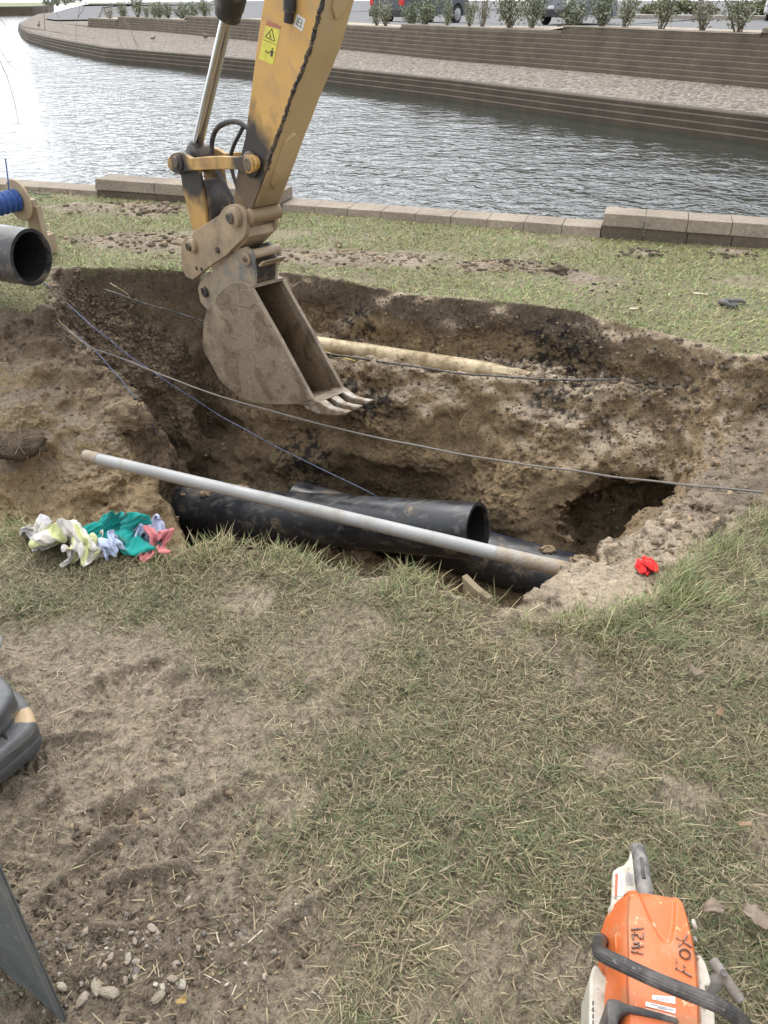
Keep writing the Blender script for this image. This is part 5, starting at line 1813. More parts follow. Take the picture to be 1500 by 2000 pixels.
# ---- bucket ears under the coupler
ear = [(463, 487), (480, 482), (493, 494), (498, 530), (497, 560), (470, 566), (447, 572), (425, 598), (405, 606), (391, 590), (386, 562), (392, 550), (420, 525)]
for o0, o1 in ((.034, .050), (.166, .182)):
    plate('bucket_ear', ear, o0, o1, M_EAR, .003, bk, at=.034)
boss('ear_boss', 478, 507, .020, .036, .034, M_COUP, bk)
boss('ear_pin', 476, 507, .008, .208, .013, M_PIN, bk)
boss('ear_boss', 397, 571, .016, .036, .030, M_GREASE, bk)
boss('ear_tube', 494, 497, .050, .214, .024, M_COUP, bk)
plate('ear_bar', [(498, 520), (505, 512), (512, 512), (503, 523)], .050, .190, M_COUP, .003, bk, at=.034)
boss('ear_flange', 490, 507, .182, .204, .052, M_EAR, bk)
plate('bucket_top_plate', [(489, 559), (497, 552), (499, 520), (494, 520), (486, 556)], .050, .166, M_GREASE, .003, bk, at=.034)

# ---- stickers
def ontop(px, py): return PL(px, py, arm_o0 - .0018)
def flat(name, poly, mat, lift, parent):
    return MB().prism([PL(x, y, arm_o0 - lift) for x, y in poly], LAT * .0008).build(name, mat, parent)
M_SY = worn('sticker_yellow', (.62, .56, .06), .45, (.42, .36, .12), .3, 40, bumpy=0)
M_SR = worn('sticker_red', (.36, .12, .06), .5, (.4, .28, .15), .35, 40, bumpy=0)
M_SW = plain('sticker_white', (.62, .60, .55), .5)
M_INK = plain('sticker_ink', (.05, .045, .03), .6)
dec = flat('warning_sticker', [(519, 51), (547, 58), (533, 127), (505, 115)], M_SY, .0012, ex)
flat('sticker_header', [(521, 39), (549, 51), (547, 57), (519, 48)], M_SR, .0012, ex)
def line(p, q, w_, parent, lift=.0022, mat=None):
    p, q = np.array(p, float), np.array(q, float); t = (q - p) / np.linalg.norm(q - p); n = np.array([-t[1], t[0]]) * w_ / 2
    return [tuple(p - n), tuple(q - n), tuple(q + n), tuple(p + n)]
tri = [(531, 56), (536, 81), (518, 72)]
mbt = MB()
for i in range(3):
    mbt.prism([PL(x, y, arm_o0 - .0022) for x, y in line(tri[i], tri[(i + 1) % 3], 1.3, dec)], LAT * .0008)
for seg_ in [((527, 68), (530, 76)), ((529, 70), (525, 74)), ((526, 62), (528, 68))]:
    mbt.prism([PL(x, y, arm_o0 - .0022) for x, y in line(*seg_, 1.0, dec)], LAT * .0008)
mbt.build('warning_triangle', M_INK, dec)
mbp = MB()
for poly in [disc_poly(532, 95, 1.7, 0, 330, 8), [(529.5, 97.5), (534, 98.5), (533, 106), (531.5, 111.5), (528, 110), (528.5, 104)], line((528.5, 99), (526.5, 104), 1.2, dec)]:
    mbp.prism([PL(x, y, arm_o0 - .0022) for x, y in poly], LAT * .0008)
mbp.build('person_symbol', M_INK, dec)
mba = MB()
for poly in [line((517.5, 99), (525, 103.5), 1.3, dec), line((519, 98), (519.5, 102), 1.2, dec), line((523, 101), (522.5, 104.5), 1.2, dec)]:
    mba.prism([PL(x, y, arm_o0 - .0022) for x, y in poly], LAT * .0008)
mba.build('arrow_symbol', M_INK, dec)
mbl = MB(); mbl.prism([PL(x, y, arm_o0 - .0022) for x, y in line((514, 77), (540, 88), .8, dec)], LAT * .0008); mbl.build('divider_line', M_INK, dec)
wl = flat('white_sticker', [(580.5, 27.5), (597, 38), (590, 62), (572.5, 50)], M_SW, .0012, ex)
mbw = MB()
for s_ in [((584.5, 36), (590.5, 39.5)), ((590.5, 39.5), (586.5, 53)), ((586.5, 53), (580.5, 49.5)), ((580.5, 49.5), (584.5, 36)), ((582.7, 42.5), (588.6, 46)), ((582, 34), (578, 48)), ((588, 54), (590, 54.5)), ((577.5, 47), (579, 48))]:
    mbw.prism([PL(x, y, arm_o0 - .0022) for x, y in line(*s_, .9, wl)], LAT * .0008)
mbw.build('sticker_symbol', M_INK, wl)
# ------------------------------------------------------------------ cloths, sod, board and other small things
def rag(k, px, py, rz, colf, label, name='rag', zbase=None, sc=1.0, group='rags by the trench'):
    """one of the dropped cloths laid on the ground"""
    A, Q_, u, v = DROPPED[k]
    c = onz(px, py, .0 if zbase is None else zbase)
    ca, sa = math.cos(rz), math.sin(rz)
    V_ = A * sc * (np.array([1, 1, .6]) if zbase is not None else 1)
    V_ = np.stack([V_[:, 0] * ca - V_[:, 1] * sa + c[0], V_[:, 0] * sa + V_[:, 1] * ca + c[1], V_[:, 2]], 1)
    V_[:, 2] += float(ground_h(np.array([c[0]]), np.array([c[1]]))[0]) + .002 if zbase is None else zbase
    o = fast_mesh(name, V_, Q_, None, M_CLOTH, colf(u, v - .5), True)
    m = o.modifiers.new('thick', 'SOLIDIFY'); m.thickness = .003
    m = o.modifiers.new('sub', 'SUBSURF'); m.levels = 1; m.render_levels = 1
    return tag(o, label, 'cloth', group)


def mat_cloth(name):
    m, nt, b = newmat(name)
    at = N(nt, 'ShaderNodeVertexColor', layer_name='Col').outputs['Color']
    tc = N(nt, 'ShaderNodeTexCoord').outputs['Object']
    n1 = noise_node(nt, 220, 3, .6, tc); n2 = noise_node(nt, 12, 4, .6, tc)
    c = mix(nt, 1.0, at, ramp(nt, n1.outputs['Fac'], [(.3, .82), (.7, 1.1)]), 'MULTIPLY')
    c = mix(nt, ramp(nt, n2.outputs['Fac'], [(.60, 0.0), (.78, .35)]), c, (.30, .24, .16))
    nt.links.new(c, b.inputs['Base Color']); b.inputs['Roughness'].default_value = .95
    b.inputs['Sheen Weight'].default_value = .2; b.inputs['Specular IOR Level'].default_value = .15
    bump(nt, b, n1.outputs['Fac'], .35, .002)
    return m


M_CLOTH = mat_cloth('terry_cloth')


def plaid(u, v):
    base = np.array([.60, .56, .50]); yel = np.array([.56, .60, .20]); gry = np.array([.38, .38, .41])
    c = np.tile(base, (len(u), 1))
    by = (np.abs((u * 3.2 + .3) % 1 - .5) < .17); bg_ = (np.abs((v * 2.6 + .1) % 1 - .5) < .15)
    c[bg_] = c[bg_] * .35 + gry * .65
    c[by] = c[by] * .3 + yel * .7
    return c


def solid(rgb): return lambda u, v: np.tile(np.array(rgb), (len(u), 1)) * (1 + .05 * np.sin(u * 40))[:, None]


rag(0, 122, 1076, .1, plaid, 'white terry rag with yellow and grey stripes, leftmost of the rag heap', sc=1.02)
rag(1, 174, 1090, .0, plaid, 'balled up cream and yellow rag lying in front of the teal one', sc=.95)
rag(2, 232, 1066, -.25, solid((.012, .27, .24)), 'bright teal rag in the middle of the rag heap')
rag(3, 222, 1086, .0, solid((.42, .47, .62)), 'pale blue rag hanging in front of the teal rag', sc=.74)
rag(4, 290, 1058, .3, solid((.46, .50, .66)), 'pale lilac rag showing between the teal and the pink rag', sc=.78)
rag(5, 306, 1080, .1, solid((.60, .20, .21)), 'small salmon pink rag at the right end of the rag heap', sc=.76)
# red cloth on the clay shelf
rag(6, 1262, 1114, .1, solid((.66, .030, .026)), 'small crumpled bright red cloth on the clay shelf at right', name='red_cloth', zbase=-.072, sc=.66, group=None)
# grey glove on the far lawn
M_GLOVE = worn('grey_glove', (.10, .105, .105), .85, (.2, .17, .12), .4, 30, bumpy=.4)
g = onz(1425, 594, .02)
mb = MB()
mb.tube(spline([g + [-.045, .03, .005], g + [-.01, .005, .018], g + [.035, .012, .016], g + [.085, .045, .008]], 14), lambda u: .017 * (1 - .35 * u), 10)
mb.tube(spline([g + [-.05, .02, .008], g + [-.035, -.02, .016], g + [-.02, -.045, .010], g + [.012, -.055, .006]], 12), lambda u: .015 * (1 - .4 * u), 10)
mb.tube(spline([g + [-.01, -.04, .012], g + [.015, -.042, .014], g + [.03, -.05, .004]], 8), .010, 8)
mb.tube(spline([g + [.04, .02, .014], g + [.075, .025, .012], g + [.1, .022, .004]], 8), .009, 8)
tag(mb.build('work_glove', M_GLOVE, smooth=True, angle=80), 'crumpled dark grey work glove on the far lawn at right', 'glove')
tag(MB().box(onz(1368, 574, .012), (.085, .022, .008), -.35).build('wood_chip', worn('chip', (.55, .46, .33), .8), bevel=.002), 'pale wood splinter on the lawn left of the grey glove', 'wood chip')
tag(MB().box(onz(1238, 603, .006), (.05, .02, .008), .1).build('wood_chip', worn('chip2', (.5, .43, .33), .8), bevel=.002), 'pale chip at the lawn edge above the trench', 'wood chip')
# splintered board at the near rim
b0 = onz(945, 1188, -.02); b1 = b0 + np.array([-.055, .065, -.005])
M_BRD = worn('old_board', (.24, .185, .115), .85, (.13, .095, .06), .5, 12, bumpy=.5)
d_ = (b1 - b0); n_ = np.array([-d_[1], d_[0], 0]); n_ /= np.linalg.norm(n_)
poly = [b0 + [0, 0, -.10], b0 + [.010, 0, .035], b1 * .55 + b0 * .45 + [0, 0, .050], b1 + [-.01, 0, .075], b1 + [-.004, 0, .040], b1 + [0, 0, -.10]]
tag(MB().prism(poly, n_ * -.022).build('broken_board', M_BRD, bevel=.002), 'splintered brown board sticking out of the near trench rim', 'board')
# sod lump on the left ledge, with hair roots
M_SOD = worn('dark_sod', (.095, .070, .046), .95, (.15, .105, .065), .55, 26, bumpy=1.0, bdist=.02)
def lump(name, px, py, z, sx, sy, sz, seed, mat, lab, cat, amp=.30, cut=-.6):
    c = onz(px, py, z)
    n1, n2 = 40, 26
    vs, fs = [], []
    for j in range(n2):
        th = math.pi * j / (n2 - 1)
        for i in range(n1):
            ph = 2 * math.pi * i / n1
            p = np.array([math.sin(th) * math.cos(ph), math.sin(th) * math.sin(ph), math.cos(th)])
            k = 1 + amp * float(fbm(p[0] * 1.3 + seed, p[1] * 1.3, p[2] * 1.3, 1.6, 5, .62, seed))
            vs.append(c + p * k * [sx, sy, sz])
    for j in range(n2 - 1):
        for i in range(n1):
            i2 = (i + 1) % n1
            fs.append((j * n1 + i, j * n1 + i2, (j + 1) * n1 + i2, (j + 1) * n1 + i))
    return tag(MB().add(vs, fs).build(name, mat, smooth=True, angle=70), lab, cat)


sod = lump('sod_clump', 38, 868, -.47, .135, .10, .075, 4, M_SOD, 'dark root matted sod clump on the clay ledge at left', 'sod clump', .5)
M_HAIR = worn('hair_root', (.24, .18, .12), .9)
mbh = MB(); rr = np.random.default_rng(5)
cs = onz(38, 868, -.47)
for i in range(80):
    a = rr.uniform(0, 6.28); e = rr.uniform(-.2, 1.2)
    p = cs + np.array([math.cos(a) * math.cos(e) * .13, math.sin(a) * math.cos(e) * .10, math.sin(e) * .075])
    q_ = p + rr.normal(0, .016, 3) + [0, -.012, .004]; s_ = q_ + rr.normal(0, .02, 3) + [0, -.004, -.02]
    mbh.tube([p - (p - cs) * .15, q_, s_], .0017, 4, cap=False)
hr = mbh.build('hair_roots', M_HAIR, sod)
M_CLOD = worn('clay_clod', (.30, .225, .14), .95, (.13, .092, .055), .5, 16, bumpy=1.0, bdist=.02)
M_CLODD = worn('dark_clod', (.095, .07, .045), .95, (.17, .125, .08), .5, 20, bumpy=1.0, bdist=.02)
lump('clay_clod', 250, 815, -.50, .115, .10, .10, 11, M_CLOD, 'big block of clay on the ledge under the thin wire', 'clod', .55)
lump('clay_clod', 175, 772, -.42, .065, .055, .035, 14, M_CLOD, 'flat clay clod upslope of the big clay block', 'clod', .5)
lump('clay_clod', 1310, 1035, -.17, .075, .06, .055, 15, M_CLOD, 'cracked clay clod on the lip above the dark hollow', 'clod', .6)
lump('dark_clod', 1090, 529, .01, .055, .035, .03, 17, M_CLODD, 'dark clod alone on the far lawn right of the crumb patch', 'clod', .6)
lump('dark_clod', 1375, 700, -.17, .032, .028, .018, 18, M_CLODD, 'double brown clod on the pale shelf at far right', 'clod', .6)
lump('dark_clod', 1408, 698, -.16, .022, .022, .022, 19, M_CLODD, 'round dark clod beside the double one on the pale shelf', 'clod', .4)
lump('dark_clod', 1420, 722, -.17, .045, .026, .018, 20, M_CLODD, 'largest brown clod lying in the middle of the pale shelf', 'clod', .6)
lump('dark_clod', 1447, 706, -.16, .022, .020, .016, 22, M_CLODD, 'dark clod under the overhanging turf corner at right', 'clod', .5)
lump('dark_clod', 52, 472, .03, .04, .03, .03, 23, M_CLODD, 'lump of dirt between the dusty pipe and the reel stand', 'clod', .5)
# mud stuck to the pipes
M_MUDP = worn('pipe_mud', (.27, .20, .125), .9, (.18, .13, .08), .4, 30, bumpy=.8)
def mud_on(p0, p1, t, ang, s, lab, seed, par):
    ax_ = (p1 - p0) / np.linalg.norm(p1 - p0); sd = np.cross(ax_, [0, 0, 1.]); sd /= np.linalg.norm(sd); u_ = np.cross(sd, ax_)
    c_ = p0 + (p1 - p0) * t + (RO + s * .12) * (math.cos(ang) * sd + math.sin(ang) * u_)
    rr_ = np.random.default_rng(seed); mb_ = MB(); n1, n2 = 14, 9; vs, fs = [], []
    for j in range(n2):
        th = math.pi * j / (n2 - 1)
        for i in range(n1):
            ph = 2 * math.pi * i / n1; k = 1 + .3 * rr_.uniform(-1, 1)
            vs.append(c_ + s * k * np.array([1.3 * math.sin(th) * math.cos(ph), math.sin(th) * math.sin(ph), .55 * math.cos(th)]))
    for j in range(n2 - 1):
        for i in range(n1):
            i2 = (i + 1) % n1; fs.append((j * n1 + i, j * n1 + i2, (j + 1) * n1 + i2, (j + 1) * n1 + i))
    mb_.add(vs, fs).build('mud_clod', M_MUDP, par, smooth=True)
for t_, a_, s_, sd_ in ((.42, 1.35, .030, 1), (.49, 1.9, .034, 2), (.30, 1.7, .018, 3), (.36, 1.2, .014, 4), (.53, 1.5, .012, 7)):
    mud_on(a0, a1, t_, a_, s_, '', sd_, pa)
for t_, a_, s_, sd_ in ((.70, 1.7, .034, 5), (.78, 1.55, .04, 6), (.83, 1.7, .045, 8), (.88, 1.4, .05, 9)):
    mud_on(c0, c1, t_, a_, s_, '', sd_, pc)
# dead leaves on the grass
M_LEAF = worn('dead_leaf', (.20, .15, .11), .85, (.30, .24, .18), .4, 40, bumpy=.4)
def leaf(px, py, L, rz, lab, seed, mat=M_LEAF):
    c = onz(px, py, .022); rr_ = np.random.default_rng(seed)
    vs, fs = [], []
    n = 9
    for i in range(n):
        t = i / (n - 1); w_ = .30 * L * math.sin(math.pi * min(1, t * .92 + .06)) ** .7 * (1 + .2 * rr_.uniform(-1, 1))
        for k in (-1, 0, 1):
            x_, y_ = (t - .5) * L, k * w_
            z_ = .006 * math.sin(t * 5 + seed) + abs(k) * .006 * (1 + .5 * math.sin(seed + t * 4))
            vs.append((c[0] + x_ * math.cos(rz) - y_ * math.sin(rz), c[1] + x_ * math.sin(rz) + y_ * math.cos(rz), c[2] + z_))
    for i in range(n - 1):
        for k in range(2): fs.append((i * 3 + k, i * 3 + 3 + k, i * 3 + 4 + k, i * 3 + 1 + k))
    o = MB().add(vs, fs).build('dead_leaf', mat, smooth=True)
    m = o.modifiers.new('t', 'SOLIDIFY'); m.thickness = .0008
    return tag(o, lab, 'leaf', 'dead leaves on the lawn')
M_LEAFO = worn('tan_leaf', (.24, .165, .10), .85, (.25, .17, .1), .4, 40)
leaf(1480, 1793, .062, -.4, 'grey curled leaf at the right frame edge above the chainsaw', 1)
leaf(1358, 1310, .045, -.5, 'purplish grey leaf flat in the grass below the clay shelf', 2)
leaf(1405, 1392, .026, .6, 'small tan leaf in the grass by the right frame edge', 3, M_LEAFO)
leaf(1455, 1612, .028, -.9, 'buff leaf in the grass above the grey curled leaf', 4, M_LEAFO)
leaf(608, 1330, .040, .2, 'dull grey leaf on worn turf left of the middle', 5)
leaf(1395, 1775, .045, .1, 'brownish leaf beside the orange chainsaw cover', 6)
leaf(1130, 1330, .036, -.7, 'dark leaf under grass stems in the middle right lawn', 7)
leaf(355, 1955, .022, 1.1, 'ochre yellow leaf scrap on the mud near the bottom edge', 8, worn('ochre_leaf', (.38, .26, .09), .8))
# ------------------------------------------------------------------ chainsaw and the machine at left
S0 = onz(1290, 1990, .2); S0[2] = 0
E1 = onz(1246, 1690, .12) - onz(1296, 1990, .12); E1[2] = 0; E1 /= np.linalg.norm(E1)     # towards the rear handle
E2 = np.array([E1[1], -E1[0], 0])                                                       # to the saw's right


def sw(px, py, z):
    d = onz(px, py, z) - S0
    return float(d @ E1), float(d @ E2)


def W3(s, w_, z): return S0 + E1 * s + E2 * w_ + np.array([0, 0, z])


def c4(x, y): return 1100 + x / 3.75, 1600 + y / 3.75


saw = thing('chainsaw', 'orange and white chainsaw resting on the grass, rear handle pointing away', 'chainsaw', tuple(W3(.05, 0, 0)))
M_OR = worn('orange_plastic', (.60, .140, .038), .45, (.42, .20, .10), .32, 16, spots=(.60, .36, .21), bumpy=.08)
M_WH = worn('white_plastic', (.50, .47, .395), .5, (.27, .21, .14), .45, 13, spots=(.2, .16, .1), bumpy=.15)
M_BK = worn('black_plastic', (.040, .038, .038), .5, (.16, .14, .12), .35, 16, bumpy=.15)
M_GRIP = worn('worn_grip', (.034, .030, .028), .55, (.15, .135, .12), .42, 20, spots=(.16, .15, .14), bumpy=.5, bdist=.002)
M_GREY = worn('grey_plastic', (.26, .245, .23), .55, (.16, .13, .1), .4, 24, bumpy=.2)
# cover: cross-sections lofted from the front to the rear
TOPZ = .205
Lft = sorted([sw(*c4(x, y), TOPZ) for x, y in [(500, 490), (478, 600), (470, 750), (478, 1000), (470, 1180), (480, 1400), (480, 1500)]])
Rgt = sorted([sw(*c4(x, y), TOPZ) for x, y in [(830, 530), (890, 585), (925, 700), (960, 850), (985, 1000), (1003, 1200), (1012, 1400), (1015, 1500)]])
s_rear = sw(*c4(640, 478), TOPZ)[0]
s_front = Lft[0][0] - .10
lf = lambda s: float(np.interp(s, [a for a, b in Lft], [b for a, b in Lft]))
rg = lambda s: float(np.interp(s, [a for a, b in Rgt], [b for a, b in Rgt]))
u_c = sw(*c4(700, 700), TOPZ)
u_b = sw(*c4(735, 925), TOPZ)[0]
uw_ = .5 * (sw(*c4(835, 560), TOPZ)[1] - sw(*c4(548, 520), TOPZ)[1])
ucx = .5 * (sw(*c4(835, 560), TOPZ)[1] + sw(*c4(548, 520), TOPZ)[1])
ns, nw_ = 120, 64
vs, fs = [], []
for i in range(ns + 1):
    s = s_front + (s_rear - s_front) * i / ns
    l, r_ = lf(s), rg(s)
    e = max(0.0, 1 - (s_rear - s) / .035)
    drop = .030 * (1 - math.sqrt(max(0, 1 - e * e)))
    pin = .012 * (1 - math.sqrt(max(0, 1 - e * e)))
    prof = [(l - .030 + pin, .085), (l - .029 + pin, .120), (l - .020 + pin, .150), (l - .008 + pin, .186 - drop * .6), (l - .002, .198 - drop)]
    for k in range(nw_ + 1):
        f = k / nw_
        w_ = l + .003 + (r_ - l - .009) * f
        z = TOPZ - drop + .004 * math.sin(math.pi * f) - .0025
        # sunk shield shape running in from the rear edge
        hw = uw_ * math.sqrt(max(0.0, (s - u_b) / max(1e-6, s_rear - u_b))) if s > u_b else 0
        hw = min(hw * 1.12, uw_)
        dd = hw - abs(w_ - (ucx + .10 * (s - s_rear) * 0))
        if hw > 0: z -= .0085 * float(sstep(0, .0075, dd)) * float(sstep(u_b, u_b + .010, s))
        prof.append((w_, z))
    prof += [(r_ - .001, .194 - drop), (r_ + .004, .180 - drop * .5), (r_ + .009, .14), (r_ + .010, .085)]
    for w_, z in prof: vs.append(W3(s, w_, z))
np_ = len(prof)
for i in range(ns):
    for k in range(np_ - 1):
        fs.append((i * np_ + k, i * np_ + k + 1, (i + 1) * np_ + k + 1, (i + 1) * np_ + k))
# rear wall
b = len(vs)
last = vs[-np_:]
for p in last: vs.append(p + E1 * .006 + np.array([0, 0, -.012]) if p[2] > .1 else p + E1 * .006)
for p in last: vs.append(np.array([p[0], p[1], .085]) + E1 * .012)
for q_ in (0, 1):
    o0 = b - np_ if q_ == 0 else b
    o1 = b if q_ == 0 else b + np_
    for k in range(np_ - 1): fs.append((o0 + k, o0 + k + 1, o1 + k + 1, o1 + k))
cover = MB().add(vs, fs).build('top_cover', M_OR, saw, smooth=True, angle=32)


def pxprism(name, pts, z0, z1, mat, parent=None, bev=.003, zref=None):
    P = [onz(*c4(x, y), z1 if zref is None else zref) for x, y in pts]
    P = [np.array([p[0], p[1], z1]) for p in P]
    return MB().prism(P, (0, 0, z0 - z1)).build(name, mat, parent or saw, bevel=bev)


# body under the cover
MB().prism([W3(s_front, lf(0) - .028, .02), W3(s_rear - .01, lf(s_rear) - .024, .02), W3(s_rear + .004, lf(s_rear) + .02, .02), W3(s_rear + .004, rg(s_rear) - .02, .02), W3(s_rear - .02, rg(s_rear - .02), .02), W3(s_front, rg(0) + .004, .02)], (0, 0, .085)).build('engine_body', M_BK, saw, bevel=.006)
# screws and the side tab
for x, y, w_ in ((380, 672, -1), (948, 770, 1)):
    p = onz(*c4(x, y), .135)
    MB().lathe(p - E2 * (.004 if w_ < 0 else -.001), E2 * w_ + np.array([0, 0, .5]), [(0, .0085), (.004, .0085), (.005, .006)], 16).build('screw', M_WH, saw, smooth=True)
p_ = [(375, 835), (445, 838), (452, 880), (448, 985), (420, 1000), (395, 985), (378, 930)]
pxprism('cover_tab', p_, .09, .172, M_OR, cover)
# rear handle and its guard
h0, h1, h2 = onz(*c4(548, 215), .095), onz(*c4(570, 330), .118), onz(*c4(590, 480), .128)
MB().tube(spline([h0 + E1 * .004 + [0, 0, -.016], h0 + [0, 0, -.004], h0 * .6 + h1 * .4, h1, h2, h2 - E1 * .03], 40), lambda u: (.0132 + .0025 * u) * (1 if u > .12 else .55 + .45 * math.sqrt(u / .12)), 20).build('rear_handle', worn('grey_worn_grip', (.085, .082, .080), .5, (.26, .24, .215), .5, 22, spots=(.2, .19, .18), bumpy=.4, bdist=.002), saw, smooth=True)
g0, g1, g2 = onz(*c4(572, 285), .1315), onz(*c4(578, 360), .134), onz(*c4(592, 435), .143)
MB().tube(spline([g0, g1 + [0, 0, .002], g2], 14), lambda u: .0035, 8).build('throttle_lock', M_BK, saw, smooth=True)
guard = pxprism('hand_guard', [(503, 192), (512, 300), (526, 470), (640, 520), (600, 760), (335, 860), (330, 800), (345, 690), (358, 560), (366, 378), (402, 352), (445, 335), (480, 292), (494, 240)], .012, .032, M_WH)
lb0 = lambda pts, nm, mat, z=.0332: pxprism(nm, pts, z - .0008, z, mat, guard, 0, z)
M_LAB = plain('label_white', (.72, .70, .66), .5); M_LABR = plain('label_red', (.55, .10, .05), .5); M_TXT = plain('label_text', (.30, .29, .36), .6)
lb0([(385, 392), (452, 402), (452, 500), (440, 560), (378, 560)], 'label', M_LAB)
lb0([(383, 396), (402, 398), (396, 560), (378, 560)], 'label_band', M_LABR, .0342)
mbt = MB()
for k in range(5):
    x = 410 + k * 8.5
    P = [onz(*c4(a, b_), .0342) for a, b_ in [(x, 408), (x + 3, 408), (x + 1, 500), (x - 2, 500)]]
    mbt.prism(P, (0, 0, -.0006))
for k in range(5):
    x = 468 + k * 10
    P = [onz(*c4(a, b_), .0342) for a, b_ in [(x, 385 + k * 3), (x + 2.5, 385 + k * 3), (x + 1, 480), (x - 1.5, 480)]]
    mbt.prism(P, (0, 0, -.0006))
mbt.build('label_text', M_TXT, guard)
# white side covers
pxprism('bar_cover', [(222, 1062), (262, 1070), (300, 1130), (335, 1165), (388, 1205), (384, 1290), (322, 1330), (312, 1500), (312, 1640), (190, 1640), (192, 1400), (196, 1150)], .03, .135, M_WH, bev=.008)
pxprism('bar_cover_rib', [(330, 1175), (390, 1200), (386, 1240), (340, 1225)], .1, .148, M_WH, bev=.004)
for k in range(4):
    pxprism('cover_slot', [(214, 1330 + k * 48), (224, 1330 + k * 48), (223, 1360 + k * 48), (213, 1360 + k * 48)], .13, .1362, M_BK, bev=.0)
pxprism('starter_housing', [(982, 980), (1015, 1000), (1050, 1060), (1085, 1180), (1075, 1215), (1040, 1225), (1060, 1330), (1112, 1400), (1118, 1640), (1000, 1640), (990, 1300)], .03, .148, M_WH, bev=.010)
# starter grip
t0, t1 = onz(*c4(1088, 1025), .135), onz(*c4(1298, 1335), .12)
grip = MB().tube([t0, t0 * .97 + t1 * .03, t0 * .5 + t1 * .5, t0 * .06 + t1 * .94, t1], lambda u: .0095 if .02 < u < .98 else .0078, 18).build('starter_grip', M_GREY, saw, smooth=True)
n0, n1 = onz(*c4(1165, 1160), .128), onz(*c4(1062, 1238), .10)
MB().tube([n0, n0 * .5 + n1 * .5, n1], lambda u: .011 + .004 * u, 14).build('grip_neck', M_GREY, saw, smooth=True)
q_ = onz(*c4(1176, 1128), .1415)
MB().lathe(q_, (0, -.1, 1), [(0, .0058), (.0018, .0058)], 14).build('grip_hole', M_BK, grip, smooth=True)
# front handle
fh = [(300, 905, .10), (275, 885, .165), (262, 905, .215), (262, 962, .247), (300, 1000, .258), (430, 1062, .264), (650, 1165, .268), (870, 1255, .268), (1060, 1330, .262), (1180, 1390, .250), (1290, 1465, .228), (1370, 1560, .185), (1400, 1680, .12)]
fpts = spline([onz(*c4(x, y), z) for x, y, z in fh], 90)
hb = MB().tube(fpts, .0110, 22).build('front_handle', M_GRIP, saw, smooth=True)
mbr = MB()
for k in range(16):
    a = 2 * math.pi * k / 16
    path = []
    for i in range(22, 74, 2):
        t = fpts[i + 1] - fpts[i - 1]; t /= np.linalg.norm(t)
        aa = np.cross(t, [0, 0, 1.]); aa /= np.linalg.norm(aa); bb = np.cross(aa, t)
        path.append(fpts[i] + .0108 * (math.cos(a) * aa + math.sin(a) * bb))
    mbr.tube(path, .0009, 4, cap=False)
mbr.build('grip_ribs', M_GRIP, hb, smooth=True)
# front guard at the bottom edge
pxprism('front_guard', [(312, 1335), (380, 1338), (452, 1372), (560, 1400), (700, 1438), (835, 1482), (840, 1520), (700, 1485), (540, 1445), (450, 1425), (400, 1470), (380, 1640), (315, 1640)], .10, .212, M_BK, bev=.005, zref=.2)
pxprism('front_guard_web', [(400, 1480), (470, 1440), (840, 1530), (860, 1700), (390, 1700)], .10, .165, M_BK, bev=.006)
# guide bar that reaches towards the viewer
MB().prism([W3(s_front - .02, lf(0) - .035, .07), W3(s_front - .36, lf(0) - .035, .06), W3(s_front - .40, lf(0) - .035, .085), W3(s_front - .36, lf(0) - .035, .11), W3(s_front - .02, lf(0) - .035, .13)], E2 * .005).build('guide_bar', M_GREY, saw)
# ---- writing on the cover
def top_at(x, y): return onz(*c4(x, y), TOPZ + .0022)
def strokes(name, segs, w_, mat, parent, z=TOPZ + .0024):
    mb = MB()
    for pl in segs:
        P = [onz(*c4(x, y), z) for x, y in pl]
        for i in range(len(P) - 1):
            t = P[i + 1] - P[i]; l = np.linalg.norm(t); t /= l
            n = np.array([-t[1], t[0], 0]) * w_ / 2; e = t * w_ * .4
            a_, b_ = P[i] - e, P[i + 1] + e
            mb.prism([a_ - n, b_ - n, b_ + n, a_ + n], (0, 0, -.0045 - .0001 * i))
    return mb.build(name, mat, parent)
M_MARK = worn('marker_ink', (.17, .105, .085), .5, (.45, .17, .07), .45, 60, bumpy=0)
ell = [(893 + 38 * math.cos(a) + 8 * math.sin(a), 985 + 34 * math.sin(a)) for a in np.linspace(0, 2 * math.pi, 20)]
strokes('letter', [[(826, 1092), (880, 1115), (940, 1147)], [(828, 1096), (832, 1050), (830, 1018)], [(884, 1116), (890, 1085), (886, 1062)]], .0021, M_MARK, cover)
strokes('letter', [ell], .0021, M_MARK, cover)
strokes('letter', [[(832, 866), (880, 893), (940, 930)], [(912, 846), (880, 888), (846, 926)]], .0021, M_MARK, cover)
strokes('numeral', [[(503, 962), (545, 972), (583, 982)]], .0022, M_MARK, cover)
strokes('numeral', [[(520, 905), (556, 905), (556, 938)], [(508, 934), (588, 926)]], .0022, M_MARK, cover)
strokes('numeral', [[(515, 872), (508, 845), (524, 832), (545, 846), (566, 872), (584, 866)], [(586, 872), (588, 832)]], .0022, M_MARK, cover)
strokes('numeral', [[(502, 802), (545, 800), (588, 794)]], .0022, M_MARK, cover)
lab1 = pxprism('white_label', [(652, 1288), (820, 1300), (822, 1352), (740, 1338), (652, 1318)], TOPZ - .006, TOPZ + .0022, M_LAB, cover, 0)
strokes('barcode', [[(680 + k * 11, 1298 + k * 1.2), (680 + k * 11, 1318 + k * 1.8)] for k in range(10)], .0009, M_TXT, cover, TOPZ + .0030)
lab2 = pxprism('white_label', [(604, 1335), (700, 1358), (824, 1388), (822, 1424), (700, 1392), (604, 1368)], TOPZ - .006, TOPZ + .0022, M_LAB, cover, 0)
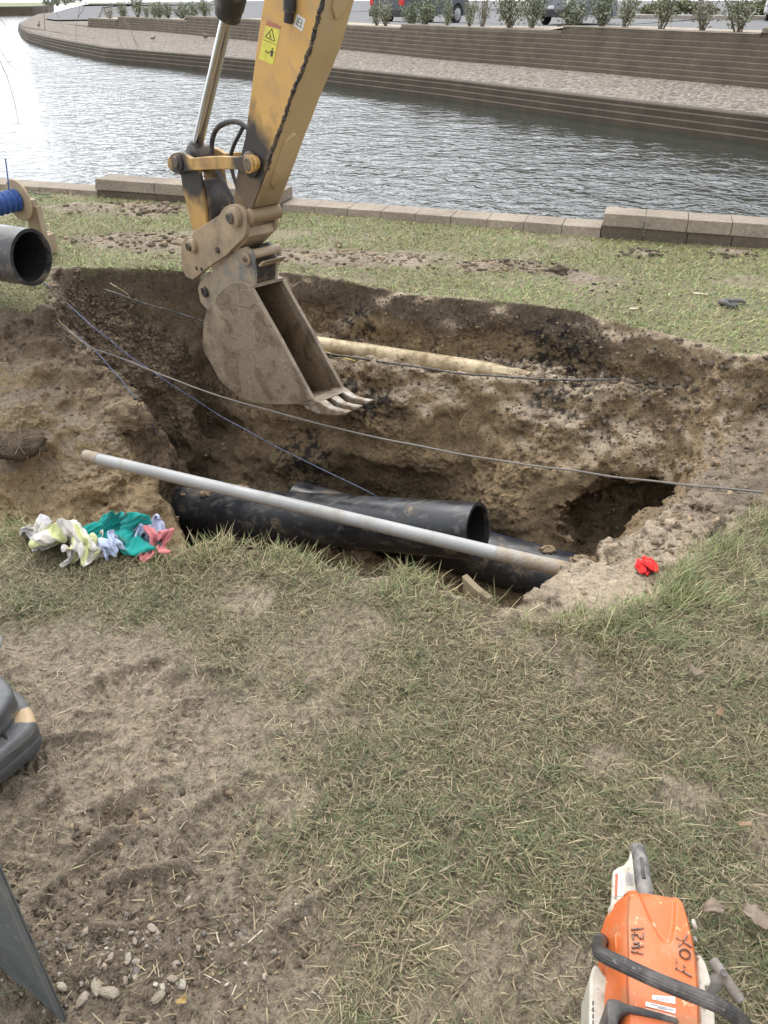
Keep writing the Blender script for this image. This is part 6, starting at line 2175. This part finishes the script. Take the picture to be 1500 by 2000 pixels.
strokes('label_text', [[(640, 1352), (690, 1364)], [(700, 1368), (760, 1382)], [(690, 1376), (760, 1394)], [(768, 1388), (812, 1398)]], .0009, M_TXT, cover, TOPZ + .0030)
lab3 = pxprism('white_label', [(602, 1382), (700, 1408), (822, 1440), (822, 1482), (700, 1440), (602, 1398)], TOPZ - .006, TOPZ + .0020, worn('peeled_label', (.66, .50, .40), .5, (.62, .2, .07), .5, 60, bumpy=0), cover, 0)

# seams, screws and vents on the cover
for pts in ([(482, 560), (470, 760), (476, 1000), (468, 1180), (478, 1420)],):
    P = [onz(*c4(x, y), TOPZ - .004) for x, y in pts]
    MB().tube(spline(P, 40), .0012, 6).build('cover_seam', worn('seam_dark_orange', (.30, .075, .025), .6, amount=.4), cover, smooth=True)  # darker orange line along the left crease of the cover
for x, y in ((392, 770), (384, 905), (960, 880)):
    p = onz(*c4(x, y), .15)
    MB().lathe(p, (-.5 if x < 600 else .5, 0, .8), [(0, .0045), (.003, .0045), (.0035, .003)], 12).build('screw', M_GREY, cover, smooth=True)
for k in range(5):
    pxprism('vent_slot', [(398 - k * 1.5, 690 + k * 17), (432 - k * 1.5, 684 + k * 17), (431 - k * 1.5, 690 + k * 17), (397 - k * 1.5, 697 + k * 17)], .12, .1655, M_BK, cover, 0)
rs_ = np.random.default_rng(71)
chips = []
for i in range(70):
    s_, w_ = rs_.uniform(s_front, s_rear), rs_.uniform(-.08, .10)
    p = W3(s_, w_, TOPZ + .004) if lf(s_) + .012 < w_ < rg(s_) - .012 else None
    if p is not None: chips.append(p)

# ------------------------------------------------------------------ machine parts at the left frame edge
def mat_bumper():
    m, nt, b = newmat('scuffed_black_rubber')
    L = nt.links.new
    tc = N(nt, 'ShaderNodeTexCoord').outputs['Object']; pos = N(nt, 'ShaderNodeNewGeometry').outputs['Position']
    n1 = noise_node(nt, 22, 6, .65, tc, .5); n2 = noise_node(nt, 90, 4, .6, tc)
    mp = N(nt, 'ShaderNodeMapping'); mp.inputs['Scale'].default_value = (3, 3, 60); L(tc, mp.inputs['Vector'])
    n3 = noise_node(nt, 1.6, 4, .6, mp.outputs[0])
    c = ramp(nt, n1.outputs['Fac'], [(.3, (.050, .052, .055)), (.7, (.105, .106, .106))])
    c = mix(nt, ramp(nt, n3.outputs['Fac'], [(.52, 0.0), (.66, .5)]), c, (.22, .205, .18))
    v = N(nt, 'ShaderNodeVectorMath', operation='DISTANCE'); L(pos, v.inputs[0]); v.inputs[1].default_value = tuple(onz(56, 1395, .10))
    ad = N(nt, 'ShaderNodeMath', operation='MULTIPLY_ADD'); L(n1.outputs['Fac'], ad.inputs[0]); ad.inputs[1].default_value = -.09; L(v.outputs['Value'], ad.inputs[2])
    f = N(nt, 'ShaderNodeMapRange'); L(ad.outputs[0], f.inputs['Value']); f.inputs['From Min'].default_value = -.010; f.inputs['From Max'].default_value = -.020
    c = mix(nt, f.outputs[0], c, (.40, .285, .16))
    L(c, b.inputs['Base Color']); b.inputs['Roughness'].default_value = .5
    bump(nt, b, n2.outputs['Fac'], .3, .003)
    return m


M_BUMP = mat_bumper()
bm_ = thing('machine_bumper', 'scuffed dark rubber machine bumper with a worn tan patch at the left edge', 'bumper', tuple(onz(-20, 1480, 0)))
def slab(name, pts, z0, z1, mat, bev, segs=4):
    P = [np.array([*onz(x, y, z1)[:2], z1]) for x, y in pts]
    P2 = spline([np.array(p) for p in P], 60)
    o = MB().prism(P2, (0, 0, z0 - z1)).build(name, mat, bm_, bevel=bev)
    o.modifiers['bevel'].segments = segs
    return o
low = slab('lower_tier', [(-220, 1345), (-60, 1330), (12, 1340), (46, 1358), (66, 1396), (64, 1418), (36, 1446), (-20, 1490), (-100, 1555), (-220, 1660)], .02, .105, M_BUMP, .016)
slab('middle_lip', [(-220, 1362), (-60, 1346), (14, 1356), (54, 1386), (73, 1425), (70, 1443), (42, 1470), (-16, 1514), (-100, 1578), (-220, 1684)], .03, .070, M_BUMP, .014)
slab('upper_tier', [(-220, 1300), (-60, 1298), (-6, 1314), (14, 1328), (24, 1348), (18, 1366), (-12, 1404), (-90, 1466), (-220, 1576)], .10, .165, M_BUMP, .022)
M_SLIT = plain('dark_gap', (.012, .012, .012), .8)
sl = spline([onz(-8, 1424, .107), onz(6, 1434, .106), onz(17, 1450, .098), onz(24, 1464, .075), onz(36, 1490, .028)], 20)
MB().tube(sl, .0045, 8).build('split_line', M_SLIT, low, smooth=True)
pc_ = atd(-560, 1255, 1.90)
tag(MB().lathe(pc_, (1, 0, 0), [(0, .03), (.55, .034), (.66, .036), (.69, .030), (.706, .018), (.712, .004)], 24).build('grey_lever', worn('pale_grey_paint', (.36, .37, .35), .5), smooth=True), 'rounded end of a pale grey lever just entering at the left edge', 'lever')
pnl = thing('steel_panel', 'flat dark grey steel panel standing at the bottom left corner', 'panel', tuple(onz(131, 1997, 0)))
Pc = onz(132, 1998, .004); Pd = np.array([-.86, .50, 0]); Pd /= np.linalg.norm(Pd); Pn = np.array([-Pd[1], Pd[0], 0])
if Pn[1] < 0: Pn = -Pn
def onp(px, py):
    d = ray(px, py); t = ((Pc - EYE) @ Pn) / (d @ Pn); return EYE + d * t
M_STL = worn('grey_painted_steel', (.088, .100, .100), .5, (.125, .13, .125), .35, 9, spots=(.2, .19, .17), bumpy=.1, var=.2)
M_STLE = worn('panel_edge', (.115, .122, .12), .5, (.17, .16, .15), .3, 20)
poly = [(126, 1996), (83, 1962), (58, 2001), (30, 2070), (-200, 2160), (-330, 2100), (-330, 1390), (-140, 1375), (-5, 1697), (60, 1846)]
MB().prism([onp(x, y) for x, y in poly], Pn * .006).build('sheet', M_STL, pnl, bevel=.002)
MB().prism([onp(x, y) - Pn * .003 for x, y in [(126, 1996), (60, 1846), (-5, 1697), (-140, 1375), (-150, 1380), (-12, 1702), (52, 1850), (117, 1990)]], Pn * .010).build('edge_strip', M_STLE, pnl, bevel=.002)
# ------------------------------------------------------------------ shrubs, vehicles, birds, twigs
def mat_shrub(name, base, dark):
    m, nt, b = newmat(name)
    at = N(nt, 'ShaderNodeVertexColor', layer_name='Col').outputs['Color']
    nt.links.new(at, b.inputs['Base Color']); b.inputs['Roughness'].default_value = .7
    return m


M_SHRUB = mat_shrub('shrub_leaves', None, None)
M_STEM = worn('shrub_stem', (.14, .11, .085), .9)


def shrub_meshes(seed, spread, upright, nleaf, tone):
    """unit shrub: 1 m tall, leaves on rising stems"""
    r = np.random.default_rng(seed)
    stems, tips = MB(), []
    for i in range(11):
        a = r.uniform(0, 6.28); lean = r.uniform(.05, 1) * spread
        b0 = np.array([r.normal(0, .04), r.normal(0, .04), 0])
        top = b0 + np.array([math.cos(a) * lean * .55, math.sin(a) * lean * .55, r.uniform(.62, 1.0) * (1 - .25 * lean * (1 - upright))])
        mid = b0 * .5 + top * .5 + np.array([math.cos(a), math.sin(a), 0]) * .06 * lean
        path = spline([b0, mid, top], 10)
        stems.tube(path, lambda u: .017 * (1 - .75 * u), 5)
        tips.append(path)
    n = nleaf
    k = r.integers(0, len(tips), n); t = r.random(n) ** .65
    base = np.array([tips[i][min(9, int(2 + 7 * q))] for i, q in zip(k, t)])
    cl = r.normal(0, .085, (n, 3)) * [1, 1, .9]
    P = base + cl; P[:, 2] = np.maximum(P[:, 2], .08)
    d = r.normal(0, 1, (n, 3)); d[:, 2] = np.abs(d[:, 2]) * 1.2; d /= np.linalg.norm(d, axis=1, keepdims=True)
    s = np.cross(d, r.normal(0, 1, (n, 3))); s /= np.linalg.norm(s, axis=1, keepdims=True)
    L = r.uniform(.05, .095, n)[:, None]; w_ = L * .30
    v = np.stack([P, P + d * L * .5 + s * w_, P + d * L, P + d * L * .5 - s * w_], 1).reshape(-1, 3)
    q = np.arange(n * 4).reshape(-1, 4)
    c = np.array(tone) * (.6 + .8 * r.random((n, 1))) * (1 + .35 * vnoise(P[:, 0] * 6, P[:, 1] * 6, P[:, 2] * 6, seed))[:, None]
    return stems, v, q, np.repeat(c, 4, 0)


PROTO = []
for i, (sp, up_, n, tone) in enumerate([(.75, .6, 760, (.205, .225, .140)), (.55, .9, 560, (.22, .235, .150)), (.95, .4, 900, (.175, .20, .125)), (.8, .8, 400, (.24, .235, .17))]):
    st_, v, q, c = shrub_meshes(60 + i, sp, up_, n, tone)
    root = thing('shrub', 'shrub', 'shrub', (0, 0, -50))
    fo = fast_mesh('foliage', v, q, None, M_SHRUB, c, False, root)
    so_ = st_.build('stems', M_STEM, root, local=True)
    PROTO.append((root, fo, so_))
used = set()


def ordinal(i):
    return ['first', 'second', 'third', 'fourth', 'fifth', 'sixth', 'seventh', 'eighth', 'ninth', 'tenth', 'eleventh', 'twelfth', 'thirteenth', 'fourteenth', 'fifteenth', 'sixteenth', 'seventeenth', 'eighteenth', 'nineteenth', 'twentieth'][i]


def put_shrub(kind, loc, wid, hgt, rz, label, group):
    root, fo, so_ = PROTO[kind]
    if kind in used:
        root = root.copy(); COL.objects.link(root)
        for ch in (fo, so_):
            c = ch.copy(); c.parent = root; COL.objects.link(c)
    used.add(kind)
    root.location = loc; root.rotation_euler = (0, 0, rz); root.scale = (wid, wid, hgt)
    root['label'] = label; root['group'] = group
    return root


# column, width, height in photo pixels, kind
ROW = [(192, 18, 21, 3, 'sparse grey'), (217, 22, 26, 0, 'rounded'), (240, 26, 38, 1, 'tall'), (254, 13, 20, 1, 'narrow'), (270, 18, 22, 0, 'low'), (288, 22, 27, 0, 'rounded'), (303, 17, 22, 2, 'low'), (324, 22, 26, 2, 'rounded'), (343, 24, 29, 2, 'broad'), (362, 26, 29, 0, 'broad'),
       (398, 30, 40, 0, 'tall'), (415, 22, 26, 1, 'small'), (495, 28, 42, 1, 'upright'), (600, 28, 40, 0, 'hidden'),
       (690, 26, 34, 1, 'thin'), (714, 30, 44, 1, 'spreading'), (757, 34, 36, 2, 'dense'), (788, 42, 48, 2, 'largest dense'), (824, 28, 40, 0, 'upright'), (868, 28, 50, 1, 'tall narrow'), (892, 28, 50, 3, 'twiggy'), (955, 44, 58, 0, 'broad'), (997, 50, 58, 0, 'tall broad'),
       (1062, 48, 52, 2, 'dense dark'), (1117, 48, 54, 2, 'rounded'), (1168, 42, 56, 1, 'upright'), (1237, 46, 66, 1, 'open'), (1308, 58, 66, 3, 'straggly pale'), (1390, 70, 70, 1, 'widest straggly')]
NEAR = {192: 'at the left end of the terrace wall', 495: 'between the cylinder and the excavator arm', 600: 'behind the excavator arm', 690: 'just right of the excavator arm', 757: 'under the red tail light of the dark pickup', 788: 'in front of the rear wheel of the pickup',
        824: 'in front of the pickup doors', 868: 'in front of the pickup running board', 892: 'in front of the front wheel of the pickup', 955: 'in the gap right of the pickup', 997: 'just left of the grey van', 1062: 'in front of the rear of the grey van', 1117: 'in front of the side of the grey van', 1168: 'in front of the front wheel of the grey van',
        1237: 'just right of the grey van', 1308: 'in front of the olive median hedge', 1390: 'near the right end of the terrace wall'}
rs = np.random.default_rng(44)
cnt_left = 0
for px, wpx, hpx, kind, desc in ROW:
    s = s_of_px(px); p = up_at(s) + up_n(s) * rs.uniform(.75, 1.15)
    z = ([sm[0][2]] + [t for a, b, t in sm if a <= s + 1e-6])[-1] * .5 + park_z(s) * .5 - .03
    dep = p[1] * CP + (CAMH - z) * SP
    k = dep / F
    # look-alikes on the left are told apart by their place in the row
    if px in NEAR: lab = f'{desc} green shrub {NEAR[px]} '
    else:
        cnt_left += 1
        lab = f'{desc} shrub, {ordinal(cnt_left)} right of the sparse one at the terrace wall\'s left end'
    if px == 600: continue
    put_shrub(kind, (p[0], p[1], z), wpx * k * rs.uniform(1.35, 1.95), hpx * k * rs.uniform(1.1, 1.4), rs.uniform(0, 6.28), lab, 'shrubs along the far parking edge')
for i, (px, py, wpx, hpx) in enumerate([(96, 15, 26, 28), (112, 12, 22, 26), (128, 10, 22, 22), (143, 7, 20, 20), (157, 4, 16, 14)]):
    p = onz(px, py, -.1); k = (p[1] * CP + 1.6 * SP) / F
    put_shrub(2, tuple(p), wpx * k * 1.5, hpx * k, rs.uniform(0, 6), f'dark shrub by the far road bend, {ordinal(i)} from the left end there', 'shrubs by the bend of the road')
M_KERB = worn('kerb', (.34, .30, .265), .9)
# median with clipped hedges and its kerb
def hedge(x0, x1, ybase, hpx, z, seed, lab):
    a, b_ = onz(x0, ybase, z), onz(x1, ybase, z)
    r = np.random.default_rng(seed); n = 2600
    t = r.random(n); k = (a[1] * CP + 1.2 * SP) / F; H = hpx * k
    prof = np.sin(np.pi * np.clip(t, .02, .98)) ** .35
    c = a + (b_ - a) * t[:, None]
    P = c + np.array([0, 1.0, .1]) + np.stack([r.normal(0, .1, n), .8 * r.uniform(-1, 1, n), H * prof * np.sqrt(r.random(n)) * (.85 + .2 * vnoise(t * 9, 0 * t, 0 * t, seed))], 1)
    d = r.normal(0, 1, (n, 3)); d /= np.linalg.norm(d, axis=1, keepdims=True)
    s = np.cross(d, r.normal(0, 1, (n, 3))); s /= np.linalg.norm(s, axis=1, keepdims=True)
    L = r.uniform(.14, .28, n)[:, None]
    v = np.stack([P, P + d * L * .5 + s * L * .35, P + d * L, P + d * L * .5 - s * L * .35], 1).reshape(-1, 3)
    cc = np.array([.15, .155, .075]) * (.55 + .8 * r.random((n, 1)))
    tag(fast_mesh('hedge', v, np.arange(n * 4).reshape(-1, 4), None, M_SHRUB, np.repeat(cc, 4, 0), False), lab, 'hedge', 'hedges on the median')
zm = LOT_Z
hedge(1262, 1405, 33, 24, zm, 5, 'long olive hedge on the median behind the straggly shrubs')
hedge(1448, 1580, 36, 28, zm, 6, 'olive hedge on the median at the upper right corner')
a, b_ = onz(1180, 36, zm), onz(1620, 41, zm)
tag(MB().prism([a, b_, b_ + [0, 0, .2], a + [0, 0, .2]], (0, 2.0, 0)).build('median_kerb', M_KERB), kind='structure')

# ---- the wood beyond the car park: above the frame, but the lake mirrors it
def far_wood():
    r = np.random.default_rng(123)
    P, S_, C_ = [], [], []
    for i in range(34):
        x = -4 + 3.1 * i + r.uniform(-1, 1); y = 96 + r.uniform(-6, 10) - .25 * x
        H = 7 + 13 * float(sstep(-2, 40, x)) + r.uniform(-2, 2)
        n = 420
        d = r.normal(0, 1, (n, 3)); d /= np.linalg.norm(d, axis=1, keepdims=True)
        rad = r.random(n)[:, None] ** .4
        c = np.array([x, y, .36 + H * .62]) + d * rad * [2.6, 2.6, H * .40]
        P.append(c); S_.append(r.uniform(.5, 1.1, n)); C_.append(np.array([.085, .095, .055]) * (.5 + .9 * r.random((n, 1))))
    P = np.concatenate(P); S_ = np.concatenate(S_)[:, None]; C_ = np.concatenate(C_)
    n = len(P)
    d = r.normal(0, 1, (n, 3)); d /= np.linalg.norm(d, axis=1, keepdims=True)
    s = np.cross(d, r.normal(0, 1, (n, 3))); s /= np.linalg.norm(s, axis=1, keepdims=True)
    v = np.stack([P - d * S_ * .5, P + s * S_ * .4, P + d * S_ * .5, P - s * S_ * .4], 1).reshape(-1, 3)
    return v, np.arange(n * 4).reshape(-1, 4), np.repeat(C_, 4, 0)


v, q, c = far_wood()
tag(fast_mesh('far_wood', v, q, None, M_SHRUB, c, False), kind='stuff')

# ---- vehicles, seen from the rear quarter
M_GLASS = worn('car_glass', (.02, .023, .026), .08, amount=0)
M_TYRE = worn('tyre', (.025, .024, .023), .85, (.12, .1, .08), .3, 20)
M_RIM = worn('wheel_rim', (.45, .45, .46), .3, metal=.8, amount=.1)
M_TAIL = plain('tail_light', (.62, .04, .03), .25); M_TAILW = plain('tail_light_white', (.75, .72, .70), .25)
M_TRIM = worn('black_trim', (.03, .03, .032), .5, amount=.1); M_CHRM = worn('bright_trim', (.65, .65, .66), .2, metal=.9, amount=0)


def vehicle(name, label, cat, loc, rz, paint, L=5.3, Wd=1.95, H=1.85, pickup=True, lights=M_TAIL):
    v = thing(name, label, cat, loc)
    ca, sa = math.cos(rz), math.sin(rz)
    T = lambda x, y, z: (loc[0] + x * ca - y * sa, loc[1] + x * sa + y * ca, loc[2] + z)      # x forward
    if pickup: prof = [(-L / 2, .36), (-L / 2, 1.12), (-.75, 1.15), (-.55, H), (.85, H), (1.5, 1.2), (L / 2 - .1, 1.08), (L / 2, .8), (L / 2, .34)]
    else: prof = [(-L / 2, .34), (-L / 2 + .05, 1.05), (-L / 2 + .25, H), (1.0, H), (1.7, 1.12), (L / 2 - .15, 1.0), (L / 2, .75), (L / 2, .32)]
    # wheel arches cut in the lower edge
    low = []
    for cx in (L / 2 - .95, -L / 2 + 1.1):
        for a in np.linspace(0, math.pi, 9): low.append((cx + .46 * math.cos(a), .32 + .52 * math.sin(a)))
    poly = prof + low
    MB().prism([T(x, -Wd / 2, z) for x, z in poly], (-Wd * sa * 1.0, Wd * ca, 0)).build('body', paint, v, bevel=.05)
    for sd_ in (-1, 1):
        y = sd_ * (Wd / 2 + .004)
        wn = [(-.45, 1.22), (-.35, H - .12), (.75, H - .12), (1.25, 1.22)] if pickup else [(-L / 2 + .35, 1.12), (-L / 2 + .45, H - .14), (.95, H - .14), (1.45, 1.12)]
        MB().prism([T(x, y, z) for x, z in wn], (-.004 * sd_ * -sa, -.004 * sd_ * ca, 0)).build('side_window', M_GLASS, v)
        MB().hexa([T(x, sd_ * (Wd / 2 + dy), z) for z in (.33, .41) for x, dy in ((-1.0, 0), (1.2, 0), (1.2, .10), (-1.0, .10))]).build('running_board', M_CHRM, v)
        for hx in (-.30, .62):
            MB().hexa([T(hx + dx, sd_ * (Wd / 2 + dy), z) for z in (1.06, 1.10) for dx, dy in ((0, 0), (.2, 0), (.2, .03), (0, .03))]).build('door_handle', M_TRIM, v)
        for cx in (L / 2 - .95, -L / 2 + 1.1):
            w0 = np.array(T(cx, sd_ * (Wd / 2 - .26), .39)); axw = np.array([-sa * sd_, ca * sd_, 0])
            ty = MB().lathe(w0, axw, [(0, .30), (.02, .37), (.06, .39), (.18, .39), (.23, .37), (.25, .28)], 28).build('tyre', M_TYRE, v, smooth=True)
            MB().lathe(w0 + axw * .235, axw, [(0, .27), (.02, .26), (.03, .09), (.04, .05)], 20).build('rim', M_RIM, ty, smooth=True)
    # rear: window, lights, bumper, plate
    rz_ = [(-.02, 1.25), (.0, H - .14)] if pickup else [(-.01, 1.1), (.16, H - .16)]
    if not pickup: MB().hexa([T(-L / 2 + .03, -Wd / 2 + .2, 1.12), T(-L / 2 + .03, Wd / 2 - .2, 1.12), T(-L / 2 + .09, Wd / 2 - .2, 1.12), T(-L / 2 + .09, -Wd / 2 + .2, 1.12), T(-L / 2 + .17, -Wd / 2 + .25, H - .15), T(-L / 2 + .17, Wd / 2 - .25, H - .15), T(-L / 2 + .24, Wd / 2 - .25, H - .15), T(-L / 2 + .24, -Wd / 2 + .25, H - .15)]).build('rear_window', M_GLASS, v)
    for sd_ in (-1, 1):
        c = sd_ * (Wd / 2 - .10)
        MB().hexa([T(-L / 2 + dx, c + dy, z) for z in (.78, 1.10) for dx, dy in ((-.025, -.105), (.12, -.105), (.12, .108), (-.025, .108))]).build('tail_light', lights, v, bevel=.02)
    MB().hexa([T(-L / 2 + dx, dy, z) for z in (.34, .64) for dx, dy in ((-.14, -Wd / 2 + .03), (.1, -Wd / 2 + .03), (.1, Wd / 2 - .03), (-.14, Wd / 2 - .03))]).build('rear_bumper', M_TRIM, v, bevel=.03)
    MB().hexa([T(-L / 2 + dx, dy, z) for z in (.66, .78) for dx, dy in ((-.02, -.16), (.02, -.16), (.02, .16), (-.02, .16))]).build('number_plate', M_TAILW, v)
    return v


M_DPAINT = worn('dark_grey_paint', (.085, .092, .105), .25, amount=.05, dirt=(.15, .14, .13))
M_GPAINT = worn('mid_grey_paint', (.16, .17, .195), .25, amount=.05, dirt=(.2, .19, .18))
M_WPAINT = worn('white_paint', (.70, .71, .72), .3, amount=.05)
def vpos(px, py, z): return tuple(onz(px, py, z))
zp = lambda px: LOT_Z
VZ = zp(840)
vehicle('pickup_truck', 'dark grey pickup truck with red tail light parked behind the far shrubs', 'pickup truck', vpos(822, 47, VZ), R(50), M_DPAINT)
VZ = zp(1120)
vehicle('grey_van', 'grey van with pale tail lights parked right of the dark pickup', 'van', vpos(1122, 48, VZ), R(50), M_GPAINT, L=4.8, H=1.75, pickup=False, lights=M_TAILW)
vehicle('white_car', 'white car whose rear end just enters at the upper right edge', 'car', vpos(1535, 42, zp(1460)), R(75), M_WPAINT, L=4.6, Wd=1.85, H=1.5, pickup=False)

# ---- birds on the gravel
M_BIRD = worn('brown_feathers', (.13, .105, .08), .8, (.30, .26, .2), .3, 30); M_BREAST = plain('pale_feathers', (.55, .50, .43), .8); M_BLK = plain('black_feathers', (.02, .02, .02), .7)
def bird(px, py, h, rz, label, name='goose', up=1.0):
    b = onz(px, py, -.27); t = thing(name, label, 'bird', tuple(b))
    ca, sa = math.cos(rz), math.sin(rz)
    T = lambda x, z, y=0: b + np.array([(x * ca - y * sa) * h, (x * sa + y * ca) * h, z * h])
    path = spline([T(-.52, .42), T(-.35, .44), T(-.1, .42), T(.14, .47), T(.24, .60 * up + .1), T(.26, .80 * up), T(.30, .93 * up), T(.40, .93 * up), T(.50, .905 * up)], 40)
    rad = lambda u: h * float(np.interp(u, [0, .1, .28, .42, .52, .62, .74, .82, .90, 1.0], [.015, .08, .165, .15, .085, .055, .05, .068, .05, .01]))
    MB().tube(path, rad, 14).build('body', M_BIRD, t, smooth=True, angle=90)
    MB().tube(spline([T(-.12, .36), T(.06, .37), T(.17, .44)], 8), lambda u: h * .115 * math.sin(math.pi * (.2 + .7 * u)), 10).build('breast', M_BREAST, t, smooth=True)
    for y in (-.06, .06):
        MB().tube([T(-.02, .30, y), T(.0, .15, y), T(-.02, .01, y), T(.06, .005, y)], h * .014, 6).build('leg', M_BLK, t)
bird(402, 81, .55, 2.6, 'brown and white goose standing on the far gravel beside the cylinder')
bird(300, 81, .30, .2, 'small dark duck crouching on the far gravel edge', 'duck', .78)
bird(77, 55, .42, 1.4, 'thin brown bird at the far tip of the gravel point', 'duck')

# ---- bare twigs hanging in from a tree above the left corner
M_TWIG = worn('twig_bark', (.10, .085, .075), .8)
tb = thing('tree_branch', 'bare thin twigs hanging down into the upper left corner', 'branch', tuple(atd(-60, -120, 4.6)))
TW = 4.6
MB().tube(spline([atd(-420, -60, TW), atd(-200, -150, TW), atd(0, -170, TW + .1), atd(200, -150, TW + .2), atd(320, -130, TW + .2)], 40), lambda u: .016 * (1 - .6 * u), 8).build('limb', M_TWIG, tb, smooth=True)
for path, r_ in [([(-60, -165), (-30, 30), (0, 118), (14, 150), (26, 190), (33, 222), (36, 242)], .0028), ([(-120, -150), (-40, 50), (0, 97), (14, 120), (28, 134), (39, 142)], .0022), ([(14, 122), (24, 120), (36, 129)], .0014), ([(0, 36), (8, 46), (12, 50)], .002),
                 ([(70, -165), (84, -40), (86, 25), (88, 60)], .0026), ([(90, -165), (98, -60), (108, 15), (120, 45), (131, 64)], .0022), ([(180, -150), (176, -30), (164, 14), (152, 36), (148, 66), (147, 108)], .0019), ([(152, 36), (155, 15), (150, -4)], .0014), ([(147, 95), (152, 118), (154, 124)], .0012),
                 ([(200, -150), (226, -20), (240, 34), (255, 58), (268, 95), (282, 118)], .0020), ([(262, 76), (272, 92), (280, 102)], .0013), ([(210, -150), (216, 0), (226, 58), (238, 92), (242, 112)], .0014), ([(66, 93), (76, 100), (92, 111)], .0010), ([(0, 95), (20, 92), (34, 98)], .0010)]:
    MB().tube(spline([atd(x, y, TW + .05 * math.sin(x)) for x, y in path], 30), lambda u, r_=r_: r_ * (1 - .5 * u), 5).build('twig', M_TWIG, tb)
# ------------------------------------------------------------------ light
w = bpy.data.worlds.new('World'); scene.world = w
w.use_nodes = True
wt = w.node_tree
bg = wt.nodes['Background']
sky = wt.nodes.new('ShaderNodeTexSky')
sky.sky_type = 'NISHITA'
sky.sun_disc = False
SUN_EL, SUN_AZ = R(62), R(-25)
sky.sun_elevation = SUN_EL
sky.sun_rotation = SUN_AZ
sky.air_density = 1.0; sky.dust_density = 4.0; sky.ozone_density = 1.0
hs = wt.nodes.new('ShaderNodeHueSaturation'); hs.inputs['Saturation'].default_value = 0.30
wt.links.new(sky.outputs[0], hs.inputs['Color'])
ov = wt.nodes.new('ShaderNodeMix'); ov.data_type = 'RGBA'; ov.inputs[0].default_value = 0.6      # cloud deck
wt.links.new(hs.outputs[0], ov.inputs[6]); # clouds: soft mottling, brighter towards the thin cover ahead on the left
g = wt.nodes.new('ShaderNodeTexCoord')
cn = wt.nodes.new('ShaderNodeTexNoise'); cn.inputs['Scale'].default_value = 3.0; cn.inputs['Detail'].default_value = 5
wt.links.new(g.outputs['Generated'], cn.inputs['Vector'])
dp = wt.nodes.new('ShaderNodeVectorMath'); dp.operation = 'DOT_PRODUCT'; dp.inputs[1].default_value = (-.30, .87, .39)
wt.links.new(g.outputs['Generated'], dp.inputs[0])
mr = wt.nodes.new('ShaderNodeMapRange'); mr.interpolation_type = 'SMOOTHSTEP'
for k_, v_ in (('From Min', .25), ('From Max', 1.0), ('To Min', .85), ('To Max', 1.45)): mr.inputs[k_].default_value = v_
wt.links.new(dp.outputs['Value'], mr.inputs['Value'])
m2 = wt.nodes.new('ShaderNodeMapRange')
for k_, v_ in (('From Min', .3), ('From Max', .7), ('To Min', .75), ('To Max', 1.25)): m2.inputs[k_].default_value = v_
wt.links.new(cn.outputs['Fac'], m2.inputs['Value'])
mm = wt.nodes.new('ShaderNodeMath'); mm.operation = 'MULTIPLY'
wt.links.new(mr.outputs[0], mm.inputs[0]); wt.links.new(m2.outputs[0], mm.inputs[1])
vm = wt.nodes.new('ShaderNodeVectorMath'); vm.operation = 'SCALE'; vm.inputs[0].default_value = (5.3, 5.5, 5.8)
wt.links.new(mm.outputs[0], vm.inputs['Scale']); wt.links.new(vm.outputs[0], ov.inputs[7])
wt.links.new(ov.outputs[2], bg.inputs['Color'])
bg.inputs['Strength'].default_value = 0.15
sd = bpy.data.lights.new('sun', 'SUN')
sd.energy = 0.6; sd.angle = R(50); sd.color = (1.0, .96, .9)
so = bpy.data.objects.new('sun', sd); COL.objects.link(so)
d = Vector((math.sin(SUN_AZ) * math.cos(SUN_EL), math.cos(SUN_AZ) * math.cos(SUN_EL), math.sin(SUN_EL)))
so.rotation_euler = d.to_track_quat('Z', 'Y').to_euler()
so.location = (0, 0, 20)
vs = scene.view_settings
scene.display_settings.display_device = 'sRGB'
vs.view_transform = 'Standard'; vs.look = 'None'; vs.exposure = 1.3; vs.gamma = 1.0; vs.use_curve_mapping = False
cy = scene.cycles
cy.use_denoising = True
cy.max_bounces = 6; cy.diffuse_bounces = 4; cy.glossy_bounces = 3; cy.transmission_bounces = 4
cy.caustics_reflective = False; cy.caustics_refractive = False
